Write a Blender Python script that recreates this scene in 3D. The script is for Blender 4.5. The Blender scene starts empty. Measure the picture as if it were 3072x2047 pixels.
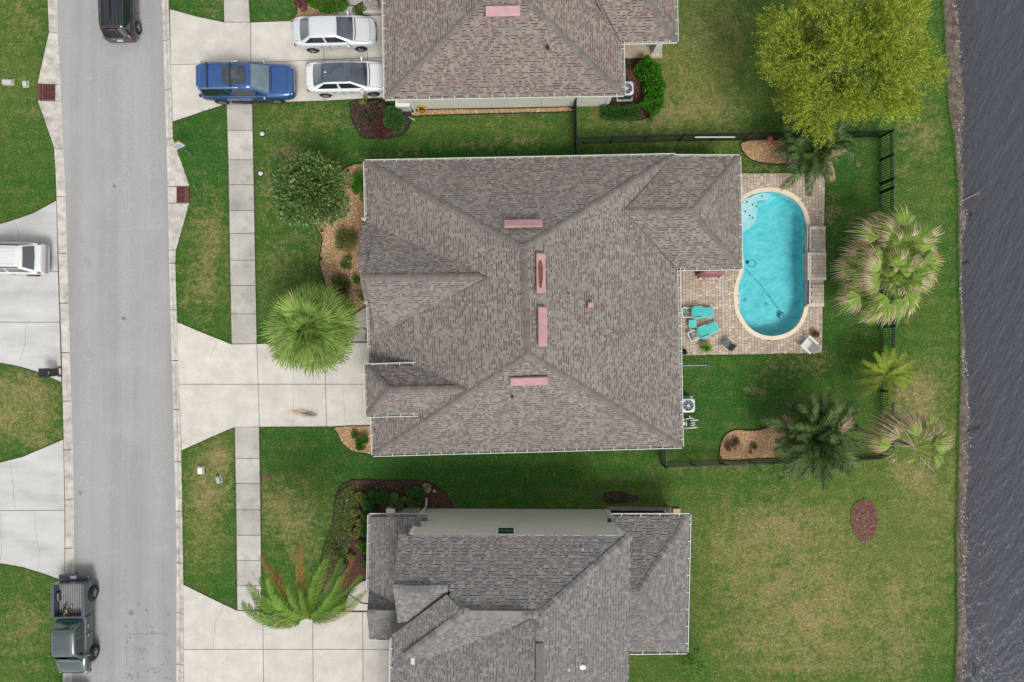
import bpy, math, random
import numpy as np
from mathutils import Vector, Matrix, Euler
from mathutils.geometry import tessellate_polygon, delaunay_2d_cdt

# ------------------------------------------------------------------ camera, sky, sun, exposure
scene = bpy.context.scene
S, H, CX, CY = 0.02, 41.0, 1536.0, 1023.5          # metres per photo pixel on the ground, flying height
cam = bpy.data.cameras.new('drone_camera'); cam.sensor_width = 36.0; cam.lens = 24.02
cam.clip_end = 3000; cam.clip_start = 0.5
cam_o = bpy.data.objects.new('drone_camera', cam); scene.collection.objects.link(cam_o)
cam_o.location = (0, 0, H); cam_o.rotation_euler = (0, 0, 0); scene.camera = cam_o

SUN_AZ = (0.34, -0.80)                              # towards the sun: south, a little east
SUN_EL = math.radians(57)
world = bpy.data.worlds.new('World'); scene.world = world; world.use_nodes = True
wn, wl = world.node_tree.nodes, world.node_tree.links
sky = wn.new('ShaderNodeTexSky'); sky.sky_type = 'NISHITA'; sky.sun_disc = False
sky.sun_elevation = SUN_EL; sky.sun_rotation = math.atan2(SUN_AZ[0], SUN_AZ[1])
sky.air_density = 1.0; sky.dust_density = 1.0; sky.ozone_density = 1.0
hs = wn.new('ShaderNodeHueSaturation'); hs.inputs['Saturation'].default_value = 0.16
wl.new(sky.outputs[0], hs.inputs['Color']); wl.new(hs.outputs[0], wn['Background'].inputs['Color'])
wn['Background'].inputs['Strength'].default_value = 0.125
sun = bpy.data.lights.new('sun', 'SUN'); sun.energy = 1.5; sun.angle = math.radians(20); sun.color = (1.0, 0.965, 0.91)
sun_o = bpy.data.objects.new('sun', sun); scene.collection.objects.link(sun_o)
_d = Vector((SUN_AZ[0], SUN_AZ[1], 0)).normalized() * math.cos(SUN_EL) + Vector((0, 0, math.sin(SUN_EL)))
sun_o.rotation_euler = _d.to_track_quat('Z', 'Y').to_euler()
vs = scene.view_settings; vs.view_transform = 'Standard'; vs.look = 'None'; vs.gamma = 1.0; vs.use_curve_mapping = False
vs.exposure = 0.93
cy = scene.cycles
cy.use_denoising = True
cy.max_bounces = 6; cy.transparent_max_bounces = 12; cy.volume_bounces = 0

# ------------------------------------------------------------------ helpers
COL = scene.collection
WO = {}                                             # world origin of objects whose meshes are written in world metres

def P(px, py, z=0.0):
    """A point at height z that the photograph shows at pixel (px, py)."""
    k = (H - z) / H * S
    return Vector(((px - CX) * k, (CY - py) * k, z))

def lin(c):
    c /= 255.0
    return c / 12.92 if c <= 0.04045 else ((c + 0.055) / 1.055) ** 2.4

G = 1.55
def C(r, g, b, m=1.0):
    return (lin(r) / G * m, lin(g) / G * m, lin(b) / G * m, 1.0)

def tag(o, label=None, cat=None, group=None, kind=None):
    if label: o['label'] = label
    if cat: o['category'] = cat
    if group: o['group'] = group
    if kind: o['kind'] = kind
    return o

def root(name, loc=(0, 0, 0), rz=0.0, label=None, cat=None, group=None, kind=None):
    o = bpy.data.objects.new(name, None); COL.objects.link(o)
    o.location = loc; o.rotation_euler = (0, 0, rz); o.empty_display_size = 0.2
    WO[o] = Vector(loc)
    return tag(o, label, cat, group, kind)

def link(name, me, parent=None, loc=(0, 0, 0), local=False, rot=None, scale=None):
    """Link a mesh. World-written meshes under a parent are shifted back by the parent's origin."""
    o = bpy.data.objects.new(name, me); COL.objects.link(o)
    loc = Vector(loc)
    if parent is not None:
        o.parent = parent
        o.location = loc if local else loc - WO.get(parent, Vector((0, 0, 0)))
    else:
        o.location = loc
    WO[o] = loc
    if rot is not None: o.rotation_euler = rot
    if scale is not None: o.scale = scale
    return o

class MB:
    def __init__(s):
        s.v, s.f, s.m = [], [], []
    def face(s, pts, mi=0):
        b = len(s.v); s.v += [tuple(p) for p in pts]; s.f.append(tuple(range(b, b + len(pts)))); s.m.append(mi)
    def add(s, vs, fs, mi=0):
        b = len(s.v); s.v += [tuple(p) for p in vs]
        for f in fs: s.f.append(tuple(i + b for i in f)); s.m.append(mi)
    def box(s, c, d, rz=0.0, mi=0, top=1.0, M=None):
        hx, hy, hz = d[0] / 2, d[1] / 2, d[2] / 2
        vs = []
        for z, k in ((-hz, 1.0), (hz, top)):
            for x, y in ((-hx * k, -hy * k), (hx * k, -hy * k), (hx * k, hy * k), (-hx * k, hy * k)):
                vs.append(Vector((x, y, z)))
        R = M if M is not None else Matrix.Rotation(rz, 3, 'Z')
        vs = [R @ v + Vector(c) for v in vs]
        s.add(vs, [(3, 2, 1, 0), (4, 5, 6, 7), (0, 1, 5, 4), (1, 2, 6, 5), (2, 3, 7, 6), (3, 0, 4, 7)], mi)
    def bar(s, a, b, w, h, mi=0):
        """A rectangular bar from a to b, w wide and h high."""
        a, b = Vector(a), Vector(b); d = b - a; L = d.length
        if L < 1e-6: return
        x = d / L; up = Vector((0, 0, 1)) if abs(x.z) < 0.95 else Vector((0, 1, 0))
        y = up.cross(x).normalized(); z = x.cross(y)
        M = Matrix((x, y, z)).transposed()
        s.box((a + b) / 2, (L, w, h), M=M, mi=mi)
    def tube(s, pts, rad, n=6, mi=0, caps=True):
        pts = [Vector(p) for p in pts]; m = len(pts)
        rads = rad if isinstance(rad, (list, tuple)) else [rad] * m
        vs = []
        for i, p in enumerate(pts):
            t = (pts[min(i + 1, m - 1)] - pts[max(i - 1, 0)]).normalized()
            a = Vector((0, 0, 1)) if abs(t.z) < 0.9 else Vector((1, 0, 0))
            u = a.cross(t).normalized(); w = t.cross(u)
            for k in range(n):
                an = 2 * math.pi * k / n
                vs.append(p + (u * math.cos(an) + w * math.sin(an)) * rads[i])
        fs = [(i * n + k, i * n + (k + 1) % n, (i + 1) * n + (k + 1) % n, (i + 1) * n + k) for i in range(m - 1) for k in range(n)]
        if caps:
            fs.append(tuple(range(n - 1, -1, -1))); fs.append(tuple((m - 1) * n + k for k in range(n)))
        s.add(vs, fs, mi)
    def lathe(s, prof, c=(0, 0, 0), n=20, mi=0, axis='Z'):
        """prof: (radius, height) pairs."""
        vs = []
        for r, h in prof:
            for k in range(n):
                a = 2 * math.pi * k / n
                p = (r * math.cos(a), r * math.sin(a), h) if axis == 'Z' else (r * math.cos(a), h, r * math.sin(a))
                vs.append(Vector(p) + Vector(c))
        m = len(prof)
        fs = [(i * n + k, i * n + (k + 1) % n, (i + 1) * n + (k + 1) % n, (i + 1) * n + k) for i in range(m - 1) for k in range(n)]
        fs.append(tuple(range(n - 1, -1, -1))); fs.append(tuple((m - 1) * n + k for k in range(n)))
        s.add(vs, fs, mi)
    def ell(s, c, r, n=10, m=6, mi=0, jit=0.0, rng=None, R=None):
        vs = []
        for i in range(m + 1):
            th = math.pi * i / m
            for k in range(n):
                a = 2 * math.pi * k / n
                q = 1.0 if not jit else 1 + rng.uniform(-jit, jit)
                p = Vector((r[0] * math.sin(th) * math.cos(a) * q, r[1] * math.sin(th) * math.sin(a) * q, -r[2] * math.cos(th) * q))
                if R is not None: p = R @ p
                vs.append(p + Vector(c))
        s.add(vs, [(i * n + k, i * n + (k + 1) % n, (i + 1) * n + (k + 1) % n, (i + 1) * n + k) for i in range(m) for k in range(n)], mi)
    def prism(s, poly, z0, z1, mi=0, bottom=False):
        """poly: points (x, y); a slab between z0 and z1."""
        n = len(poly)
        tri = tessellate_polygon([[Vector((p[0], p[1], 0)) for p in poly]])
        b = len(s.v)
        s.v += [(p[0], p[1], z1) for p in poly] + [(p[0], p[1], z0) for p in poly]
        area = sum(poly[i][0] * poly[(i + 1) % n][1] - poly[(i + 1) % n][0] * poly[i][1] for i in range(n))
        for t in tri:
            a, c, d = (Vector((poly[i][0], poly[i][1])) for i in t)
            t = t if (c - a).cross(d - a) > 0 else t[::-1]
            s.f.append(tuple(i + b for i in t)); s.m.append(mi)
            if bottom: s.f.append(tuple(i + b + n for i in t[::-1])); s.m.append(mi)
        for i in range(n):
            j = (i + 1) % n
            q = (b + i + n, b + j + n, b + j, b + i)
            s.f.append(q if area > 0 else q[::-1]); s.m.append(mi)
    def mesh(s, name, mats, smooth=False, angle=None):
        me = bpy.data.meshes.new(name); me.from_pydata(s.v, [], s.f); 
        for m in (mats if isinstance(mats, (list, tuple)) else [mats]): me.materials.append(m)
        if any(s.m): me.polygons.foreach_set('material_index', s.m)
        if smooth:
            me.polygons.foreach_set('use_smooth', [True] * len(s.f))
            if angle: me.set_sharp_from_angle(angle=math.radians(angle))
        me.update(); return me
    def build(s, name, mats, parent=None, smooth=False, angle=None, local=False, **k):
        return link(name, s.mesh(name, mats, smooth, angle), parent, local=local, **k)

def flat(px_list, z=0.0):
    return [P(x, y, z).xy for x, y in px_list]

def inset(poly, d):
    """Move the sides of a roughly convex polygon inwards by d metres."""
    n = len(poly); poly = [Vector(p) for p in poly]
    area = sum(poly[i].x * poly[(i + 1) % n].y - poly[(i + 1) % n].x * poly[i].y for i in range(n))
    sg = 1 if area > 0 else -1
    out = []
    for i in range(n):
        a, b, c = poly[i - 1], poly[i], poly[(i + 1) % n]
        e1 = (b - a).normalized(); e2 = (c - b).normalized()
        n1 = Vector((-e1.y, e1.x)) * sg; n2 = Vector((-e2.y, e2.x)) * sg
        t = n1 + n2
        k = 1 + n1.dot(n2)
        out.append(b + t * (d / max(k, 0.35)))
    return out

def clip_poly(sub, clipper):
    """Sutherland-Hodgman: sub clipped by the convex, counter-clockwise clipper, 2-D tuples."""
    out = sub
    m = len(clipper)
    for i in range(m):
        if not out: return out
        ax, ay = clipper[i]; bx, by = clipper[(i + 1) % m]
        ex, ey = bx - ax, by - ay
        src, out = out, []
        px, py = src[-1]; pd = ex * (py - ay) - ey * (px - ax)
        for qx, qy in src:
            qd = ex * (qy - ay) - ey * (qx - ax)
            if (qd >= 0) != (pd >= 0):
                t = pd / (pd - qd); out.append((px + (qx - px) * t, py + (qy - py) * t))
            if qd >= 0: out.append((qx, qy))
            px, py, pd = qx, qy, qd
    return out

def inside(pt, poly):
    x, y = pt; r = False; n = len(poly)
    for i in range(n):
        x1, y1 = poly[i]; x2, y2 = poly[i - 1]
        if (y1 > y) != (y2 > y) and x < (x2 - x1) * (y - y1) / (y2 - y1) + x1: r = not r
    return r

def smooth_closed(pts, n=4):
    """Catmull-Rom through a closed run of 2-D points."""
    out = []; m = len(pts)
    for i in range(m):
        a, b, c, d = (Vector(pts[(i + j) % m]) for j in (-1, 0, 1, 2))
        for k in range(n):
            t = k / n
            out.append(0.5 * ((2 * b) + (c - a) * t + (2 * a - 5 * b + 4 * c - d) * t * t + (3 * b - a - 3 * c + d) * t ** 3))
    return out

# ------------------------------------------------------------------ materials
def _ramp(nt, cols, const=False, lo=0.0, hi=1.0):
    r = nt.nodes.new('ShaderNodeValToRGB'); e = r.color_ramp
    n = len(cols)
    pos = [(i / n if const else (lo + (hi - lo) * i / max(n - 1, 1))) for i in range(n)]
    while len(e.elements) < n: e.elements.new(0.5)
    for i in range(n): e.elements[i].position = pos[i]; e.elements[i].color = cols[i]
    if const: e.interpolation = 'CONSTANT'
    return r

def _noise(nt, vec, scale, detail=4, rough=0.55, stretch=None):
    n = nt.nodes.new('ShaderNodeTexNoise'); n.inputs['Scale'].default_value = scale
    n.inputs['Detail'].default_value = detail; n.inputs['Roughness'].default_value = rough
    if stretch:
        mp = nt.nodes.new('ShaderNodeMapping'); mp.inputs['Scale'].default_value = stretch
        nt.links.new(vec, mp.inputs['Vector']); vec = mp.outputs[0]
    nt.links.new(vec, n.inputs['Vector']); return n

def _mix(nt, fac, a, b, mode='MIX'):
    m = nt.nodes.new('ShaderNodeMix'); m.data_type = 'RGBA'; m.blend_type = mode
    for s, v in ((m.inputs[0], fac), (m.inputs[6], a), (m.inputs[7], b)):
        if hasattr(v, 'is_output'): nt.links.new(v, s)
        else: s.default_value = v
    return m.outputs[2]

def _mr(nt, v, a, b, c=0.0, d=1.0):
    m = nt.nodes.new('ShaderNodeMapRange'); nt.links.new(v, m.inputs[0])
    for i, x in enumerate((a, b, c, d)): m.inputs[i + 1].default_value = x
    return m.outputs[0]

def newmat(name):
    m = bpy.data.materials.new(name); m.use_nodes = True
    nt = m.node_tree; b = nt.nodes['Principled BSDF']
    g = nt.nodes.new('ShaderNodeNewGeometry')
    return m, nt, b, g.outputs['Position'], g

def mat(name, cols, scale=3.0, detail=5, rough=0.85, metal=0.0, bump=0.0, bscale=None, lo=0.3, hi=0.7, stretch=None,
        rand=0.0, island=False, coat=0.0, spec=None, fine=0.0, fscale=40.0, translucent=0.0, stain=None, sscale=0.6, slo=0.55, shi=0.75):
    """One procedural material: colours over a noise (or one per mesh island), fine grain, stains, per-object shift, bump."""
    m, nt, b, pos, g = newmat(name)
    if island:
        r = _ramp(nt, cols, const=(island == 'const')); nt.links.new(g.outputs['Random Per Island'], r.inputs[0]); c = r.outputs[0]
    elif len(cols) == 1:
        c = None
    else:
        n = _noise(nt, pos, scale, detail, stretch=stretch)
        r = _ramp(nt, cols, lo=lo, hi=hi); nt.links.new(n.outputs[0], r.inputs[0]); c = r.outputs[0]
    if c is None:
        rg = nt.nodes.new('ShaderNodeRGB'); rg.outputs[0].default_value = cols[0]; c = rg.outputs[0]
    if stain:
        n = _noise(nt, pos, sscale, 6, 0.65)
        c = _mix(nt, _mr(nt, n.outputs[0], slo, shi), c, stain)
    if fine:
        n = _noise(nt, pos, fscale, 2, 0.6)
        v = _mr(nt, n.outputs[0], 0.3, 0.7, 1 - fine, 1 + fine)
        cm = nt.nodes.new('ShaderNodeCombineColor')
        for i in range(3): nt.links.new(v, cm.inputs[i])
        c = _mix(nt, 1.0, c, cm.outputs[0], 'MULTIPLY')
    if rand:
        oi = nt.nodes.new('ShaderNodeObjectInfo'); v = _mr(nt, oi.outputs['Random'], 0, 1, 1 - rand, 1 + rand)
        cm = nt.nodes.new('ShaderNodeCombineColor')
        for i in range(3): nt.links.new(v, cm.inputs[i])
        c = _mix(nt, 1.0, c, cm.outputs[0], 'MULTIPLY')
    nt.links.new(c, b.inputs['Base Color'])
    b.inputs['Roughness'].default_value = rough; b.inputs['Metallic'].default_value = metal
    if coat: b.inputs['Coat Weight'].default_value = coat; b.inputs['Coat Roughness'].default_value = 0.06
    if spec is not None: b.inputs['Specular IOR Level'].default_value = spec
    if bump:
        n = _noise(nt, pos, bscale or scale * 4, 4)
        bp = nt.nodes.new('ShaderNodeBump'); bp.inputs['Strength'].default_value = bump; bp.inputs['Distance'].default_value = 0.02
        nt.links.new(n.outputs[0], bp.inputs['Height']); nt.links.new(bp.outputs[0], b.inputs['Normal'])
    if translucent:
        t = nt.nodes.new('ShaderNodeBsdfTranslucent'); nt.links.new(c, t.inputs[0])
        ms = nt.nodes.new('ShaderNodeMixShader'); ms.inputs[0].default_value = translucent
        nt.links.new(b.outputs[0], ms.inputs[1]); nt.links.new(t.outputs[0], ms.inputs[2])
        nt.links.new(ms.outputs[0], nt.nodes['Material Output'].inputs['Surface'])
    return m

MT = {}
MT['soil'] = mat('soil', [C(62, 50, 40), C(92, 76, 60)], 6, rough=1)
MT['concrete'] = mat('concrete', [C(209, 202, 190), C(218, 212, 201), C(226, 221, 211)], 1.3, 6, rough=0.9, rand=0.05, fine=0.05, fscale=22,
                     stain=C(196, 190, 180), sscale=0.8, slo=0.45, shi=0.85)
MT['walk'] = mat('sidewalk_concrete', [C(176, 171, 162), C(198, 193, 184), C(214, 209, 200)], 1.6, 6, rough=0.92, rand=0.13, fine=0.06, fscale=20,
                 stain=C(150, 146, 139), sscale=0.8, slo=0.48, shi=0.75)
MT['concrete_grey'] = mat('grey_concrete', [C(186, 183, 178), C(204, 202, 198), C(216, 214, 211)], 0.9, 6, rough=0.9, rand=0.04, fine=0.05, fscale=20, stretch=(0.4, 1, 1))
MT['kerb'] = mat('kerb_concrete', [C(176, 170, 162), C(205, 199, 190), C(224, 218, 208)], 2.0, 6, rough=0.9, rand=0.05, fine=0.07, fscale=25,
                 stain=C(150, 140, 130), sscale=1.4, slo=0.5, shi=0.85)
MT['white'] = mat('white_paint', [C(238, 238, 234)], rough=0.5)
MT['offwhite'] = mat('cream_stucco', [C(222, 220, 204), C(232, 230, 216)], 1.0, rough=0.85, bump=0.1, bscale=40)
MT['siding'] = mat('taupe_siding', [C(214, 207, 196), C(222, 216, 205)], 0.7, rough=0.7)
MT['black'] = mat('black_metal', [C(20, 24, 26)], rough=0.45)
MT['rubber'] = mat('rubber', [C(26, 26, 27)], rough=0.8)
MT['chrome'] = mat('bright_metal', [C(200, 200, 202)], rough=0.25, metal=0.9)
MT['alloy'] = mat('alloy_metal', [C(190, 190, 192)], rough=0.35, metal=0.6)
MT['dark'] = mat('dark_plastic', [C(38, 38, 40)], rough=0.6)
MT['plate'] = mat('plate_white', [C(225, 228, 225)], rough=0.5)
MT['red_lens'] = mat('red_lens', [C(150, 25, 30)], rough=0.15, coat=1)
MT['clear_lens'] = mat('clear_lens', [C(205, 210, 212)], rough=0.12, coat=1)
def glass(name, c, rough=0.05):
    return mat(name, [c], rough=rough, coat=1.0, spec=0.8)
MT['glass'] = glass('dark_glass', C(34, 42, 48))
MT['glass_blue'] = mat('grey_blue_glass', [C(30, 36, 44), C(52, 60, 70), C(84, 94, 106)], 1.3, rough=0.06, coat=1.0, spec=0.8)
MT['bark'] = mat('bark', [C(95, 82, 68), C(130, 116, 100), C(150, 138, 122)], 6, rough=0.95, bump=0.6, bscale=25, stretch=(1, 1, 0.3))
MT['palm_bark'] = mat('palm_bark', [C(146, 138, 128), C(182, 174, 164)], 8, rough=0.95, bump=0.5, bscale=12, stretch=(0.5, 0.5, 3))

def lawn_material():
    m, nt, b, pos, g = newmat('lawn_grass')
    ad = nt.nodes.new('ShaderNodeAttribute'); ad.attribute_name = 'dry'
    at = nt.nodes.new('ShaderNodeAttribute'); at.attribute_name = 'tone'
    # blades, tussocks and larger patches
    nf = _noise(nt, pos, 9.0, 5, 0.75); nm = _noise(nt, pos, 1.5, 6, 0.65); nl = _noise(nt, pos, 0.28, 4, 0.55); nx = _noise(nt, pos, 0.7, 5, 0.6); ns = _noise(nt, pos, 3.6, 4, 0.7)
    deep = _ramp(nt, [C(35, 73, 24), C(54, 98, 36), C(83, 127, 53)], lo=0.34, hi=0.66); nt.links.new(nf.outputs[0], deep.inputs[0])
    oliv = _ramp(nt, [C(72, 92, 38), C(104, 119, 56), C(140, 146, 82)], lo=0.34, hi=0.66); nt.links.new(nf.outputs[0], oliv.inputs[0])
    tan = _ramp(nt, [C(122, 106, 68), C(160, 142, 98), C(192, 174, 130)], lo=0.36, hi=0.64); nt.links.new(nf.outputs[0], tan.inputs[0])
    t1 = nt.nodes.new('ShaderNodeMath'); t1.operation = 'ADD'; nt.links.new(at.outputs['Fac'], t1.inputs[0]); nt.links.new(_mr(nt, nl.outputs[0], 0.3, 0.7, -0.22, 0.22), t1.inputs[1])
    t2 = nt.nodes.new('ShaderNodeMath'); t2.operation = 'ADD'; t2.use_clamp = True; nt.links.new(t1.outputs[0], t2.inputs[0]); nt.links.new(_mr(nt, nm.outputs[0], 0.3, 0.7, -0.32, 0.32), t2.inputs[1])
    wv = nt.nodes.new('ShaderNodeTexWave'); wv.bands_direction = 'Y'; wv.inputs['Scale'].default_value = 0.33; wv.inputs['Distortion'].default_value = 1.5; wv.inputs['Detail'].default_value = 2; nt.links.new(pos, wv.inputs[0])
    t3 = nt.nodes.new('ShaderNodeMath'); t3.operation = 'ADD'; t3.use_clamp = True; nt.links.new(t2.outputs[0], t3.inputs[0]); nt.links.new(_mr(nt, wv.outputs[1], 0, 1, -0.07, 0.07), t3.inputs[1])
    c = _mix(nt, t3.outputs[0], deep.outputs[0], oliv.outputs[0])
    # dry: more of it where the attribute is high, broken up by the tussock noise
    a = nt.nodes.new('ShaderNodeMath'); a.operation = 'MULTIPLY_ADD'; nt.links.new(_mr(nt, nm.outputs[0], 0.3, 0.7, 0, 1), a.inputs[0]); a.inputs[1].default_value = 0.4
    nt.links.new(_mr(nt, ns.outputs[0], 0.3, 0.7, 0, 0.75), a.inputs[2])
    s = nt.nodes.new('ShaderNodeMath'); s.operation = 'ADD'; mm = nt.nodes.new('ShaderNodeMath'); mm.operation = 'MULTIPLY'; nt.links.new(ad.outputs['Fac'], mm.inputs[0]); nt.links.new(_mr(nt, nx.outputs[0], 0.3, 0.7, 0.55, 1.35), mm.inputs[1])
    nt.links.new(a.outputs[0], s.inputs[0]); nt.links.new(mm.outputs[0], s.inputs[1])
    d = _mr(nt, s.outputs[0], 0.74, 1.5, 0.0, 0.85)
    c = _mix(nt, d, c, tan.outputs[0])
    nt.links.new(c, b.inputs['Base Color']); b.inputs['Roughness'].default_value = 0.95; b.inputs['Specular IOR Level'].default_value = 0.125
    bp = nt.nodes.new('ShaderNodeBump'); bp.inputs['Strength'].default_value = 0.9; bp.inputs['Distance'].default_value = 0.05
    nt.links.new(nf.outputs[0], bp.inputs['Height']); nt.links.new(bp.outputs[0], b.inputs['Normal'])
    return m
MT['lawn'] = lawn_material()

def asphalt_material():
    m, nt, b, pos, g = newmat('worn_asphalt')
    n1 = _noise(nt, pos, 30, 3, 0.7); n2 = _noise(nt, pos, 0.5, 5, 0.6); n3 = _noise(nt, pos, 1.0, 4, 0.6, stretch=(0.85, 0.03, 1)); n4 = _noise(nt, pos, 3.0, 5, 0.7)
    r = _ramp(nt, [C(138, 137, 135), C(172, 171, 168), C(198, 196, 193)], lo=0.3, hi=0.7); nt.links.new(n1.outputs[0], r.inputs[0])
    c = _mix(nt, _mr(nt, n3.outputs[0], 0.4, 0.64, 0, 0.6), r.outputs[0], C(150, 149, 150))
    c = _mix(nt, _mr(nt, n2.outputs[0], 0.5, 0.75, 0, 0.35), c, C(190, 189, 190))
    c = _mix(nt, _mr(nt, n4.outputs[0], 0.62, 0.8, 0, 0.5), c, C(128, 127, 128))
    nt.links.new(c, b.inputs['Base Color']); b.inputs['Roughness'].default_value = 0.92
    bp = nt.nodes.new('ShaderNodeBump'); bp.inputs['Strength'].default_value = 0.35; bp.inputs['Distance'].default_value = 0.01
    nt.links.new(n1.outputs[0], bp.inputs['Height']); nt.links.new(bp.outputs[0], b.inputs['Normal'])
    return m
MT['asphalt'] = asphalt_material()

def water_material(name, absorb, density, scale, bump, dist, stretch=None, scatter=None, turn=0.0, rough=0.03, tint=(1, 1, 1, 1), murk=None, mfac=0.5):
    m, nt, b, pos, g = newmat(name)
    nt.nodes.remove(b); out = nt.nodes['Material Output']
    tr = nt.nodes.new('ShaderNodeBsdfTransparent'); tr.inputs[0].default_value = tint
    gl = nt.nodes.new('ShaderNodeBsdfGlossy'); gl.inputs['Roughness'].default_value = rough
    fr = nt.nodes.new('ShaderNodeFresnel'); fr.inputs['IOR'].default_value = 1.33
    if turn:
        mt = nt.nodes.new('ShaderNodeMapping'); mt.inputs['Rotation'].default_value = (0, 0, turn); nt.links.new(pos, mt.inputs[0]); pos = mt.outputs[0]
    n = _noise(nt, pos, scale, 4, 0.6, stretch); n2 = _noise(nt, pos, scale * 3.3, 3, 0.6, stretch)
    ad = nt.nodes.new('ShaderNodeMath'); ad.operation = 'MULTIPLY_ADD'; nt.links.new(n2.outputs[0], ad.inputs[0]); ad.inputs[1].default_value = 0.35; nt.links.new(n.outputs[0], ad.inputs[2])
    bp = nt.nodes.new('ShaderNodeBump'); bp.inputs['Strength'].default_value = bump; bp.inputs['Distance'].default_value = dist
    nt.links.new(ad.outputs[0], bp.inputs['Height']); nt.links.new(bp.outputs[0], gl.inputs['Normal']); nt.links.new(bp.outputs[0], fr.inputs['Normal'])
    body = tr.outputs[0]
    if murk:                                         # silt hanging in the water
        df = nt.nodes.new('ShaderNodeBsdfDiffuse'); df.inputs[0].default_value = murk; nt.links.new(bp.outputs[0], df.inputs['Normal'])
        mk = nt.nodes.new('ShaderNodeMixShader'); mk.inputs[0].default_value = mfac
        nt.links.new(tr.outputs[0], mk.inputs[1]); nt.links.new(df.outputs[0], mk.inputs[2]); body = mk.outputs[0]
    ms = nt.nodes.new('ShaderNodeMixShader'); nt.links.new(fr.outputs[0], ms.inputs[0]); nt.links.new(body, ms.inputs[1]); nt.links.new(gl.outputs[0], ms.inputs[2])
    nt.links.new(ms.outputs[0], out.inputs['Surface'])
    va = nt.nodes.new('ShaderNodeVolumeAbsorption'); va.inputs['Color'].default_value = absorb; va.inputs['Density'].default_value = density
    vol = va.outputs[0]
    if scatter:
        sc_ = nt.nodes.new('ShaderNodeVolumeScatter'); sc_.inputs['Color'].default_value = scatter[0]; sc_.inputs['Density'].default_value = scatter[1]
        av = nt.nodes.new('ShaderNodeAddShader'); nt.links.new(va.outputs[0], av.inputs[0]); nt.links.new(sc_.outputs[0], av.inputs[1]); vol = av.outputs[0]
    nt.links.new(vol, out.inputs['Volume'])
    return m

# ================================================================== THE SETTING
rng = random.Random(7)
def tab(t, y):
    """Linear look-up in a table of (y, x)."""
    if y <= t[0][0]: a, b = t[0], t[1]
    elif y >= t[-1][0]: a, b = t[-2], t[-1]
    else:
        for a, b in zip(t, t[1:]):
            if a[0] <= y <= b[0]: break
    return a[1] + (b[1] - a[1]) * (y - a[0]) / (b[0] - a[0])
L_OUT = [(-900, 118), (0, 143), (98, 147), (255, 112), (302, 113), (440, 162), (520, 167), (600, 170), (915, 180), (1024, 184), (1150, 187), (1316, 191), (1535, 196), (1731, 195), (2018, 189), (3000, 150)]
L_IN = [(-900, 140), (0, 170), (100, 172), (300, 182), (480, 189), (590, 195), (760, 199), (910, 204), (1024, 207), (1200, 212), (1316, 216), (1460, 218), (1535, 220), (1731, 221), (2018, 215), (3000, 178)]
R_IN = [(-900, 458), (0, 484), (120, 488), (270, 492), (420, 497), (512, 500), (700, 504), (790, 506), (1024, 512), (1230, 518), (1400, 522), (1535, 526), (1690, 528), (2047, 527), (3000, 500)]
R_OUT = [(-900, 480), (0, 506), (270, 514), (365, 517), (418, 519), (510, 552), (556, 568), (610, 568), (750, 528), (790, 526), (927, 530), (1024, 533), (1230, 540), (1360, 544), (1535, 547), (1750, 550), (2047, 551), (3000, 526)]

# --- road
mb = MB(); ys = list(range(-900, 3001, 60)); cols_n = 6
for y in ys:
    xl, xr = tab(L_IN, y) - 2, tab(R_IN, y) + 2
    for i in range(cols_n + 1):
        t = i / cols_n
        mb.v.append(tuple(P(xl + (xr - xl) * t, y, -0.075 + 0.06 * math.sin(math.pi * t))))
for j in range(len(ys) - 1):
    for i in range(cols_n):
        a = j * (cols_n + 1) + i; mb.f.append((a, a + cols_n + 1, a + cols_n + 2, a + 1)); mb.m.append(0)
road = mb.build('road', MT['asphalt'], smooth=True); tag(road, 'worn light grey asphalt street', kind='structure')
# old patch seams and oil drips lie on the asphalt
MT['tar'] = mat('tar_patch', [C(128, 127, 128), C(150, 149, 150)], 9, rough=0.9)

# --- kerbs: one object for each cast length
def kerb(name, outer, inner, cuts, left):
    k = root(name, (0, 0, 0), kind='structure')
    sg = 1 if left else -1
    for a, b in zip(cuts, cuts[1:]):
        steps = max(2, int((b - a) / 24) + 1)
        mb = MB(); rows = []
        for i in range(steps + 1):
            y = a + 1.0 + (b - a - 2.0) * i / steps
            o, n = P(tab(outer, y), y), P(tab(inner, y), y)
            w = abs(n.x - o.x)
            prof = [(0.0, -0.12), (0.0, 0.012), (0.025, 0.03), (0.12, 0.026), (0.20, -0.02), (w * 0.66 if w > 0.42 else 0.3, -0.085), (w, -0.062), (w, -0.15)]
            rows.append([(o.x + sg * d, o.y, z) for d, z in prof])
        m = len(rows[0])
        mb.v = [p for r in rows for p in r]
        for j in range(steps):
            for i in range(m - 1):
                q = (j * m + i, (j + 1) * m + i, (j + 1) * m + i + 1, j * m + i + 1)
                mb.f.append(q if left else q[::-1]); mb.m.append(0)
        for j in (0, steps):
            mb.f.append(tuple(j * m + i for i in range(m))); mb.m.append(0)
        mb.build('kerb_section', MT['kerb'], k)
    return k
kerb('kerb', L_OUT, L_IN, [-900, -600, -300, -60, 97, 252, 302, 445, 590, 760, 910, 1058, 1204, 1350, 1500, 1646, 1792, 1938, 2084, 2300, 2600, 3000], True)
kerb('kerb', R_OUT, R_IN, [-900, -600, -300, -30, 120, 268, 416, 559, 609, 750, 790, 930, 1082, 1230, 1386, 1535, 1690, 1840, 1995, 2200, 2500, 3000], False)

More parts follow.
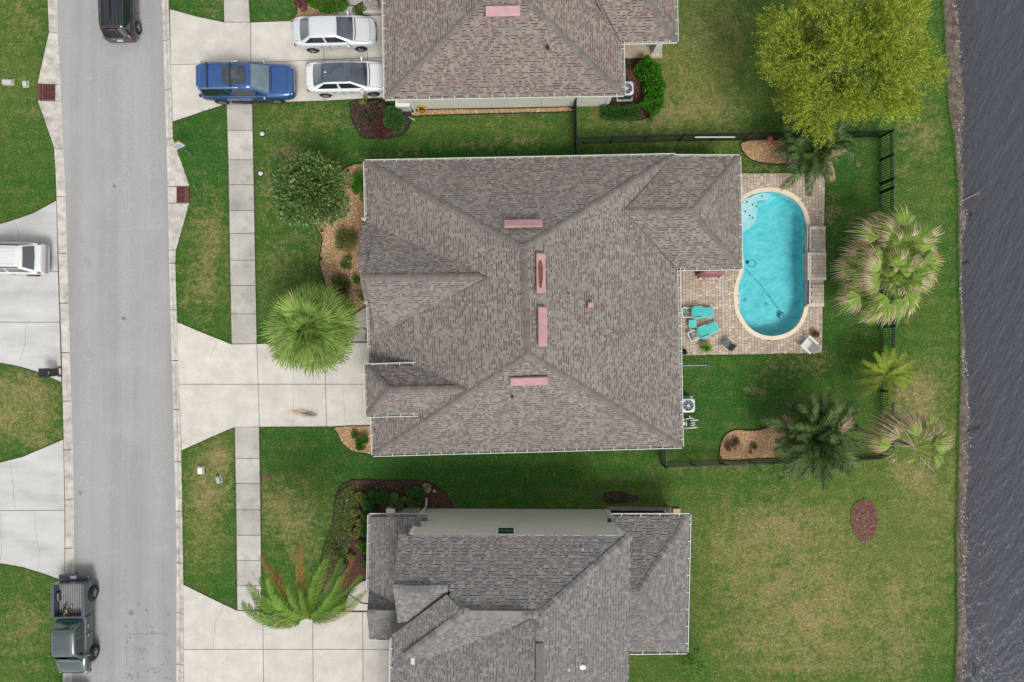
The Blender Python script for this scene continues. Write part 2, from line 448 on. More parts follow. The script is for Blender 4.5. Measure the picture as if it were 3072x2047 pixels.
# --- lawn: left and right of the street, carrying where the grass is dry or olive
SHORE = [(-900, 2790), (0, 2828), (100, 2835), (200, 2838), (330, 2846), (400, 2860), (500, 2870), (560, 2874), (800, 2876), (1000, 2881), (1150, 2881), (1300, 2876), (1400, 2875), (1500, 2872), (1600, 2868), (1700, 2870), (1850, 2872), (2047, 2864), (3000, 2830)]
WATER = [(-900, 2835), (0, 2876), (100, 2886), (200, 2895), (300, 2899), (400, 2897), (480, 2893), (560, 2897), (610, 2898), (650, 2911), (720, 2894), (800, 2893), (900, 2893), (1000, 2900), (1100, 2906), (1200, 2913), (1290, 2919), (1400, 2915), (1500, 2905), (1600, 2905), (1700, 2908), (1800, 2905), (1900, 2908), (2047, 2900), (3000, 2870)]
DRY = [  # cx, cy, rx, ry, amount
    (620, 760, 50, 170, .42), (590, 870, 60, 90, .3), (640, 660, 40, 60, .3), (640, 1430, 60, 110, .55), (600, 1560, 60, 170, .4), (665, 1370, 30, 40, .5),
    (870, 500, 30, 80, .55), (805, 525, 22, 110, .35), (900, 470, 90, 25, .3), (790, 560, 20, 30, .5), (860, 790, 110, 130, .3), (890, 350, 110, 60, .25), (1000, 350, 70, 60, .2), (1560, 420, 60, 16, .5), (1150, 460, 110, 16, .42), (1480, 440, 150, 20, .3), (1530, 365, 260, 35, .18),
    (880, 1560, 110, 110, .42), (820, 1500, 70, 60, .3), (900, 1650, 60, 60, .25),
    (60, 1210, 160, 90, .5), (40, 1270, 120, 40, .35), (120, 1330, 60, 30, .4), (90, 1160, 70, 40, .4), (40, 40, 60, 120, .28), (100, 60, 40, 50, .25), (60, 300, 60, 120, .12), (100, 290, 16, 60, .3), (60, 1900, 100, 160, .3), (95, 1870, 40, 60, .25), (640, 10, 60, 50, .25), (850, 30, 60, 60, .25),
    (2050, 330, 190, 110, .34), (1960, 300, 60, 200, .3), (2090, 110, 90, 150, .35), (2130, 330, 90, 40, .25), (2200, 60, 60, 110, .25), (1800, 350, 60, 50, .2),
    (2360, 1700, 230, 220, .46), (2260, 1580, 120, 80, .4), (2440, 1560, 110, 60, .38), (2320, 1800, 200, 140, .34), (2500, 1850, 160, 150, .36), (2480, 1980, 200, 90, .36), (2710, 1900, 80, 200, .55), (2690, 1780, 30, 60, .35), (2820, 1680, 60, 160, .35), (2780, 1500, 90, 80, .38), (2720, 1420, 60, 50, .5), (2760, 1430, 40, 40, .3), (2150, 1640, 80, 70, .2), (2140, 1400, 160, 16, .5), (2250, 1950, 120, 90, .25), (2020, 2000, 60, 40, -.2),
    (2760, 1210, 90, 80, .52), (2720, 1150, 60, 60, .4), (2800, 1110, 40, 60, .3), (2740, 1260, 60, 40, .4), (2760, 430, 60, 50, .38), (2740, 400, 50, 40, .3), (2800, 360, 40, 60, .3), (2720, 520, 50, 40, .2), (2860, 1300, 18, 400, .2),
    (2380, 1085, 90, 30, .35), (2360, 1120, 60, 30, .25), (2260, 1170, 30, 20, .5), (2490, 640, 40, 40, .35), (2490, 690, 30, 120, .25), (2290, 502, 60, 18, .6), (2460, 1070, 30, 60, .3), (2720, 980, 12, 12, .5), (2360, 1050, 40, 16, .25)]
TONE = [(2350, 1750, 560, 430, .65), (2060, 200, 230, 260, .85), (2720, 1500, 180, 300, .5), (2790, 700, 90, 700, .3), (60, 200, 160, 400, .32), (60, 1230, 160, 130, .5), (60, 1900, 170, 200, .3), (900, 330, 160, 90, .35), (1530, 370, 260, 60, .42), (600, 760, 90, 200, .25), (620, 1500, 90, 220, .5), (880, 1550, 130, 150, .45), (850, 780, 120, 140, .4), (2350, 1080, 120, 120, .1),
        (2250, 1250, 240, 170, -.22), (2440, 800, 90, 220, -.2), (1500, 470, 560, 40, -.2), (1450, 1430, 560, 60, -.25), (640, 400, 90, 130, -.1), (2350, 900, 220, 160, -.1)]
def field(tabl, x, y):
    s = 0.0
    for cx, cy_, rx, ry, a in tabl:
        d = ((x - cx) / rx) ** 2 + ((y - cy_) / ry) ** 2
        if d < 4: s += a * math.exp(-d * 0.9)
    return s
def lawn_sheet(name, xa, xb, skip, label):
    step = 22.0
    ysl = [-900 + step * i for i in range(int(3900 / step) + 1)]
    mb = MB(); rows = []; dry = []; tone = []
    n = int((max(tab(xb, y) if not isinstance(xb, (int, float)) else xb for y in (0, 1000)) - (xa if isinstance(xa, (int, float)) else tab(xa, 500))) / step)
    for y in ysl:
        a = xa if isinstance(xa, (int, float)) else tab(xa, y); b = xb if isinstance(xb, (int, float)) else tab(xb, y)
        row = []
        for i in range(n + 1):
            x = a + (b - a) * i / n
            row.append(len(mb.v)); mb.v.append(tuple(P(x, y, 0.0)))
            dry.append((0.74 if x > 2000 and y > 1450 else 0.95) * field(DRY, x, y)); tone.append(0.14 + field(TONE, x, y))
        rows.append(row)
    for j in range(len(rows) - 1):
        for i in range(n):
            q = (rows[j][i], rows[j + 1][i], rows[j + 1][i + 1], rows[j][i + 1])
            cx = sum(mb.v[k][0] for k in q) / 4; cyy = sum(mb.v[k][1] for k in q) / 4
            if skip and skip(cx / S + CX, CY - cyy / S): continue
            mb.f.append(q); mb.m.append(0)
    me = mb.mesh(name, MT['lawn'])
    for nm, vals in (('dry', dry), ('tone', tone)):
        at = me.attributes.new(nm, 'FLOAT', 'POINT'); at.data.foreach_set('value', vals)
    o = link(name, me); tag(o, label, kind='structure'); return o
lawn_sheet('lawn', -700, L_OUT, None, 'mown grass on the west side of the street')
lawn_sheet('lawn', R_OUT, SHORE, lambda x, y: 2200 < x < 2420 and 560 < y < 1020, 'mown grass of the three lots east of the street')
mb = MB()
for x0, x1, y0, y1 in ((-22000, -690, -20000, 22000), (-690, 2820, -20000, -890), (-690, 2820, 2990, 22000)):
    mb.face([P(x0, y1, -0.16), P(x1, y1, -0.16), P(x1, y0, -0.16), P(x0, y0, -0.16)])
tag(mb.build('ground', MT['lawn']), 'grassland stretching away from the lots', kind='structure')

# --- shore: bank, wash and lake bed, then the water
mb = MB(); ysl = list(range(-900, 3001, 20)); r2 = random.Random(3); offs = []
for y in ysl:
    a, b = tab(SHORE, y), tab(WATER, y) + r2.uniform(-2.5, 2.5) + 3 * math.sin(y / 37.0) + 2 * math.sin(y / 13.0)
    prof = [(a - 3, -0.01), (a + (b - a) * 0.12, -0.10), (a + (b - a) * 0.6, -0.17 + r2.uniform(-.02, .02)), (b, -0.25), (b + 16, -0.28), (b + 45, -0.37), (b + 120, -0.85), (b + 500, -2.2), (22000, -2.4)]
    offs.append([P(x, y, 0).xy.to_tuple() + (z,) for x, z in prof])
m = len(offs[0]); mb.v = [p for r in offs for p in r]
for j in range(len(offs) - 1):
    for i in range(m - 1):
        mb.f.append((j * m + i, (j + 1) * m + i, (j + 1) * m + i + 1, j * m + i + 1)); mb.m.append(0)
MT['bank'] = mat('shore_mud', [C(66, 54, 45), C(100, 88, 78), C(130, 117, 106)], 3.0, 7, rough=0.95, fine=0.22, fscale=18, stain=C(92, 78, 66), sscale=1.5, slo=0.55, shi=0.75, bump=0.5, bscale=14)
tag(mb.build('shore', MT['bank'], smooth=True), 'narrow muddy shore between lawn and lake', kind='structure')
MT['lake'] = water_material('lake_water', (0.35, 0.38, 0.48, 1), 0.9, 0.8, 1.0, 0.24, stretch=(2.0, 0.6, 1), rough=0.1, scatter=((.76, .79, .9, 1), 1.1), turn=0.5, murk=C(84, 90, 101), mfac=0.5)
mb = MB()
a = [P(2830, -20000, -0.25), P(22000, -20000, -0.25), P(22000, 22000, -0.25), P(2830, 22000, -0.25)]
mb.prism([p.xy for p in a][::-1], -2.6, -0.25, bottom=True)
tag(mb.build('lake_water', MT['lake']), 'grey rippled lake water along the east edge', 'lake', kind='structure')
# pale stones and shells along the wash line: too many to count
MT['shell'] = mat('shore_stone', [C(96, 84, 76), C(140, 130, 122), C(180, 172, 166), C(228, 224, 220)], island=True, rough=0.9)
mb = MB()
for i in range(2600):
    y = r2.uniform(-60, 2100); a, b = tab(SHORE, y), tab(WATER, y); t = min(1.2, max(0.1, r2.gauss(0.72, 0.25))); p = P(a + (b - a) * t, y, 0)
    z = -0.1 - 0.14 * t; s = r2.uniform(0.012, 0.05)
    mb.ell((p.x, p.y, z), (s, s * r2.uniform(.5, 1), s * .5), 5, 3, jit=.2, rng=r2)
tag(mb.build('shore_pebbles', MT['shell']), 'small stones and shells along the wash line', kind='stuff')

# --- slabs: sidewalk, driveways, walks. Joints are gaps with soil below.
def slab_set(name, polys, material, label, bed=None, z1=0.03, gap=0.016, part='slab', edge=0.035):
    r = root(name, (0, 0, 0), label=label, kind='structure')
    for pl in polys:
        mb = MB(); g = inset(flat(pl), gap)
        n = len(g)
        area = sum(g[i].x * g[(i + 1) % n].y - g[(i + 1) % n].x * g[i].y for i in range(n))
        if area < 0: g = g[::-1]
        mb.prism(g, -0.1, z1)
        mb.build(part, material, r)
    mb = MB()
    for pl in (bed or polys):
        mb.prism(inset(flat(pl), -edge), -0.05, 0.008 + 0.0005 * rng.random())
    mb.build('bedding', MT['soil'], r)
    return r
def sx(y, side):
    t = [(0, 671, 747), (68, 673, 751), (313, 680, 757), (512, 686, 761), (781, 690, 766), (1032, 695, 771), (1281, 704, 778), (1535, 709, 782), (1831, 712, 785)]
    return tab([(a, b if side == 0 else c) for a, b, c in t], y)
def walk_run(cuts):
    return [[(sx(a, 0), a), (sx(a, 1), a), (sx(b, 1), b), (sx(b, 0), b)] for a, b in zip(cuts, cuts[1:])]
slab_set('sidewalk', walk_run([-420, -350, -280, -210, -140, -70, 0, 68]) + walk_run([313, 392, 480, 554.5, 632, 701, 781, 857, 942, 1032]) + walk_run([1281, 1376, 1450, 1530, 1606, 1681, 1757, 1831]),
         MT['walk'], 'pale concrete sidewalk of square slabs beside the street')
slab_set('driveway', [
    [(510, 28), (590, 50), (675, 68), (752, 68), (753, 189), (512, 195)], [(512, 195), (753, 189), (756, 310), (678, 313), (622, 331), (518, 366)],
    [(752, 68), (885, 63), (970, 55), (972, 180), (753, 189)], [(753, 189), (972, 180), (974, 303), (756, 310)],
    [(970, 55), (1100, 48), (1102, 175), (972, 180)], [(972, 180), (1102, 175), (1104, 296), (974, 303)],
    [(1100, 48), (1200, 44), (1202, 171), (1102, 175)], [(1102, 175), (1202, 171), (1204, 292), (1104, 296)]],
    MT['concrete'], 'pale concrete driveway with three parked cars')
slab_set('driveway', [
    [(531, 966), (612, 1000), (695, 1033), (771, 1032), (775, 1153), (537, 1153)], [(537, 1153), (775, 1153), (779, 1281), (704, 1282), (625, 1316), (545, 1352)],
    [(771, 1032), (882, 1030), (976, 1029), (977, 1153), (775, 1153)], [(775, 1153), (977, 1153), (980, 1280), (779, 1281)],
    [(976, 1029), (1090, 1028), (1170, 1027), (1172, 1153), (977, 1153)], [(977, 1153), (1172, 1153), (1174, 1278), (980, 1280)]],
    MT['concrete'], 'empty pale concrete driveway with a rust stain near the garage')
slab_set('driveway', [
    [(550, 1753), (630, 1793), (712, 1832), (788, 1834), (790, 1948), (551, 1948)], [(551, 1948), (790, 1948), (791, 2070), (552, 2070)], [(552, 2070), (791, 2070), (792, 2200), (548, 2230)],
    [(788, 1834), (938, 1835), (939, 1948), (790, 1948)], [(790, 1948), (939, 1948), (940, 2070), (791, 2070)], [(791, 2070), (940, 2070), (941, 2200), (792, 2200)],
    [(938, 1835), (1088, 1836), (1089, 1948), (939, 1948)], [(939, 1948), (1089, 1948), (1090, 2070), (940, 2070)], [(940, 2070), (1090, 2070), (1091, 2200), (941, 2200)],
    [(1088, 1836), (1235, 1836), (1235, 1948), (1089, 1948)], [(1089, 1948), (1235, 1948), (1235, 2070), (1090, 2070)], [(1090, 2070), (1235, 2070), (1235, 2200), (1091, 2200)]],
    MT['concrete'], 'cream concrete driveway below the bent queen palm')
slab_set('driveway', [
    [(170, 602), (100, 640), (30, 664), (-60, 690), (-200, 720), (-200, 815), (175, 815)], [(175, 815), (-200, 815), (-200, 967), (180, 967)],
    [(180, 967), (-200, 967), (-200, 1060), (0, 1089), (60, 1100), (110, 1115), (185, 1147)]], MT['concrete_grey'], 'grey concrete driveway under the white van-like car')
slab_set('driveway', [
    [(191, 1318), (140, 1340), (70, 1370), (0, 1388), (-200, 1410), (-200, 1533), (195, 1531)], [(195, 1531), (-200, 1533), (-200, 1670), (0, 1690), (70, 1702), (140, 1724), (195, 1745)]],
    MT['concrete_grey'], 'cracked grey concrete driveway beside the parked pickup')
slab_set('front_walk', [[(1042, 1026), (1050, 985), (1092, 985), (1112, 1003), (1150, 1003), (1150, 1025)], [(1050, 983), (1048, 957), (1075, 934), (1150, 890), (1150, 1000), (1113, 1000), (1092, 983)]],
         MT['walk'], 'short concrete path from the driveway to the front door')
slab_set('front_walk', [[(1036, 1832), (1037, 1810), (1046, 1783), (1085, 1810), (1150, 1818), (1150, 1833)], [(1046, 1781), (1062, 1762), (1086, 1745), (1130, 1730), (1150, 1815), (1087, 1808)]],
         MT['concrete'], 'curved cream path beside the queen palm')
slab_set('front_walk', [[(1005, 62), (1012, 40), (1030, 12), (1062, 20), (1085, 56), (1040, 60)], [(1030, 10), (1055, -40), (1110, -80), (1150, -40), (1098, 0), (1064, 18)]],
         MT['walk'], 'curved concrete path beside the stone pillar')
# cracks in slabs: thin dark fillets lying on the concrete
MT['crack'] = mat('crack', [C(150, 142, 132), C(118, 110, 102)], 5, rough=1)
def crack(pts, w=0.014):
    mb = MB()
    out = []
    for (x0, y0), (x1, y1) in zip(pts, pts[1:]):
        n = max(1, int(math.hypot(x1 - x0, y1 - y0) / 10))
        out += [(x0 + (x1 - x0) * i / n + rng.uniform(-1.4, 1.4), y0 + (y1 - y0) * i / n) for i in range(n)]
    out.append(pts[-1]); q = [P(x, y, 0) for x, y in out]
    for a, b in zip(q, q[1:]):
        d = (b - a).normalized(); n = Vector((-d.y, d.x, 0)) * (w / 2); u = Vector((0, 0, 0.0335))
        mb.face([a + n + u, a - n + u, b - n + u, b + n + u])
    o = mb.build('pavement_crack', MT['crack']); tag(o, kind='structure')
for pts in ([(31, 1388), (38, 1440), (42, 1490), (45, 1528)], [(104, 1536), (110, 1605), (120, 1650), (114, 1712)], [(3, 1540), (6, 1660), (0, 1690)], [(81, 970), (76, 1030), (60, 1085)], [(43, 662), (62, 715)],
            [(653, 1026), (630, 1075)], [(882, 1112), (884, 1151)], [(881, 1158), (882, 1275)], [(1080, 1030), (1088, 1115)], [(1027, 1158), (1038, 1270)], [(672, 1815), (645, 1870), (640, 1945)], [(545, 1325), (575, 1336)]):
    crack(pts)

# ================================================================== HOUSES
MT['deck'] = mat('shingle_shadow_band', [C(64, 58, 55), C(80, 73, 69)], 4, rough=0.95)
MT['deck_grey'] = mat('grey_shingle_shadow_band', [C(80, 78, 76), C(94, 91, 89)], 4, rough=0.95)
MT['shingle'] = mat('weathered_shingle', [C(144, 137, 130), C(135, 117, 112), C(149, 142, 134), C(140, 133, 127), C(128, 120, 115), C(152, 144, 135), C(139, 134, 130), C(131, 111, 107), C(146, 140, 133), C(155, 146, 136), C(137, 130, 125)],
                    island='const', rough=0.95, fine=0.07, fscale=60, stain=C(122, 115, 111), sscale=0.28, slo=0.45, shi=1.0)
MT['shingle_pink'] = mat('pinkish_shingle', [C(147, 137, 129), C(142, 118, 112), C(152, 142, 133), C(143, 130, 123), C(129, 113, 108), C(155, 143, 132), C(143, 134, 128), C(139, 112, 107), C(149, 140, 133), C(158, 146, 133), C(136, 125, 119)],
                    island='const', rough=0.95, fine=0.07, fscale=60, stain=C(125, 114, 109), sscale=0.28, slo=0.45, shi=1.0)
MT['shingle_grey'] = mat('grey_shingle', [C(124, 120, 117), C(132, 128, 124), C(142, 137, 133), C(128, 124, 121), C(150, 144, 139), C(118, 114, 111), C(134, 130, 126)],
                    island='const', rough=0.95, fine=0.07, fscale=60, stain=C(134, 127, 122), sscale=0.3, slo=0.45, shi=0.9)
MT['cap'] = mat('ridge_cap_shingle', [C(116, 109, 104), C(130, 123, 117)], 3, rough=0.95, rand=0.13, fine=0.06)
MT['cap_grey'] = mat('grey_ridge_cap_shingle', [C(118, 115, 113), C(134, 131, 128)], 3, rough=0.95, rand=0.26, fine=0.06)
MT['gutter'] = mat('white_gutter', [C(222, 222, 214), C(234, 234, 228)], 3, rough=0.5)
MT['gutter_in'] = mat('gutter_channel', [C(150, 144, 134), C(190, 186, 176)], 2.2, rough=0.8)
MT['pink_metal'] = mat('faded_red_metal', [C(176, 134, 137), C(194, 152, 153)], 2.5, rough=0.6)
MT['rust'] = mat('rust', [C(96, 52, 42), C(140, 84, 66)], 9, rough=0.95)

def plane_axes(poly):
    p = [Vector(q) for q in poly]
    n = Vector((0, 0, 0))
    for i in range(len(p)):
        a, b = p[i], p[(i + 1) % len(p)]
        n += Vector(((a.y - b.y) * (a.z + b.z), (a.z - b.z) * (a.x + b.x), (a.x - b.x) * (a.y + b.y)))
    n.normalize()
    if n.z < 0: n = -n
    u = (p[1] - p[0]); u.z = 0; u.normalize()
    u = (u - n * u.dot(n)).normalized()
    v = n.cross(u)
    if v.z < 0: u, v = -u, -v
    return p[0], u, v, n

def shingle_plane(mb, poly, r, exp=0.145, wid=(0.1, 0.13, 0.16, 0.2), gapp=0.42):
    o, u, v, n = plane_axes(poly)
    pl = [((Vector(q) - o).dot(u), (Vector(q) - o).dot(v)) for q in poly]
    ar = sum(pl[i][0] * pl[(i + 1) % len(pl)][1] - pl[(i + 1) % len(pl)][0] * pl[i][1] for i in range(len(pl)))
    if ar < 0: pl = pl[::-1]
    u0, u1 = min(p[0] for p in pl), max(p[0] for p in pl); v0, v1 = min(p[1] for p in pl), max(p[1] for p in pl)
    vv = v0
    while vv < v1:
        uu = u0 - r.random() * 0.3
        while uu < u1:
            w = r.choice(wid); off = 0.06 if r.random() < gapp else 0.0
            q = clip_poly([(uu, vv + off), (uu + w, vv + off), (uu + w, vv + exp + 0.015), (uu, vv + exp + 0.015)], pl)
            if len(q) >= 3:
                b = len(mb.v); hf = 0.024 + 0.008 * r.random() - (0.008 if off else 0)
                base = []
                for x, y in q:
                    t = (y - vv) / exp
                    mb.v.append(tuple(o + u * x + v * y + n * (hf + (0.004 - hf) * min(t, 1.0))))
                mb.f.append(tuple(range(b, b + len(q)))); mb.m.append(0)
                for i in range(len(q)):
                    j = (i + 1) % len(q)
                    if abs(q[i][1] - vv - off) < 1e-4 and abs(q[j][1] - vv - off) < 1e-4:
                        c = len(mb.v)
                        for k in (i, j): mb.v.append(tuple(o + u * q[k][0] + v * q[k][1] - n * 0.004))
                        mb.f.append((b + i, c, c + 1, b + j)); mb.m.append(0)
            uu += w + 0.004
        vv += exp
    return

_cap = {}
def cap_mesh(material):
    if material.name in _cap: return _cap[material.name]
    mb = MB(); L, w, d = 0.27, 0.17, 0.075
    vs = []
    for x, h in ((0, 0.045), (L, 0.004)):
        for y, z in ((-w, -d), (-w * .5, -d * .42), (0, 0), (w * .5, -d * .42), (w, -d)): vs.append((x, y, z + h))
    mb.add(vs, [(i, i + 5, i + 6, i + 1) for i in range(4)])
    for i in range(4):
        a, b = vs[i], vs[i + 1]; mb.face([a, b, (b[0], b[1], b[2] - .02), (a[0], a[1], a[2] - .02)])
    _cap[material.name] = mb.mesh('ridge_cap', material); return _cap[material.name]

def ridge_caps(parent, a, b, material, step=0.23, spread=1.0):
    """Cap shingles from the low end a to the high end b, one object each."""
    a, b = Vector(a), Vector(b); d = b - a; L = d.length; d /= L
    y = Vector((0, 0, 1)).cross(d).normalized(); z = d.cross(y)
    R = Matrix((d, y, z)).transposed().to_euler()
    n = int(L / step)
    for i in range(n):
        link('ridge_cap', cap_mesh(material), parent, a + d * (L * i / n) + Vector((0, 0, 0.035)), rot=R, scale=(L / n / step * 1.02, spread, 1))

_strap = []
def gutter(house, runs, every=0.68):
    """runs: lists of eave points in order; the roof lies to the left of the direction of travel."""
    for pts in runs:
        mb = MB(); straps = []
        pts = [Vector(p) for p in pts]
        for a, b in zip(pts, pts[1:]):
            d = (b - a); L = d.length; d /= L; n = Vector((d.y, -d.x, 0)).normalized()
            ex = d * 0.05
            mb.bar(a + n * 0.125 - ex - Vector((0, 0, .02)), b + n * 0.125 + ex - Vector((0, 0, .02)), 0.034, 0.11)
            mb.bar(a + n * 0.055 - ex - Vector((0, 0, .09)), b + n * 0.055 + ex - Vector((0, 0, .09)), 0.09, 0.02, 1)
            k = max(2, int(L / every))
            for i in range(k):
                straps.append((a + d * (L * (i + 0.5) / k) + n * 0.06 + Vector((0, 0, .037)), math.atan2(n.y, n.x)))
        g = mb.build('gutter', [MT['gutter'], MT['gutter_in']], house)
        if not _strap:
            sb = MB(); sb.box((0, 0, 0), (0.17, 0.035, 0.012)); _strap.append(sb.mesh('gutter_strap', MT['gutter']))
        for p, rz in straps: link('gutter_strap', _strap[0], g, p, rot=(0, 0, rz))

def roof(house, planes, shmat, deckmat, seed, exp=0.145):
    r = random.Random(seed)
    db = MB()
    flatp = []
    for pl in planes:                                # bring every corner onto one plane through the eave and the mean of the rest
        q = [Vector(p) for p in pl]; rest = sum(q[2:], Vector((0, 0, 0))) / len(q[2:])
        nn = (q[1] - q[0]).cross(rest - q[0]).normalized()
        flatp.append([Vector((p.x, p.y, q[0].z - ((p.x - q[0].x) * nn.x + (p.y - q[0].y) * nn.y) / nn.z)) for p in q])
    planes = flatp
    for pl in planes:
        q = [Vector(p) for p in pl]
        n = plane_axes(q)[3]
        o = (q[1] - q[0]).cross(q[2] - q[0])
        db.face(q if o.z > 0 else q[::-1])
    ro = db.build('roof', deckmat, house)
    sh = MB()
    for pl in planes: shingle_plane(sh, pl, r, exp)
    s = sh.build('shingles', shmat, ro); s['kind'] = 'stuff'
    return ro

def eave_of(*pts): return [P(*p) for p in pts]

# ---------------------------------------------------------------- the middle house
E = 2.75
A = root('brown_roofed_house', P(1580, 920, 0), label='single-storey house with brown hip roof and pink vents, beside the pool', cat='house')
NW, NE, SE, SW = P(1097, 487, E), P(2023, 468, E), P(2043, 1338, E), P(1122, 1363, E)
RN, RS = P(1571, 745, 6.5), P(1583, 1062, 6.5)
wNE, wSE, wNW, wSW = P(2215, 472, E), P(2221, 803, E), P(2010, 472, E), P(2020, 806, E)
W1, W2 = P(1866, 632, 4.17), P(2075, 633, 4.17)
gA, gB, gC, gD = P(1127, 668, E + .02), P(1095, 834, 5.62), P(1462, 832, 5.66), P(1128, 1012, E + .02)
sA, sB, sC, sD, sE, sF = P(1087, 668, E), P(1070, 772, 4.4), P(1112, 774, 4.4), P(1128, 668, E), P(1093, 903, E), P(1128, 903, E)
zg, zr = 3.9, 5.1
g1, g2, g3, g4, g5, g6 = P(1098, 1099, zg), P(1103, 1246, zg), P(1168, 1170, zr), P(1401, 1168, zr), P(1278, 1093, zg), P(1280, 1241, zg)
planesA = [[NE, NW, RN], [SE, NE, RN, RS], [SW, SE, RS], [NW, SW, RS, RN],
           [wNE, wNW, W1, W2], [wSE, wNE, W2], [wSW, wSE, W2, W1],
           [gA + Vector((0, 0, 0)), gC, gB], [gC, gD, gB],
           [sD, sA, sB, sC], [sE, sF, sC, sB],
           [g5, g1, g3, g4], [g1, g2, g3], [g2, g6, g4, g3]]
# the first two points of each plane run along its eave; the gable planes take theirs from the ridge direction
planesA[7] = [gC, gB, gA]; planesA[8] = [gB, gC, gD]
roA = roof(A, planesA, MT['shingle'], MT['deck'], 11)
for a, b in ((NW, RN), (NE, RN), (SE, RS), (SW, RS), (RS, RN), (wNE, W2), (wSE, W2), (W2, P(1885, 632, 4.17)), (gB, P(1440, 832, 5.65)), (g1, g3), (g2, g3), (g3, P(1380, 1168, zr)), (sB, P(1104, 773, 4.4))):
    ridge_caps(roA, a, b, MT['cap'], 0.27, 1.0)
def valley(house, a, b, m):
    mb = MB(); a, b = Vector(a), Vector(b); mb.bar(a + Vector((0, 0, .03)), b + Vector((0, 0, .03)), .07, .03); mb.build('valley_flashing', m, house)
MT['flash'] = mat('valley_metal', [C(84, 78, 74), C(100, 93, 88)], 4, rough=.7)
for a, b in ((gA, gC), (gD, gC), (P(2016, 474, E + .04), P(1872, 632, 4.15)), (P(2028, 804, E + .04), P(1872, 632, 4.15)), (P(1262, 1095, 3.95), g4), (sC, sD)): valley(A, a, b, MT['flash'])
gutter(A, [[NE, NW, P(1101, 661, E)], [P(1106, 905, E), P(1113, 1096, E)], [P(1118, 1248, E), SW, SE, P(2034, 806, E)], [P(2034, 806, E), wSE, wNE, P(2026, 471, E)], [g5 + (g1 - g5) * .1, g1, g2, g6 + (g2 - g6) * .1],
           [P(1101, 661, E), P(1087, 662, E)], [P(1093, 904, E), P(1106, 905, E)]])
def walls(house, pts, z0, z1, material, name='wall'):
    mb = MB(); q = [P(x, y, 0).xy for x, y in pts]; mb.prism(q, z0, z1, bottom=True); return mb.build(name, material, house)
def gnd(px, py, z):
    p = P(px, py, z); return (p.x / S + CX, CY - p.y / S)
outA = [gnd(1097, 487, E), gnd(2023, 470, E), gnd(2215, 472, E), gnd(2221, 803, E), gnd(2034, 806, E), gnd(2043, 1338, E), gnd(1122, 1363, E)]
mb = MB(); mb.prism([P(x, y, 0).xy for x, y in outA], E - .22, E - .06, bottom=True); mb.build('fascia', MT['offwhite'], A)
mb = MB(); mb.prism([P(x, y, 0).xy for x, y in [(1156, 543), (1970, 530), (1975, 800), (1984, 1296), (1168, 1318)]][::-1], -.1, E - .2); mb.build('wall', MT['offwhite'], A)
mb = MB()      # garage bump-out and the two gable walls
mb.prism([p.xy for p in (P(1152, 1108, 0), P(1400, 1105, 0), P(1400, 1222, 0), P(1156, 1222, 0))][::-1], 0, zg + .02)
for tri, t in (([gA, gD, gB], .05), ([sA, sE, sB], .05)):
    q = [Vector(p) + Vector((0.06, 0, -0.06)) for p in tri]; mb.face(q); mb.face([p + Vector((t, 0, 0)) for p in q][::-1])
mb.build('gable_wall', MT['offwhite'], A)
mb = MB()
for i in range(4): mb.box(P(1149, 1165, .3 + .56 * i), (0.05, 1.9, 0.53))
mb.build('garage_door', MT['white'], A)
for i, (x, y) in enumerate(((2150, 520), (2155, 770))):
    mb = MB(); c = P(2141, y, 0); mb.box((c.x, c.y, 1.3), (.3, .3, 2.5)); mb.build('porch_post', MT['offwhite'], A)

def box_vent(house, px, py, z, w, d, rz, tilt, rust=False):
    """A low metal off-ridge vent on the slope."""
    mb = MB(); c = P(px, py, z)
    M = Matrix.Rotation(rz, 3, 'Z') @ Matrix.Rotation(tilt, 3, 'Y')
    mb.box(c + M @ Vector((0, 0, .15)), (d, w, .09), M=M, top=0.94)
    mb.box(c + M @ Vector((0.0, 0, .06)), (d * .78, w * .95, .12), M=M)
    o = mb.build('roof_vent', MT['pink_metal'], house)
    if rust:
        rb = MB(); q = []
        for k in range(24):
            a = 2 * math.pi * k / 24; e = 1 + .12 * math.sin(3 * a + 1)
            q.append(c + M @ Vector((-0.05 + .13 * math.cos(a) * e, -0.06 + .72 * math.copysign(abs(math.sin(a)) ** .6, math.sin(a)), .199)))
        rb.face(q); rb.build('rust_patch', MT['rust'], o)
# main slope heights at the vents
box_vent(A, 1619, 820, 6.35, 2.05, .5, 0.01, .40, True)
box_vent(A, 1624, 980, 6.32, 2.05, .5, 0.01, .40)
box_vent(A, 1569, 676, 5.78, 2.02, .45, math.pi / 2 + .02, .58)
box_vent(A, 1587, 1139, 5.65, 2.0, .5, -math.pi / 2 + .03, .58)
def pipe_vent(house, px, py, z, r, h, material, name='vent_pipe'):
    mb = MB(); c = P(px, py, z); mb.lathe([(r * 1.8, -.06), (r * 1.7, .03), (r, .05), (r, h), (r * .7, h), (r * .7, h - .05)], c, 12); mb.build(name, material, house)
mb = MB(); c = P(1772, 916, 5.3); mb.box(c, (.3, .26, .3)); mb.build('vent_cap', MT['pink_metal'], A)
pipe_vent(A, 1709, 885, 5.75, .04, .3, MT['pink_metal']); pipe_vent(A, 1475, 610, 4.7, .04, .3, MT['pink_metal']); pipe_vent(A, 1537, 1192, 5.2, .04, .3, MT['dark'])

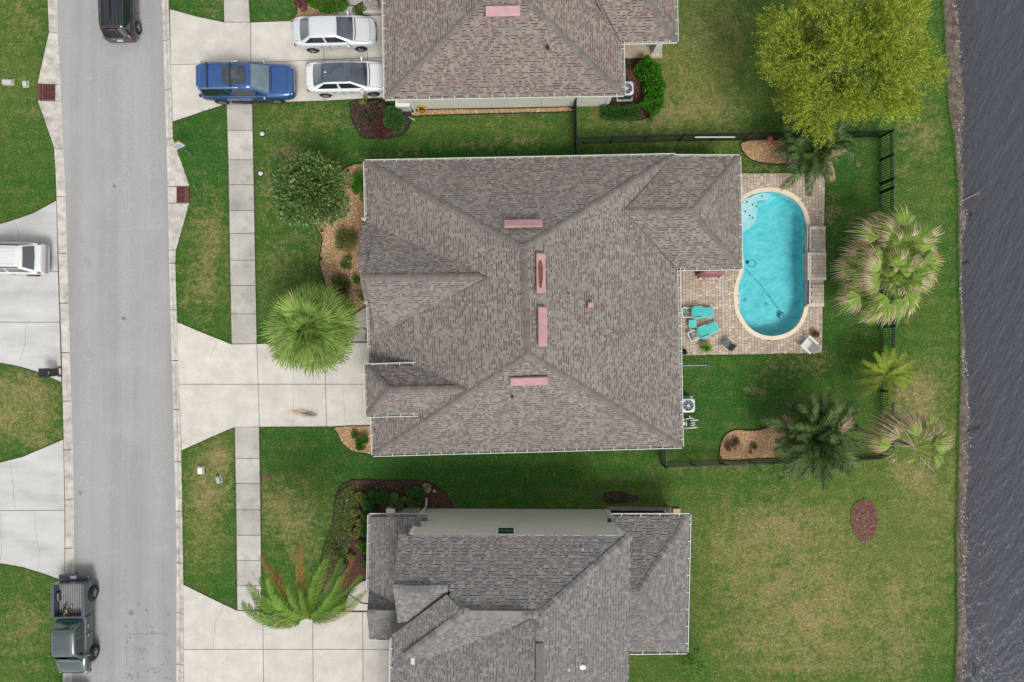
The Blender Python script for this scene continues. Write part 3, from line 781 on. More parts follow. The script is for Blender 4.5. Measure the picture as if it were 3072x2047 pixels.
# ---------------------------------------------------------------- the upper house
B = root('pink_brown_roofed_house', P(1500, 0, 0), label='cream house with pinkish brown shingle roof at the driveway of three cars', cat='house')
bSW, bSE, bNW, bNE = P(1158, 294, E), P(1869, 282, E), P(1145, -520, E), P(1858, -520, E)
bR1, bR2 = P(1512, -64, 5.6), P(1508, -330, 5.6)
vSW, vSE, vNE, vNW = P(1850, 127, E), P(2028, 122, E), P(2022, -240, E), P(1846, -240, E)
vR, vR0 = P(1901, -55, 4.05), P(1760, -55, 4.05)
planesB = [[bSW, bSE, bR1], [bSE, bNE, bR2, bR1], [bNW, bSW, bR1, bR2], [bNE, bNW, bR2], [vSW, vSE, vR, vR0], [vSE, vNE, vR], [vNE, vNW, vR0, vR]]
roB = roof(B, planesB, MT['shingle_pink'], MT['deck'], 12)
for a, b in ((bSW, bR1), (bSE, bR1), (bR1, bR2), (vSE, vR), (vR, P(1800, -55, 4.05))): ridge_caps(roB, a, b, MT['cap'], 0.25)
valley(B, P(1862, 127, E + .04), P(1766, -52, 4.05), MT['flash'])
gutter(B, [[P(1145, -500, E), bSW, bSE, P(1866, 128, E)], [P(1866, 127, E), vSE, vNE]])
q = [gnd(1158, 292, E), gnd(1868, 281, E), gnd(1866, 127, E), gnd(2027, 122, E), gnd(2022, -240, E), gnd(1858, -520, E), gnd(1145, -520, E)]
mb = MB(); mb.prism([P(x, y, 0).xy for x, y in q], E - .22, E - .06, bottom=True); mb.build('fascia', MT['offwhite'], B)
mb = MB(); mb.prism([p.xy for p in (P(1204, 329, 0), P(1824, 318, 0), P(1820, 130, 0), P(1860, 130, 0), P(1850, -420, 0), P(1200, -420, 0))][::-1], -.1, E - .2); mb.build('wall', MT['offwhite'], B)
# lap seams and corner board on the south wall
mb = MB()
for px in (1412, 1623): a = P(px, 324, 0); mb.box((a.x, a.y - .012, 1.25), (.012, .02, 2.5))
mb.build('wall_joint', MT['siding'], B)
mb = MB(); a = P(1823, 318, 0); mb.box((a.x - .1, a.y - .03, 1.25), (.22, .05, 2.5)); mb.box((a.x + .02, a.y + .1, 1.25), (.05, .22, 2.5)); mb.build('corner_board', MT['white'], B)
# porch under the east wing: floor, post, windows
mb = MB(); mb.prism([p.xy for p in (P(1840, 177, 0), P(1986, 176, 0), P(1984, 60, 0), P(1840, 60, 0))][::-1], 0, .1); mb.build('porch_floor', mat('tan_concrete', [C(176, 160, 134), C(196, 182, 156)], 1.5, rough=.9), B)
mb = MB(); a = P(1963, 158, 0); mb.box((a.x, a.y, 1.3), (.36, .36, 2.4)); mb.box((a.x, a.y, .16), (.46, .46, .12)); mb.build('porch_post', MT['offwhite'], B)
mb = MB(); mb.prism([p.xy for p in (P(1862, 118, 0), P(1980, 117, 0), P(1980, 112, 0), P(1862, 112, 0))][::-1], .1, 2.5); wl_ = mb.build('porch_wall', mat('beige_wall', [C(170, 164, 150)], rough=.8), B)
MT['glass_pale'] = glass('pale_blue_glass', C(120, 146, 166))
for px in (1888, 1912, 1940):
    mb = MB(); a = P(px, 118.5, 0); mb.box((a.x, a.y, 1.3), (.42, .03, 1.5)); f = mb.build('porch_window', MT['white'], B)
    mb = MB(); mb.box((a.x, a.y - .02, 1.3), (.34, .02, 1.4)); mb.build('pane', MT['glass_pale'], f)
mb = MB(); c = P(1509, 33, 5.15); M = Matrix.Rotation(-math.pi / 2 + .02, 3, 'Z') @ Matrix.Rotation(.5, 3, 'Y'); mb.box(c + M @ Vector((0, 0, .1)), (.5, 1.85, .1), M=M, top=.97); mb.build('roof_vent', MT['pink_metal'], B)
pipe_vent(B, 1643, 142, 4.1, .055, .22, MT['dark'])
# stone entry pillar with its concrete base
mb = MB(); a = P(1120, 24, 0); mb.box((a.x + .1, a.y, .12), (1.35, .85, .24)); mb.build('pillar_base', MT['walk'], B)
stone = mat('rough_stone', [C(160, 146, 138), C(196, 184, 176), C(214, 204, 196)], 3.5, rough=.95, bump=.8, bscale=8)
pr = random.Random(5); a = P(1122, 18, 0)
sp = MB(); sp.box((a.x, a.y, 1.2), (.75, .6, 2.0)); pil = sp.build('stone_pillar', stone, B)
for lv in range(9):
    for side in range(4):
        for k in (-1, 0, 1):
            mb = MB(); w = .24 * pr.uniform(.85, 1.05); h = .2 * pr.uniform(.85, 1)
            if side < 2: mb.box((a.x + k * .25, a.y + (.31 if side else -.31), .35 + lv * .22), (w, .06 * pr.uniform(.6, 1.5), h))
            else: mb.box((a.x + (.385 if side == 2 else -.385), a.y + k * .2, .35 + lv * .22), (.06 * pr.uniform(.6, 1.5), w * .8, h))
            mb.build('stone', stone, pil)

# ---------------------------------------------------------------- the lower, two-storey house
D = root('grey_roofed_house', P(1560, 1900, 0), label='two-storey house with grey shingle roofs and taupe siding', cat='house')
U = 5.7
uNW, uNE = P(1197, 1604, U), P(1893, 1608, U)
uWa = P(1180, 1766, 7.15); uWb = P(1345, 1768, 7.15); uWs = P(1193, 1868, U)
uP, uQ = P(1393, 1838, 7.8), P(1618, 1846, 7.8)
uSE, uQS = P(1880, 2420, U), P(1625, 2420, 7.8)
GZ = 5.2
gw1, gw2 = P(1178, 1913, GZ), P(1166, 2420, GZ)
uX = P(1346, 1604.6, U); hB = P(1212, 1974, 5.88)
planesD = [[uX, uNW, uWa, uWb], [uNE, uX, uWb, uP, uQ],    # north slope, west and east of the step in the ridge
           [uSE, uNE, uQ, uQS],                      # east slope
           [uWs, P(1330, 1868, U), uWb, uWa],        # south side of the west gable
           [P(1178, 1905, 5.3), P(1180, 1978, 5.3), hB, uP, P(1342, 1780, 7.12)],   # west hip
           [hB, P(1345, 1976, 5.88), uQ, uP],        # south slope of the cross ridge
           [gw1, gw2, uQS, uQ]]                      # long west slope
lE = [P(1110, 1548, E), P(1108, 1765, E), P(1110, 1908, E)]
pW = [P(1110, 1552, E), P(1107, 1915, E), P(1262, 1915, 4.05), P(1262, 1552, 4.05)]
planesD += [[pW[1], pW[0], pW[3], pW[2]][::-1]]
pG = (P(1107, 1768, E), P(1101, 1840, 3.75), P(1230, 1840, 3.75), P(1240, 1768, E), P(1108, 1912, E), P(1240, 1912, E))
planesD += [[pG[3], pG[0], pG[1], pG[2]], [pG[4], pG[5], pG[2], pG[1]]]
nP = [P(1282, 1552, E), P(1110, 1548, E), P(1135, 1562, 2.98), P(1282, 1562, 2.98)]
planesD += [nP]
eNW, eNE, eSE, eSW = P(1838, 1548, E), P(2066, 1548, E), P(2057, 1955, E), P(1850, 1957, E)
eR, eR0 = P(1918, 1773, 4.45), P(1850, 1773, 4.45)
planesD += [[eNE, eNW, eR0, eR], [eSE, eNE, eR], [eSW, eSE, eR, eR0]]
roD = roof(D, planesD, MT['shingle_grey'], MT['deck_grey'], 13, 0.165)
for a, b in ((uNE, uQ), (uQS, uQ), (uP, uQ), (uP, P(1352, 1776, 7.2)), (hB, uP), (uWa, uWb), (eNE, eR), (eSE, eR), (pG[1], P(1190, 1840, 3.75))): ridge_caps(roD, a, b, MT['cap_grey'], 0.3, 1.15)
for a, b in ((P(1190, 1906, 5.38), P(1342, 1782, 7.12)), (P(1345, 1976, 5.95), uQ)): valley(D, a, b, MT['flash'])
# ridge vents lie along the ridges
for a, b in ((P(1213, 1767, 7.2), P(1290, 1767, 7.2)), (P(1408, 1842, 7.86), P(1565, 1844, 7.86)), (P(1618, 1930, 7.86), P(1620, 2060, 7.86)), (P(1128, 1841, 3.82), P(1188, 1841, 3.82))):
    mb = MB(); mb.bar(a, b, .36, .1); mb.build('ridge_vent', MT['cap_grey'], D)
gutter(D, [[P(1282, 1549, E), P(1110, 1548, E), P(1106, 1768, E)], [P(1110, 1912, E), P(1178, 1916, E)], [P(1178, 1918, GZ), gw2], [eSW, eSE, eNE, P(1836, 1548, E)]], 0.9)
# walls
wN = 1526.5
mb = MB(); mb.prism([p.xy for p in (P(1274, wN, 0), P(1821, wN + 3, 0), P(1821, 2300, 0), P(1400, 2300, 0), P(1400, 1880, 0), P(1274, 1860, 0))][::-1], -.1, U - .05); mb.build('wall', MT['siding'], D)
lap = MB(); a, b = P(1276, wN, 0), P(1819, wN + 3, 0)
lapm = MB(); lapm.box((0, 0, 0), ((b - a).length, .016, .14)); lap_me = lapm.mesh('siding_board', MT['siding'])
for i in range(34):
    z = .12 + i * .163
    link('siding_board', lap_me, D, (a + b) / 2 + Vector((0, .016, z)), rot=(0.06, 0, math.atan2(b.y - a.y, b.x - a.x)))
mb = MB(); mb.bar(a + Vector((0, .03, U - .07)), b + Vector((0, .03, U - .07)), .06, .16); mb.build('frieze_board', MT['white'], D)
for x, y0, z0, z1 in ((1274, wN, 0, 2.6), (1274, wN, 4.1, U - .1), (1821, wN + 3, 0, 2.6), (1821, wN + 3, 4.1, U - .1)):
    mb = MB(); p = P(x, y0, 0); mb.box((p.x, p.y + .01, (z0 + z1) / 2), (.24, .09, z1 - z0)); mb.build('corner_board', MT['white'], D)
mb = MB(); p = P(1509, wN + 1.5, 0); cx_ = P(1518, 1590, 5.0).x
mb.box((cx_, p.y + .04, 5.0), (1.02, .08, 1.25)); f = mb.build('window', MT['white'], D)
for zz in (4.7, 5.28):
    mb = MB(); mb.box((cx_, p.y + .085, zz), (.82, .03, .48)); mb.build('pane', glass('green_glass', C(30, 62, 58)), f)
mb = MB(); p = P(1588, wN, 0); mb.box((p.x - .05, p.y + .06, 2.9), (.18, .12, .12)); mb.build('wall_vent', MT['siding'], D)
# front porch: white box column, hooped railing, downspout
mb = MB(); p = P(1172, 1548, 0); q = P(1172, 1532, 1.0)
mb.box((q.x, q.y - .15, .55), (.5, .5, 1.1)); mb.build('porch_column', MT['white'], D)
mb = MB(); mb.prism([p.xy for p in (P(1172, 1524, 0), P(1262, 1522, 0), P(1262, 1880, 0), P(1172, 1880, 0))][::-1], 0, .2); mb.build('porch_floor', MT['walk'], D)
for i in range(9):
    mb = MB(); p = P(1200 + i * 7.2, 1536, .6)
    mb.tube([(p.x, p.y - .02, .2), (p.x, p.y, .85), (p.x + .05, p.y - .02, .98), (p.x + .1, p.y - .12, 1.0)], .018, 5); mb.build('railing_hoop', MT['white'], D)
mb = MB(); a = P(1279, 1516, 0.05); b = P(1258, 1545, 2.5); mb.bar((a.x - .02, a.y - .1, .1), (b.x - .0, b.y + .02, 2.5), .1, .09); mb.bar((a.x - .02, a.y - .1, .1), (a.x + .02, a.y + .45, .05), .1, .08); mb.build('downspout', MT['white'], D)
mb = MB(); a = P(1856, 1535, 0); mb.box((a.x, a.y - .05, 1.4), (.08, .08, 2.6)); mb.build('downspout', MT['siding'], D)
mb = MB(); c = P(1828, 1561, 2.9); mb.box(c, (.18, .16, .2)); mb.build('wall_lamp', MT['dark'], D)
# screened lanai on the east side
mb = MB(); mb.prism([p.xy for p in (P(1822, 1534, 0), P(2008, 1534, 0), P(2000, 1880, 0), P(1822, 1880, 0))][::-1], 0, 2.5); mb.build('lanai_screen', mat('dark_screen', [C(30, 34, 36)], rough=.7), D)
mb = MB(); mb.bar(P(1822, 1526, .12), P(2012, 1528, .12), .2, .24); mb.build('lanai_sill', mat('weathered_timber', [C(140, 130, 118), C(168, 158, 146)], 4, rough=.9), D)
for px in (1992, 2004):
    mb = MB(); a = P(px, 1531, 0); mb.box((a.x, a.y + .02, 1.3), (.14, .12, 2.5)); mb.build('lanai_post', MT['white'], D)
mb = MB(); a = P(2028, 1531, 0); mb.box((a.x, a.y, .12), (.45, .24, .16)); mb.build('step_block', mat('peach_block', [C(214, 178, 150)], rough=.9), D)
# roof fittings
mb = MB(); c = P(1747, 1998, 6.75); mb.ell(c + Vector((0, 0, .15)), (.17, .14, .05), 12, 6); mb.tube([c, c + Vector((-.2, .05, .2))], .02, 6); mb.build('satellite_dish', MT['white'], D)
pipe_vent(D, 1705, 2003, 7.0, .06, .3, MT['white']); pipe_vent(D, 1748, 1648, 6.2, .03, .2, MT['white'])
mb = MB(); c = P(1335, 2002, 5.6); mb.box(c, (.45, .4, .14), top=.85); mb.build('roof_vent', MT['deck_grey'], D)
mb = MB(); mb.prism([p.xy for p in (P(1230, 1930, 0), P(1840, 1880, 0), P(1840, 2380, 0), P(1225, 2380, 0))][::-1], 0, GZ - .1); mb.build('garage_wall', MT['siding'], D)
# street-side doors and windows
def west_window(house, px, py, z, w, h):
    p = P(px, py, 0); mb = MB(); mb.box((p.x - .03, p.y, z), (.08, w + .16, h + .16)); f = mb.build('window', MT['white'], house)
    for k in (-1, 1): mb = MB(); mb.box((p.x - .075, p.y, z + k * h * .26), (.03, w, h * .46)); mb.build('pane', MT['glass'], f)
def west_door(house, px, py, w, h, n, name, z0=.05):
    p = P(px, py, 0); mb = MB(); mb.box((p.x - .03, p.y, z0 + h / 2), (.06, w, h)); d = mb.build(name, MT['white'], house)
    for k in range(n): mb = MB(); mb.box((p.x - .07, p.y, z0 + h * (k + .5) / n), (.03, w - .08, h / n - .05)); mb.build('door_panel', MT['offwhite'], d)
west_window(A, 1156, 600, 1.5, 1.2, 1.3); west_window(A, 1158, 760, 1.5, 1.6, 1.5); west_window(A, 1160, 880, 1.5, .9, 1.4); west_door(A, 1161, 975, 1.0, 2.1, 3, 'front_door')
west_door(B, 1203, 215, 2.4, 2.1, 4, 'garage_door'); west_door(B, 1202, 115, 2.4, 2.1, 4, 'garage_door')
west_door(D, 1227, 1990, 2.5, 2.2, 4, 'garage_door'); west_window(D, 1273, 1600, 4.7, 1.0, 1.2); west_window(D, 1273, 1700, 4.7, 1.0, 1.2); west_door(D, 1273, 1800, 1.0, 2.1, 3, 'front_door', .2)

# ================================================================== POOL AND PATIO
def q2(cx, cy_): return (1950 + cx / 2.412, 450 + cy_ / 2.412)
POOL_PX = [q2(*p) for p in ((640, 450), (662, 385), (700, 345), (760, 315), (830, 301), (895, 300), (960, 315), (1030, 350), (1085, 405), (1115, 470), (1128, 550), (1128, 700), (1128, 900), (1126, 1060), (1117, 1140), (1085, 1235), (1030, 1300), (960, 1335), (880, 1348), (800, 1335), (730, 1295), (680, 1235), (645, 1165), (635, 1100), (634, 1030), (645, 960), (670, 890), (676, 830), (668, 740), (655, 660), (640, 560))]
pool_in = smooth_closed([P(x, y, 0).xy for x, y in POOL_PX], 3)
pool_in = [Vector(p) for p in pool_in]
_ar = sum(pool_in[i].x * pool_in[(i + 1) % len(pool_in)].y - pool_in[(i + 1) % len(pool_in)].x * pool_in[i].y for i in range(len(pool_in)))
if _ar < 0: pool_in = pool_in[::-1]
pool_out = inset(pool_in, -0.24)
pool_mid = inset(pool_in, -0.10)
PC = P(2265, 810, 0)
pool = root('swimming_pool', PC, label='kidney-shaped turquoise swimming pool with cream coping', cat='pool')
def ring(mb, a, b, za, zb, mi=0):
    n = len(a); s = len(mb.v)
    mb.v += [(p.x, p.y, za) for p in a] + [(p.x, p.y, zb) for p in b]
    for i in range(n):
        j = (i + 1) % n; mb.f.append((s + i, s + j, s + n + j, s + n + i)); mb.m.append(mi)
# coping: bull-nosed stones, each its own piece
MT['coping'] = mat('cream_coping', [C(236, 218, 190), C(246, 230, 204)], 2, rough=.8, rand=0.03, fine=.04)
n = len(pool_in); stepc = 3
for i in range(0, n, stepc):
    mb = MB(); idx = [(i + k) % n for k in range(stepc + 1)]
    ri = [pool_in[k] for k in idx]; ro_ = [pool_out[k] for k in idx]
    t = 0.004
    prof = []
    for k, (a, b) in enumerate(zip(ri, ro_)):
        e = (ri[min(k + 1, stepc)] - ri[max(k - 1, 0)]).normalized()
        sh = e * (t if k == 0 else (-t if k == stepc else 0)); d = (b - a).normalized()
        prof.append([(*(a - d * .02 + sh), -.05), (*(a - d * .025 + sh), .03), (*(a + sh), .065), (*(b + sh), .06), (*(b + sh), -.05)])
    mb.v = [p for r in prof for p in r]
    for k in range(stepc):
        for j in range(4): mb.f.append((k * 5 + j, k * 5 + j + 1, (k + 1) * 5 + j + 1, (k + 1) * 5 + j)); mb.m.append(0)
    for k in (0, stepc): mb.f.append(tuple(k * 5 + j for j in range(5))); mb.m.append(0)
    mb.build('coping_stone', MT['coping'], pool, smooth=True, angle=40)
# shell: tiled band, plaster wall and floor
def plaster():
    m, nt, b, pos, g = newmat('caustic_streaked_plaster')
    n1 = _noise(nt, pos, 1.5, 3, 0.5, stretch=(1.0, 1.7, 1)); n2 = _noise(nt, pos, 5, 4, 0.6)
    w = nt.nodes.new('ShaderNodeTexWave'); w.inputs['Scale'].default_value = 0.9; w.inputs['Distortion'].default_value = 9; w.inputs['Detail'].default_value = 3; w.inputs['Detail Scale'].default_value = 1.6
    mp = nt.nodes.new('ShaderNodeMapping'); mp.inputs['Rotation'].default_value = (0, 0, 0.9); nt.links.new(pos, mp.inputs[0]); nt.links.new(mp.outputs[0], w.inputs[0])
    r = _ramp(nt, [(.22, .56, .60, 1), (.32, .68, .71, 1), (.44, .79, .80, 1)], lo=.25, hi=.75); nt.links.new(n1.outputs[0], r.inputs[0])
    c = _mix(nt, _mr(nt, w.outputs[0], .35, .95, 0, .24), r.outputs[0], (.52, .84, .84, 1))  # pale wavy streaks: rippling water light painted into the plaster colour
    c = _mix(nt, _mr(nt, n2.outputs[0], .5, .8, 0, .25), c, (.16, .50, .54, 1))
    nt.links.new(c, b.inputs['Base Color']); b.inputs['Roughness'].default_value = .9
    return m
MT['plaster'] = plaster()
MT['blue_tile'] = mat('blue_tile', [C(14, 44, 96), C(22, 66, 128)], 12, rough=.2, coat=.6)
mb = MB(); ring(mb, pool_in, pool_in, -0.02, -0.14)
mb.build('tile_band', mat('pale_tile', [C(120, 170, 190), C(150, 196, 210)], 10, rough=.3), pool)
mb = MB()
p1 = inset(pool_in, .012); p2 = inset(pool_in, .14)
ring(mb, p1, p1, -.1, -.95); ring(mb, p1, p2, -.95, -1.12)
cen = sum((Vector(p) for p in pool_in), Vector((0, 0))) / n
# the floor falls gently to the south
tri = tessellate_polygon([[Vector((p.x, p.y, 0)) for p in p2]]); s0 = len(mb.v)
mb.v += [(p.x, p.y, -1.12) for p in p2]
for t in tri:
    a, b_, c_ = (p2[i] for i in t); mb.f.append(tuple(s0 + i for i in (t if (b_ - a).cross(c_ - a) > 0 else t[::-1]))); mb.m.append(0)
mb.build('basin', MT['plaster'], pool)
def shelf(px, z0, z1, name):
    q = clip_poly([tuple(P(*q2(*p), 0).xy) for p in px], [tuple(p) for p in p1]) if False else [P(*q2(*p), 0).xy for p in px]
    mb = MB(); mb.prism(q, z0, z1); return mb.build(name, mat('step_plaster', [(.33, .56, .60, 1), (.40, .62, .66, 1)], 3, rough=.9), pool)
shelf([(655, 440), (670, 388), (710, 346), (770, 318), (830, 304), (885, 304), (868, 350), (855, 358), (800, 358), (785, 372), (792, 430), (780, 500), (735, 560), (655, 610), (646, 520)], -1.1, -.30, 'entry_step')
shelf([(655, 440), (670, 388), (700, 352), (760, 324), (755, 400), (735, 470), (655, 540), (648, 500)], -1.1, -.16, 'entry_step')
shelf([(634, 1020), (650, 1024), (664, 1040), (664, 1135), (652, 1155), (642, 1158), (636, 1100)], -1.1, -.25, 'bench_step')
# drain fittings, jets
MT['navy'] = mat('navy_fitting', [C(16, 28, 60)], rough=.4)
for x, y, z in ((811, 336, -.29), (703, 378, -.15), (742, 396, -.15), (768, 410, -.29), (690, 446, -.15), (722, 476, -.15), (742, 494, -.29), (663, 571, -.29), (638, 1058, -.24), (640, 1122, -.24)):
    mb = MB(); p = P(*q2(x, y), z); mb.lathe([(.045, 0), (.045, .03), (.03, .035)], p, 10); mb.build('step_marker', MT['navy'], pool)
for x, y in ((892, 1110), (736, 1082)):
    mb = MB(); p = P(*q2(x, y), 0); mb.lathe([(.11, -1.11), (.11, -1.07), (.08, -1.06)], (p.x, p.y, 0), 14); mb.build('floor_drain', mat('pale_drain', [C(170, 214, 214)], rough=.6), pool)
MT['pool_water'] = water_material('pool_water', (0.02, 0.74, 0.78, 1), 0.54, 1.6, 0.6, 0.12, stretch=(1, 1.5, 1), rough=0.02)
mb = MB(); pw = inset(pool_in, .004); ring(mb, inset(pool_in, 0.02), pw, -1.6, -.12)
mb2 = MB(); mb2.prism([p for p in inset(pool_in, -.01)], -1.2, -.11, bottom=True)
mb2.build('water', MT['pool_water'], pool)
# cleaner with its hose, on the floor and floating
clean = root('pool_cleaner', P(2329, 946, -.9), label='blue pool cleaner with thin blue hose lying in the pool', cat='pool cleaner')
MT['hose_blue'] = mat('blue_hose', [C(24, 92, 150)], rough=.4); MT['cleaner_blue'] = mat('cleaner_shell', [C(70, 170, 210), C(30, 110, 170)], 14, rough=.3)
hp = [P(*q2(x, y), -.4 - .5 * i / 8) for i, (x, y) in enumerate(((697, 850), (703, 870), (722, 892), (760, 935), (803, 978), (835, 1020), (866, 1060), (900, 1105), (935, 1160)))]
mb = MB(); mb.tube(hp, .011, 6); mb.build('hose', MT['hose_blue'], clean)
lp = []
for k in range(26):
    a = k / 12 * 2 * math.pi; lp.append(P(*q2(728 + 28 * math.cos(a) + k * .6, 822 + 27 * math.sin(a)), -.3))
mb = MB(); mb.tube(lp, .011, 6); mb.build('hose_coil', MT['hose_blue'], clean)
mb = MB(); p = P(*q2(704, 812), -.28); mb.ell(p, (.09, .13, .06), 10, 6); mb.build('hose_float', MT['navy'], clean)
for x, y in ((722, 892), (803, 978), (866, 1060), (923, 1140)):
    mb = MB(); mb.ell(P(*q2(x, y), -.5), (.04, .04, .04), 8, 5); mb.build('hose_swivel', MT['navy'], clean)
mb = MB(); p = P(*q2(948, 1196), -.9); R = Matrix.Rotation(1.0, 3, 'Z'); mb.ell(p, (.22, .14, .14), 12, 7, R=R); mb.build('body', MT['cleaner_blue'], clean)
for dx in (-.1, .05):
    mb = MB(); mb.ell(p + R @ Vector((dx, 0, .1)), (.05, .11, .05), 8, 5, R=R); mb.build('vane', MT['white'], clean)
# tile face below the raised platforms
mb = MB(); a, b = P(*q2(1131, 560), 0), P(*q2(1126, 1122), 0); tilemb = MB(); tilemb.box((0, 0, 0), (.06, .145, .145)); tme = tilemb.mesh('wall_tile', MT['blue_tile'])
for i in range(31):
    for j in range(4): link('wall_tile', tme, pool, a + (b - a) * ((i + .5) / 31) + Vector((-.035, 0, -.05 + j * .15)))

# --- patio of pavers
MT['paver'] = mat('tan_paver', [C(200, 180, 158), C(216, 199, 177), C(186, 166, 147), C(208, 190, 172), C(194, 173, 157), C(224, 209, 189), C(204, 187, 166)], island='const', rough=.92, fine=.07, fscale=30, stain=C(170, 154, 138), sscale=.55, slo=.5, shi=.78)
MT['paver_one'] = mat('tan_paver_single', [C(192, 172, 152), C(216, 199, 177)], 2.2, rough=.92, rand=.1, fine=.07, fscale=30, stain=C(170, 154, 138), sscale=.55, slo=.5, shi=.78)
PATIO = [P(*q2(x, y), 0).xy for x, y in ((560, 168), (1266, 168), (1268, 560), (1258, 1140), (1244, 1470), (150, 1489), (150, 780), (560, 780))]
PATIO = PATIO[::-1]
patio = root('patio', P(2160, 950, 0), label='tan paver patio around the pool', kind='structure')
po = [Vector(p) for p in PATIO]; tr_ = tessellate_polygon([[Vector((p.x, p.y, 0)) for p in po], [Vector((p.x, p.y, 0)) for p in pool_mid]]); allp = po + pool_mid
mb = MB(); mb.v = [(p.x, p.y, .012) for p in allp]
for t in tr_:
    a, b, c = (allp[i] for i in t); mb.f.append(tuple(t) if (b - a).cross(c - a) > 0 else tuple(t)[::-1]); mb.m.append(0)
mb.build('sand_bed', MT['soil'], patio)
pav = []; cut_pav = []; ang = math.radians(0.3)
ca, sa = math.cos(ang), math.sin(ang); org = P(2034, 1062, 0).xy
pt = [tuple(p) for p in PATIO]; pm = [tuple(p) for p in inset(pool_in, -.2)]
r4 = random.Random(21)
cw, j = 0.195, 0
hull = [tuple(P(*q2(x, y), 0).xy) for x, y in ((150, 1489), (1244, 1470), (1266, 170), (150, 170))]
for ci in range(-4, 50):
    xx = ci * cw; yy = -.4 + (.1 if ci % 2 else 0)
    while yy < 11.8:
        hgt = r4.choice((.15, .2, .2, .25))
        cx_, cyy = xx, yy + hgt / 2
        wx, wy = org.x + cx_ * ca - cyy * sa, org.y + cx_ * sa + cyy * ca
        if not inside((wx, wy), pm):
            rc = [(wx + (a * ca - b * sa), wy + (a * sa + b * ca)) for a, b in ((-cw / 2, -hgt / 2), (cw / 2, -hgt / 2), (cw / 2, hgt / 2), (-cw / 2, hgt / 2))]
            cl = clip_poly(rc, hull)
            if len(cl) == 4 and all(abs(u[0] - v[0]) + abs(u[1] - v[1]) < 1e-6 for u, v in zip(sorted(cl), sorted(rc))): pav.append((wx, wy, cw - .014, hgt - .014))
            elif len(cl) >= 3: cut_pav.append(cl)
        yy += hgt
def paver(mb, x, y, w, h, z):
    R = Matrix.Rotation(ang, 3, 'Z'); e = .012; vs = []
    for k, zz in ((0, -.02), (0, z - .008), (e, z)):
        for sx_, sy_ in ((-1, -1), (1, -1), (1, 1), (-1, 1)): vs.append(R @ Vector((sx_ * (w / 2 - k), sy_ * (h / 2 - k), zz)) + Vector((x, y, 0)))
    mb.add(vs, [(8, 9, 10, 11)] + [(a + i, a + (i + 1) % 4, a + 4 + (i + 1) % 4, a + 4 + i) for a in (0, 4) for i in range(4)])
seen = [p for p in pav if p[0] > P(2040, 0, 0).x and not (p[1] > P(0, 770, 0).y and p[0] < P(2215, 0, 0).x)]
seen.sort(key=lambda p: -p[2] * p[3]); first = set(seen[:290])
rest = MB(); pav_me = {}
for p in pav:
    z = .03 + r4.uniform(-.003, .003)
    if p in first:
        key = round(p[3], 3)
        if key not in pav_me:
            q = MB(); paver(q, 0, 0, p[2], p[3], .03); pav_me[key] = q.mesh('paver', MT['paver_one'])
        link('paver', pav_me[key], patio, (p[0], p[1], z - .03))
    else: paver(rest, *p, z)
for cl in cut_pav:
    q = [Vector(p) for p in cl]; ar_ = abs(sum(q[i].x * q[(i + 1) % len(q)].y - q[(i + 1) % len(q)].x * q[i].y for i in range(len(q)))) / 2
    if ar_ > .006: rest.prism(inset(q, .007), -.02, .03)
o = rest.build('pavers', MT['paver'], patio); o['kind'] = 'stuff'
mb = MB(); mb.bar(P(*q2(524, 870), .034), P(*q2(535, 1400), .034), .09, .012); mb.build('deck_drain', mat('drain_grey', [C(196, 190, 190)], rough=.8), patio)
# raised platforms along the east side of the pool
plat = root('pool_ledge', P(2450, 800, 0), label='raised three-step paver ledge along the east edge of the pool', cat='pool ledge')
MT['pale_cap'] = mat('pale_cap_stone', [C(212, 204, 194), C(226, 218, 206)], 2, rough=.9, rand=.06, fine=.04)
for x0, x1, y0, y1, h in ((1137, 1270, 553, 741, .42), (1140, 1275, 741, 944, .62), (1134, 1259, 944, 1134, .34)):
    a, b = P(*q2(x0, y0), h), P(*q2(x1, y1), h)
    mb = MB(); mb.box(((a.x + b.x) / 2, (a.y + b.y) / 2, h / 2 - .05), (b.x - a.x, a.y - b.y - .01, h - .03)); mb.build('ledge_wall', MT['paver_one'], plat)
    w = .21; nx = 6; ny = int((a.y - b.y) / .2)
    for i in range(ny):
        yv = a.y - (a.y - b.y) * (i + .5) / ny; hh = (a.y - b.y) / ny
        for k in range(3):
            if (i in (0, ny - 1) and k) or (i not in (0, ny - 1) and k): continue
            mb = MB(); mb.box((a.x + .12, yv, h + .0), (.24, hh - .012, .06)); mb.build('cap_stone', MT['pale_cap'], plat)
    for i in (0, ny - 1):
        if (y0 == 944 and i == 0): continue
        yv = a.y - (a.y - b.y) * (i + .5) / ny; hh = (a.y - b.y) / ny
        for k in range(3):
            ww = (b.x - a.x - .25) / 3; mb = MB(); mb.box((a.x + .25 + ww * (k + .5), yv, h), (ww - .012, hh - .012, .06)); mb.build('cap_stone', MT['pale_cap'], plat)
    pm_ = None
    for i in range(1, ny - 1):
        yv = a.y - (a.y - b.y) * (i + .5) / ny; hh = (a.y - b.y) / ny; xx = a.x + .25 + (.06 if i % 2 else 0)
        while xx < b.x - .03:
            ww = min(.2, b.x - xx)
            mb = MB(); mb.box((xx + ww / 2, yv, h - .005), (ww - .012, hh - .012, .05)); mb.build('paver', MT['paver_one'], plat); xx += ww

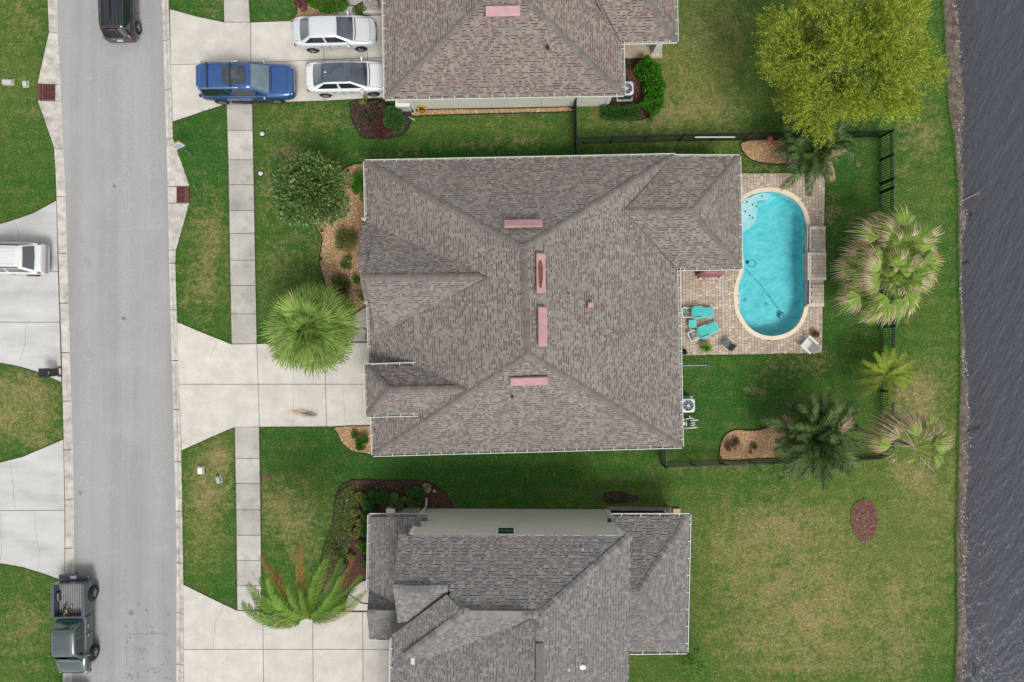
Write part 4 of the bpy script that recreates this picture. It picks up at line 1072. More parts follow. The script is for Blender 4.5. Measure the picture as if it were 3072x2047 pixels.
# ================================================================== PLANTS
def leaf_mat(name, cols, tr=0.25, rough=0.6, rand=0.0):
    return mat(name, cols, island=True, rough=rough, translucent=tr, rand=rand, spec=0.3)
MT['leaf_yellow'] = leaf_mat('yellow_green_foliage', [C(92, 116, 26), C(146, 168, 42), C(182, 200, 60), C(210, 216, 90), C(166, 184, 48), C(120, 148, 38)], .35)
MT['leaf_dark'] = leaf_mat('dark_green_foliage', [C(50, 76, 34), C(84, 118, 54), C(124, 152, 84), C(96, 132, 64), C(166, 188, 112)], .2)
MT['leaf_hedge'] = leaf_mat('hedge_foliage', [C(34, 74, 28), C(56, 108, 42), C(88, 142, 58), C(66, 120, 48)], .2)
MT['leaf_bright'] = leaf_mat('bright_green_foliage', [C(36, 92, 12), C(64, 132, 20), C(96, 168, 36), C(76, 146, 26)], .25)
MT['leaf_lime'] = leaf_mat('lime_green_foliage', [C(120, 132, 44), C(156, 164, 70), C(178, 180, 96), C(100, 118, 40)], .25)
MT['leaf_red'] = leaf_mat('red_purple_foliage', [C(84, 36, 40), C(118, 48, 60), C(146, 62, 80), C(96, 60, 50), C(72, 62, 40)], .2)
MT['leaf_brownish'] = leaf_mat('reddish_brown_foliage', [C(96, 72, 56), C(120, 88, 70), C(86, 92, 48), C(74, 60, 44)], .2)
MT['leaf_olive'] = leaf_mat('olive_foliage', [C(72, 94, 38), C(106, 126, 56), C(134, 150, 76), C(54, 76, 30)], .2)
MT['leaf_fan'] = leaf_mat('fan_palm_leaf', [C(62, 100, 30), C(112, 150, 58), C(162, 190, 98), C(90, 130, 44), C(186, 202, 114)], .25, rand=.22)
MT['leaf_fan_tall'] = leaf_mat('tall_fan_palm_leaf', [C(76, 118, 34), C(118, 156, 58), C(164, 188, 92), C(132, 164, 42), C(178, 194, 72)], .25, rand=.22)
MT['leaf_drygrass'] = leaf_mat('dead_palm_leaf', [C(186, 158, 126), C(212, 188, 154), C(168, 136, 106), C(224, 206, 176), C(198, 170, 136)], .2)
MT['leaf_queen'] = leaf_mat('queen_palm_leaf', [C(64, 112, 32), C(100, 150, 46), C(146, 180, 60), C(84, 134, 40)], .25, rand=.22)
MT['leaf_orange'] = leaf_mat('dying_palm_leaf', [C(176, 110, 60), C(204, 138, 84), C(160, 122, 62), C(214, 160, 100)], .25)
MT['leaf_yellowpalm'] = leaf_mat('yellowing_palm_leaf', [C(118, 150, 36), C(156, 176, 48), C(186, 186, 62), C(100, 138, 34)], .3, rand=.22)
MT['leaf_darkpalm'] = leaf_mat('dark_palm_leaf', [C(26, 52, 22), C(46, 80, 32), C(78, 110, 52), C(118, 142, 88), C(62, 96, 30), C(130, 142, 62)], .2, rand=.22)

def leaf_crown(pts, dirs, size, aspect, seed, flat_up=0.6, curl=0.0):
    """Diamond leaves at pts. dirs: preferred leaf direction; numpy arrays. Returns MB."""
    rs = np.random.RandomState(seed); n = len(pts)
    d = dirs + rs.normal(0, .45, (n, 3)); d /= np.linalg.norm(d, axis=1)[:, None] + 1e-9
    up = np.array([0, 0, 1.0]) * flat_up + rs.normal(0, .5, (n, 3)) 
    s = np.cross(up, d); s /= np.linalg.norm(s, axis=1)[:, None] + 1e-9
    L = size * rs.uniform(.6, 1.35, n)[:, None]; W = L * aspect
    a = pts; b = pts + d * L * .5 + s * W * .5; c = pts + d * L; e = pts + d * L * .5 - s * W * .5
    c = c - np.array([0, 0, 1.0]) * L * curl
    v = np.stack([a, b, c, e], 1).reshape(-1, 3)
    mb = MB(); mb.v = v.tolist(); mb.f = [(i, i + 1, i + 2, i + 3) for i in range(0, 4 * n, 4)]; mb.m = [0] * n
    return mb

def lumpy_points(center, radii, n, lumps, seed, low=-0.35, fill=0.25):
    """Points over the skins of overlapping lumps that together make an uneven ellipsoid."""
    rs = np.random.RandomState(seed); c = np.array(center); R = np.array(radii)
    dirs = rs.normal(0, 1, (lumps, 3)); dirs /= np.linalg.norm(dirs, axis=1)[:, None]; dirs[:, 2] = np.maximum(dirs[:, 2], low)
    lc = dirs * rs.uniform(.45, .78, (lumps, 1)); lr = rs.uniform(.22, .42, lumps)
    k = rs.randint(0, lumps, n)
    e = rs.normal(0, 1, (n, 3)); e /= np.linalg.norm(e, axis=1)[:, None]
    rad = lr[k] * np.where(rs.rand(n) < fill, rs.rand(n) ** .5, rs.uniform(.86, 1.08, n))
    p = lc[k] + e * rad[:, None]
    out = p / (np.linalg.norm(p, axis=1)[:, None] + 1e-9) * .6 + e * .6
    return c + p * R, out

def limbs(base, top, spread, n, seed, r0):
    """A tapered trunk with forked limbs."""
    r = random.Random(seed); base, top = Vector(base), Vector(top); mb = MB()
    pts = [base + (top - base) * t + Vector((r.uniform(-.05, .05), r.uniform(-.05, .05), 0)) * (1 if 0 < t < 1 else 0) for t in (0, .1, .4, .7, 1)]
    mb.tube(pts, [r0 * 1.5, r0 * 1.05, r0 * .85, r0 * .7, r0 * .5], 9)
    for i in range(n):
        a = 2 * math.pi * i / n + r.uniform(-.3, .3); t = r.uniform(.35, .95); s = base + (top - base) * t
        e = s + Vector((math.cos(a) * spread, math.sin(a) * spread, spread * r.uniform(.35, .9)))
        m = (s + e) / 2 + Vector((0, 0, .12 * spread)); mb.tube([s, m, e], [r0 * .45, r0 * .3, r0 * .1], 6)
        for j in range(3):
            b = a + r.uniform(-.8, .8); f = m + (e - m) * r.uniform(0, .7); g = f + Vector((math.cos(b), math.sin(b), r.uniform(.1, .8))) * spread * .5
            mb.tube([f, (f + g) / 2 + Vector((0, 0, .05)), g], [r0 * .22, r0 * .15, r0 * .05], 5)
    return mb

# --- the big feathery yellow-green tree
base = P(2450, 290, 0); ty = root('feathery_tree', base, label='large feathery yellow-green tree beside the lake', cat='tree')
cc = P(2530, 194, 5.2)
limbs(base, (cc.x, cc.y, 5.8), 2.4, 11, 4, .17).build('trunk', MT['bark'], ty, smooth=True)
rs = np.random.RandomState(9)
def tufts(center, radii, n_lump, per, seed, lr=(.10, .2), rr=(.55, .98), low=-.25):
    """Separate tufts spread over a dome, with gaps between them."""
    rs_ = np.random.RandomState(seed); d = rs_.normal(0, 1, (n_lump, 3)); d /= np.linalg.norm(d, axis=1)[:, None]; d[:, 2] = np.where(d[:, 2] < low, -d[:, 2], d[:, 2])
    c = d * (rs_.uniform(rr[0] ** 2, rr[1] ** 2, n_lump) ** .5)[:, None]; l = rs_.uniform(*lr, n_lump)
    k = np.repeat(np.arange(n_lump), per); e = rs_.normal(0, 1, (len(k), 3)); e /= np.linalg.norm(e, axis=1)[:, None]
    p = c[k] + e * (l[k] * rs_.uniform(.25, 1.0, len(k)) ** .5)[:, None]
    return np.array(center) + p * np.array(radii), d[k] * .8 + e * .7
def sprays(tp, td, nl, reach, size, asp, seed, droop=.22):
    rs_ = np.random.RandomState(seed); k = np.repeat(np.arange(len(tp)), nl); t = np.tile(np.linspace(0, 1, nl), len(tp))[:, None]
    tw = td + np.array([0, 0, .1]) + rs_.normal(0, .4, td.shape); tw /= np.linalg.norm(tw, axis=1)[:, None]
    pp = tp[k] + tw[k] * (t * reach) - np.array([0, 0, 1.0]) * (t ** 2) * droop
    sd = np.cross(tw[k], np.array([0, 0, 1.0])) * np.where(np.tile(np.arange(nl) % 2, len(tp))[:, None], 1, -1)
    return leaf_crown(pp, tw[k] * .9 + sd * .8, size, asp, seed + 1, .8, .1)
tp, td = tufts(cc, (4.4, 4.05, 3.2), 125, 44, 5, (.08, .16), (.5, 1.0))
sprays(tp, td, 12, .62, .14, .3, 6).build('crown', MT['leaf_yellow'], ty)
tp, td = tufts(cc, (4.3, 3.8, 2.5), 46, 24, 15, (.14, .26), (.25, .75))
MT['leaf_inner'] = leaf_mat('shaded_inner_foliage', [C(74, 90, 28), C(102, 116, 38), C(120, 114, 54), C(86, 102, 34)], .3)  # darker olive puts the shade inside the crown into the leaf colour
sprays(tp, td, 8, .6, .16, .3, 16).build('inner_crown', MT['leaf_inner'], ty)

# --- the round dark tree in front of the middle house
base = P(950, 590, 0); td_ = root('round_tree', base, label='round dense dark green tree in the front rock bed', cat='tree')
cc = P(940, 577, 3.1); limbs(base, (cc.x, cc.y, 3.0), 1.2, 8, 6, .1).build('trunk', MT['bark'], td_, smooth=True)
tp, dd = tufts(cc, (2.2, 2.0, 1.6), 110, 130, 8, (.16, .3), (.45, .92))
leaf_crown(tp, dd, .19, .42, 7, .7, .15).build('crown', MT['leaf_dark'], td_)

# --- shrubs and hedges
def shrub(name, px, py, r, h, material, label, n=900, leaf=.11, lumps=9, seed=1, cat='shrub', ry=None, group=None, asp=.5):
    p = P(px, py, h * .5); base = Vector((p.x, p.y, 0)); o = root(name, base, label=label, cat=cat, group=group)
    tp, dd = lumpy_points((p.x, p.y, h * .55), (r, ry or r, h * .52), n, lumps, seed, low=-.2, fill=.2)
    tp[:, 2] = np.maximum(tp[:, 2], .03)
    leaf_crown(tp, dd, leaf, asp, seed + 1, .6, .1).build('foliage', material, o)
    sb = MB(); r_ = random.Random(seed)
    for i in range(5):
        a = r_.uniform(0, 6.3); sb.tube([base, base + Vector((math.cos(a) * r * .3, math.sin(a) * r * .3, h * .35)), base + Vector((math.cos(a) * r * .6, math.sin(a) * r * .6, h * .7))], [.025, .018, .008], 5)
    sb.build('stem', MT['bark'], o)
    return o
def hedge(name, path, w, h, material, label, per=420, leaf=.1, seed=1):
    """A clipped hedge along a pixel path."""
    q = [P(x, y, h * .5) for x, y in path]; c = sum(q, Vector((0, 0, 0))) / len(q)
    o = root(name, (c.x, c.y, 0), label=label, cat='hedge'); rs = np.random.RandomState(seed); P_, D_ = [], []
    sb = MB()
    for a, b in zip(q, q[1:]):
        L = (b - a).length; n = int(L * per); d = (b - a) / L; s = Vector((-d.y, d.x, 0))
        t = rs.uniform(-.08, 1.08, n); an = rs.uniform(-.1, math.pi + .1, n); rr = rs.uniform(.8, 1.06, n) * (1 + .12 * np.sin(t * L * 5 + seed))
        sq = np.maximum(np.abs(np.cos(an)), np.abs(np.sin(an))) ** .55
        x = np.cos(an) * w / 2 * rr / sq; z = np.abs(np.sin(an)) * h * .62 * rr / sq + h * .3
        p = np.array(a)[None] * (1 - t[:, None]) + np.array(b)[None] * t[:, None]; p[:, 2] = z; p[:, :2] += np.outer(x, [s.x, s.y])
        P_.append(p); dv = np.outer(np.cos(an), [s.x, s.y, 0]) + np.outer(np.sin(an), [0, 0, 1.0]); D_.append(dv)
        for k in range(max(2, int(L / .5))):
            e = a + d * (L * (k + .5) / max(2, int(L / .5))); sb.tube([(e.x, e.y, 0), (e.x, e.y, h * .6)], .02, 5)
    leaf_crown(np.concatenate(P_), np.concatenate(D_), leaf, .5, seed + 1, .6, .1).build('foliage', material, o)
    sb.build('stem', MT['bark'], o); return o

# beds first: mulch and stone ground, then their loose pieces
MT['mulch'] = mat('red_brown_mulch', [C(58, 38, 30), C(90, 60, 48), C(118, 84, 68)], 14, 5, rough=1, bump=.8, bscale=30)
MT['mulch_dark'] = mat('dark_mulch', [C(44, 34, 28), C(74, 60, 50)], 14, 5, rough=1, bump=.8, bscale=30)
MT['rockbed'] = mat('rock_bed_base', [C(160, 124, 86), C(196, 158, 114)], 12, 5, rough=1)
MT['pebble'] = mat('river_pebble', [C(204, 160, 112), C(226, 192, 146), C(236, 212, 178), C(184, 138, 92), C(244, 230, 206), C(216, 176, 128)], island=True, rough=.9)
MT['chip'] = mat('mulch_chip', [C(106, 66, 52), C(134, 90, 72), C(80, 52, 42), C(158, 122, 98)], island=True, rough=1)
MT['edging'] = mat('black_edging', [C(24, 22, 20)], rough=.8)
def bed(name, px, material, label, chip=None, dens=70, seed=1, z=.03, edge=True, smooth_n=3, size=(.025, .055)):
    poly = [Vector(p) for p in smooth_closed(flat(px), smooth_n)]
    r = root(name, (sum(p.x for p in poly) / len(poly), sum(p.y for p in poly) / len(poly), 0), label=label, kind='structure')
    mb = MB(); mb.prism(poly, -.05, z); mb.build('bed_ground', material, r)
    if edge:
        mb = MB()
        for a, b in zip(poly, poly[1:] + poly[:1]): mb.bar((a.x, a.y, z), (b.x, b.y, z), .04, .1)
        mb.build('edging', MT['edging'], r)
    if chip:
        rr = random.Random(seed); mb = MB(); t = [tuple(p) for p in poly]
        x0, x1 = min(p.x for p in poly), max(p.x for p in poly); y0, y1 = min(p.y for p in poly), max(p.y for p in poly)
        for i in range(int((x1 - x0) * (y1 - y0) * dens)):
            x, y = rr.uniform(x0, x1), rr.uniform(y0, y1)
            if inside((x, y), t):
                s = rr.uniform(*size); R = Matrix.Rotation(rr.uniform(0, 6), 3, 'Z')
                mb.ell((x, y, z + s * .25), (s, s * rr.uniform(.5, .9), s * .55), 5, 3, jit=.25, rng=rr, R=R)
        o = mb.build('loose_stones' if chip is MT['pebble'] else 'wood_chips', chip, r); o['kind'] = 'stuff'
    return r
bed('rock_bed', [(1150, 491), (1093, 490), (1050, 498), (1027, 513), (990, 560), (955, 620), (944, 669), (966, 712), (964, 743), (959, 785), (970, 834), (985, 875), (1010, 910), (1046, 945), (1075, 932), (1110, 912), (1150, 890), (1170, 700)], MT['rockbed'], 'tan river rock bed along the front of the middle house', MT['pebble'], 85, 2, size=(.03, .065))
bed('rock_bed', [(1008, 1281), (1014, 1302), (1028, 1331), (1052, 1351), (1085, 1360), (1150, 1362), (1170, 1320), (1150, 1281)], MT['rockbed'], 'small tan rock bed at the corner below the garage', MT['pebble'], 90, 3, size=(.03, .065))
bed('rock_bed', [(1118, 988), (1098, 1000), (1094, 1018), (1112, 1024), (1140, 1010), (1140, 985)], MT['rockbed'], 'tiny rock pocket beside the front path', MT['pebble'], 90, 4, edge=False, z=.045)
bed('rock_bed', [(2165, 1322), (2185, 1298), (2211, 1289), (2244, 1292), (2276, 1290), (2309, 1280), (2342, 1272), (2390, 1276), (2470, 1290), (2480, 1340), (2420, 1370), (2350, 1374), (2276, 1376), (2166, 1378)], MT['rockbed'], 'tan stone bed under the dark palm cluster', MT['pebble'], 85, 5, size=(.03, .06))
bed('rock_bed', [(2222, 432), (2230, 458), (2250, 478), (2275, 487), (2310, 492), (2360, 492), (2440, 470), (2440, 430), (2340, 422), (2260, 421)], MT['rockbed'], 'tan stone bed beside the north fence', MT['pebble'], 85, 6, size=(.03, .06))
bed('rock_bed', [(1275, 330), (1400, 328), (1560, 326), (1700, 322), (1715, 326), (1714, 336), (1560, 340), (1400, 344), (1280, 347), (1240, 350), (1235, 338)], MT['rockbed'], 'narrow rock strip along the wall of the upper house', MT['pebble'], 95, 7, smooth_n=2, size=(.03, .06))
bed('rock_bed', [(870, 66), (884, 55), (896, 30), (890, -30), (1000, -40), (1028, 0), (1012, 35), (1003, 60), (940, 66)], MT['rockbed'], 'tan rock bed beside the silver car', MT['pebble'], 85, 8, size=(.03, .06), edge=False)
bed('mulch_bed', [(1056, 308), (1052, 330), (1056, 360), (1072, 392), (1090, 412), (1140, 416), (1190, 412), (1222, 390), (1232, 360), (1225, 330), (1190, 322), (1130, 300)], MT['mulch_dark'], 'mulch bed at the corner of the upper house', MT['chip'], 60, 9)
bed('mulch_bed', [(1840, 180), (1900, 176), (1950, 186), (1985, 240), (1990, 290), (1970, 335), (1930, 358), (1880, 362), (1815, 350), (1815, 330), (1830, 318)], MT['mulch'], 'red mulch bed around the upper air conditioner', MT['chip'], 60, 10)
bed('mulch_bed', [(1053, 1441), (1157, 1442), (1255, 1441), (1297, 1452), (1327, 1473), (1350, 1498), (1352, 1526), (1262, 1530), (1170, 1530), (1170, 1720), (1100, 1735), (1060, 1760), (1040, 1790), (1010, 1790), (960, 1765), (961, 1710), (971, 1642), (994, 1590), (1002, 1530), (1013, 1475)], MT['mulch'], 'red mulch bed in front of the two-storey house', MT['chip'], 60, 11, smooth_n=2)
MT['mulch_red'] = mat('red_mulch', [C(100, 66, 56), C(126, 86, 74), C(122, 100, 92)], 5, 5, rough=1, bump=.8, bscale=30)
MT['chip_red'] = mat('red_mulch_chip', [C(132, 84, 72), C(154, 108, 94), C(108, 70, 60), C(154, 134, 124)], island=True, rough=1)
bed('mulch_island', [(2592, 1499), (2616, 1506), (2629, 1532), (2632, 1565), (2626, 1600), (2610, 1620), (2590, 1626), (2572, 1614), (2558, 1590), (2552, 1560), (2556, 1526), (2570, 1506)], MT['mulch_red'], 'oval red mulch patch alone on the back lawn', MT['chip_red'], 110, 12, edge=False, size=(.03, .07))
bed('mulch_patch', [(1812, 1478), (1850, 1474), (1880, 1480), (1915, 1492), (1900, 1506), (1850, 1512), (1815, 1506)], MT['mulch_dark'], 'bare dark soil patch north of the two-storey house', MT['chip'], 60, 13, edge=False, z=.012)

shrub('red_shrub', 1128, 348, .95, 1.0, MT['leaf_brownish'], 'brownish red bush at the corner of the upper house', 3200, .12, 12, 31)
shrub('red_shrub', 1140, 388, .75, .7, MT['leaf_red'], 'pinkish red bush below the brownish one', 2600, .1, 9, 32)
shrub('green_shrub', 1190, 352, .8, .9, MT['leaf_hedge'], 'dark green bush beside the red bushes', 5200, .09, 10, 33, ry=1.15)
shrub('lime_shrub', 1093, 302, .28, .5, MT['leaf_lime'], 'small lime bush under the white sedan', 350, .08, 5, 34)
hedge('clipped_hedge', [(1925, 190), (1955, 225), (1965, 270), (1958, 315), (1935, 338)], 1.0, 1.25, MT['leaf_bright'], 'bright green hedge curving around the upper air conditioner', 2600, .13, 35)
hedge('clipped_hedge', [(1812, 338), (1860, 340), (1915, 335)], .65, .9, MT['leaf_hedge'], 'low dark green hedge below the upper air conditioner', 2200, .1, 36)
shrub('low_plant', 1880, 195, .35, .5, MT['leaf_brownish'], 'small dark plant by the porch of the upper house', 300, .1, 5, 37)
hedge('clipped_hedge', [(935, -20), (960, 4), (1005, 6), (1030, -10)], .9, 1.0, MT['leaf_bright'], 'bright green hedge by the stone pillar path', 2200, .13, 38)
shrub('red_shrub', 905, 2, .6, .8, MT['leaf_red'], 'purple red bush beside the bright hedge', 800, .1, 8, 39)
shrub('green_shrub', 1075, 28, .45, .6, MT['leaf_olive'], 'small olive green bush in front of the stone pillar', 500, .08, 7, 40)
shrub('green_shrub', 1082, 548, .62, .9, MT['leaf_bright'], 'bright bush against the front wall in the rock bed', 2600, .09, 9, 41, ry=1.2)
shrub('green_shrub', 1035, 715, .78, 1.2, MT['leaf_olive'], 'loose olive bush in the middle of the rock bed', 1800, .1, 12, 42)
shrub('green_shrub', 1046, 790, .42, .6, MT['leaf_hedge'], 'small dark bush below the loose olive bush', 600, .08, 7, 43)
shrub('green_shrub', 1020, 858, .7, 1.0, MT['leaf_olive'], 'loose grey-green bush above the fan palm', 1800, .1, 12, 44)
shrub('green_shrub', 1072, 838, .35, .6, MT['leaf_bright'], 'small bright bush under the front gable', 450, .08, 6, 45)
shrub('green_shrub', 1085, 885, .38, .6, MT['leaf_hedge'], 'green bush by the front door', 450, .08, 6, 46)
shrub('round_shrub', 1086, 1332, .5, .75, MT['leaf_bright'], 'bright green round bush in the corner rock bed', 3200, .075, 9, 47)
shrub('green_shrub', 1064, 1303, .28, .45, MT['leaf_hedge'], 'small bush above the bright round bush', 350, .07, 5, 48)
shrub('green_shrub', 1140, 1368, .3, .5, MT['leaf_bright'], 'low bush under the eave at the corner', 350, .07, 5, 49)
# clipped balls in front of the two-storey house
for i, (x, y, r, lb) in enumerate(((1112, 1500, .5, 'westmost clipped ball bush of the row above the porch column'), (1150, 1497, .38, 'narrow clipped bush between two larger ones in the row'), (1192, 1500, .55, 'yellowish clipped bush third in the row'), (1245, 1492, .56, 'eastmost clipped bush of the row, by the downspout'))):
    shrub('ball_shrub', x, y, r, 1.15, MT['leaf_hedge'] if i != 2 else MT['leaf_dark'], lb, 4200, .085, 12, 60 + i, ry=r * 1.12, group='clipped bushes by the grey roofed house')
for i, (x, y, lb) in enumerate(((1108, 1545, 'dark clipped bush at the porch roof corner'), (1106, 1590, 'dark bush under the porch eave, second from the corner'), (1106, 1640, 'bright bush under the middle of the porch eave'), (1108, 1690, 'bush under the porch eave nearest the curved path'))):
    shrub('ball_shrub', x, y, .5, 1.0, MT['leaf_bright'] if i == 2 else MT['leaf_hedge'], lb, 3200, .085, 10, 70 + i)
for i, (x, y, r, lb) in enumerate(((1082, 1488, .3, 'lime ball plant beside the row of clipped bushes'), (1068, 1534, .32, 'lime ball plant level with the porch roof corner'), (1064, 1600, .35, 'largest lime ball plant in the mulch bed'), (1078, 1634, .22, 'small lime plant below the largest one'), (1060, 1668, .34, 'lime ball plant beside the queen palm fronds'), (1082, 1568, .24, 'small lime plant close to the dark bushes'))):
    shrub('lime_shrub', x, y, r, .5, MT['leaf_lime'], lb, 1100, .075, 7, 80 + i)
shrub('variegated_shrub', 1281, 1464, .26, .9, leaf_mat('cream_foliage', [C(210, 200, 150), C(150, 140, 80), C(228, 220, 190), C(120, 110, 60)], .2), 'cream leaved bush at the tip of the mulch bed', 350, .08, 7, 90)
shrub('young_tree', 2080, 1998, .8, 2.0, MT['leaf_bright'], 'sparse young tree on the lawn at the bottom edge', 260, .16, 10, 91, cat='sapling', ry=1.0)
shrub('bare_shrub', 2198, 1335, .5, .5, MT['leaf_brownish'], 'dark bare bush in the stone bed', 500, .1, 8, 92)
shrub('low_plant', 2256, 1345, .3, .3, MT['leaf_olive'], 'low green plant in the middle of the stone bed', 260, .1, 6, 93)
# ground cover that no one could count
def cover(px, n, material, label, seed, h=.22, leaf=.09):
    poly = [tuple(p) for p in flat(px)]; rr = random.Random(seed); pts = []
    x0, x1 = min(p[0] for p in poly), max(p[0] for p in poly); y0, y1 = min(p[1] for p in poly), max(p[1] for p in poly)
    cl = [(rr.uniform(x0, x1), rr.uniform(y0, y1)) for _ in range(60)]
    while len(pts) < n:
        c = rr.choice(cl); x, y = rr.gauss(c[0], .28), rr.gauss(c[1], .28)
        if inside((x, y), poly): pts.append((x, y, rr.uniform(.04, h)))
    pts = np.array(pts); d = np.random.RandomState(seed).normal(0, 1, pts.shape); d[:, 2] = abs(d[:, 2]) * .4
    tag(leaf_crown(pts, d, leaf, .5, seed, .8).build('ground_cover', material), label, kind='stuff')
cover([(1015, 1480), (1060, 1450), (1075, 1520), (1050, 1600), (1040, 1700), (1000, 1770), (965, 1755), (972, 1650), (1000, 1570)], 9000, MT['leaf_olive'], 'low leafy ground cover in the red mulch bed', 51)
cover([(1080, 1445), (1290, 1450), (1290, 1478), (1085, 1478)], 1500, MT['leaf_brownish'], 'reddish ground cover along the top of the mulch bed', 52)
cover([(1015, 1480), (1060, 1450), (1260, 1450), (1075, 1520), (1040, 1700), (1000, 1770), (972, 1650)], 160, mat('white_petals', [C(226, 222, 216)], rough=.8), 'white fallen petals over the mulch bed', 53, .25, .07)

# --- palms
def pinnate(L, droop, n, ll, w, mats, seed, p0=.5, dead=0.0, hang=.25, sweep=.0):
    """A feather frond along +X: arched rib with leaflets on both sides."""
    r = random.Random(seed); mb = MB(); pts = []; x = z = 0.0; N = 14
    for i in range(N + 1):
        t = i / N; a = p0 - droop * t ** 1.2; pts.append(Vector((x, sweep * t * t, z))); x += math.cos(a) * L / N; z += math.sin(a) * L / N
    mb.tube(pts, [.03 * (1 - .85 * i / N) for i in range(N + 1)], 5)
    for i in range(n):
        t = .14 + .86 * i / n; f = t * N; k = min(int(f), N - 1); p = pts[k] + (pts[k + 1] - pts[k]) * (f - k); d = (pts[k + 1] - pts[k]).normalized()
        for sgn in (-1, 1):
            side = Vector((0, 0, 1)).cross(d).normalized() * sgn; al = .75 + .55 * t + r.uniform(-.12, .12)
            l = ll * (math.sin(math.pi * (t * .8 + .14)) ** .7) * r.uniform(.85, 1.1)
            dr = side * math.cos(al * .75) + d * math.sin(al * .75) + Vector((0, 0, .25 - .2 * t))
            m1 = p + dr * l * .5; e = p + dr * l - Vector((0, 0, hang * l * r.uniform(.6, 1.6)))
            ww = d * w * .5; mi = 1 if r.random() < dead else 0
            b = len(mb.v); mb.v += [tuple(p - ww * .6), tuple(p + ww * .6), tuple(m1 + ww), tuple(m1 - ww), tuple(e)]
            mb.f += [(b, b + 1, b + 2, b + 3), (b + 3, b + 2, b + 4)]; mb.m += [mi, mi]
    return mb.mesh('frond', mats)
def fan(pet, R, n, spread, mats, seed, droop=.35, tip=.25, dead=.0, fold=.12):
    """A fan frond along +X: petiole, then a pleated blade whose tips droop. Slot 1 is the dead tip."""
    r = random.Random(seed); mb = MB(); mb.tube([(0, 0, 0), (pet * .5, 0, .04), (pet, 0, 0)], [.028, .02, .014], 5)
    hub = Vector((pet, 0, 0)); ic = .5
    for i in range(n):
        a = -spread / 2 + spread * (i + .5) / n + r.uniform(-.02, .02); l = R * (1 - .28 * abs(a / (spread / 2)) ** 2) * r.uniform(.88, 1.08)
        d = Vector((math.cos(a), math.sin(a), 0)); s = Vector((-d.y, d.x, 0)); hw = math.tan(spread / n / 2) * l * ic * 1.05
        m = hub + d * l * ic - Vector((0, 0, droop * l * .14)); e0 = hub + d * l * .78 - Vector((0, 0, droop * l * .42)); e = hub + d * l * r.uniform(.88, 1.0) - Vector((0, 0, droop * l * r.uniform(.7, 1.25))) + s * r.uniform(-.1, .1) * l
        up = Vector((0, 0, fold * hw * 2))
        b = len(mb.v); mb.v += [tuple(hub), tuple(m - s * hw), tuple(m + up), tuple(m + s * hw), tuple(e0 - s * hw * .55), tuple(e0 + s * hw * .55), tuple(e)]
        t1 = 1 if r.random() < tip else 0; t2 = 1 if r.random() < tip * 1.6 else 0; t0 = 1 if r.random() < dead else 0
        mb.f += [(b, b + 1, b + 2), (b, b + 2, b + 3), (b + 1, b + 4, b + 5, b + 3), (b + 4, b + 6, b + 5)]; mb.m += [t0, t0, max(t0, t1), max(t1, t2, t0)]
    return mb.mesh('frond', mats)
def palm(name, label, base, hub, trunk_r, cat='palm', boot=True):
    o = root(name, base, label=label, cat=cat); b = Vector(base); h = Vector(hub)
    mb = MB(); n = 9; pts = [b + (h - b) * (i / n) + Vector((0, 0, 0)) for i in range(n + 1)]
    mb.tube(pts, [trunk_r * (1.25 if i == 0 else 1 - .18 * i / n) for i in range(n + 1)], 10); mb.build('trunk', MT['palm_bark'], o, smooth=True)
    return o
def fronds(o, hub, meshes, specs, seed=1, jit=.12):
    """specs: (azimuth deg, elevation deg, scale, mesh index)."""
    r = random.Random(seed)
    for az, el, sc, mi in specs:
        a = math.radians(az) + r.uniform(-jit, jit); e = math.radians(el) + r.uniform(-jit, jit)
        link('frond', meshes[mi], o, Vector(hub) + Vector((r.uniform(-.05, .05), r.uniform(-.05, .05), r.uniform(-.1, .1))), rot=(r.uniform(-.25, .25), -e, a), scale=(sc, sc, sc))

# fan palm on the front lawn
hub = P(934, 985, 3.3); o = palm('fan_palm', 'round green fan palm on the front lawn by the driveway', (P(945, 986, 0).x, P(945, 986, 0).y, 0), hub, .17)
ms = [fan(1.35, 1.35, 28, 3.9, [MT['leaf_fan'], MT['leaf_lime']], 100 + i, .5, .12) for i in range(4)]
r = random.Random(4); sp = []
for ring_, (cnt, el, sc) in enumerate(((7, 72, .75), (12, 48, .9), (17, 24, 1.0), (19, 2, 1.05), (18, -20, 1.05))):
    for i in range(cnt): sp.append((360 * i / cnt + ring_ * 17 + r.uniform(-9, 9), el + r.uniform(-14, 14), sc * r.uniform(.85, 1.08), r.randrange(4)))
fronds(o, hub, ms, sp, 5)

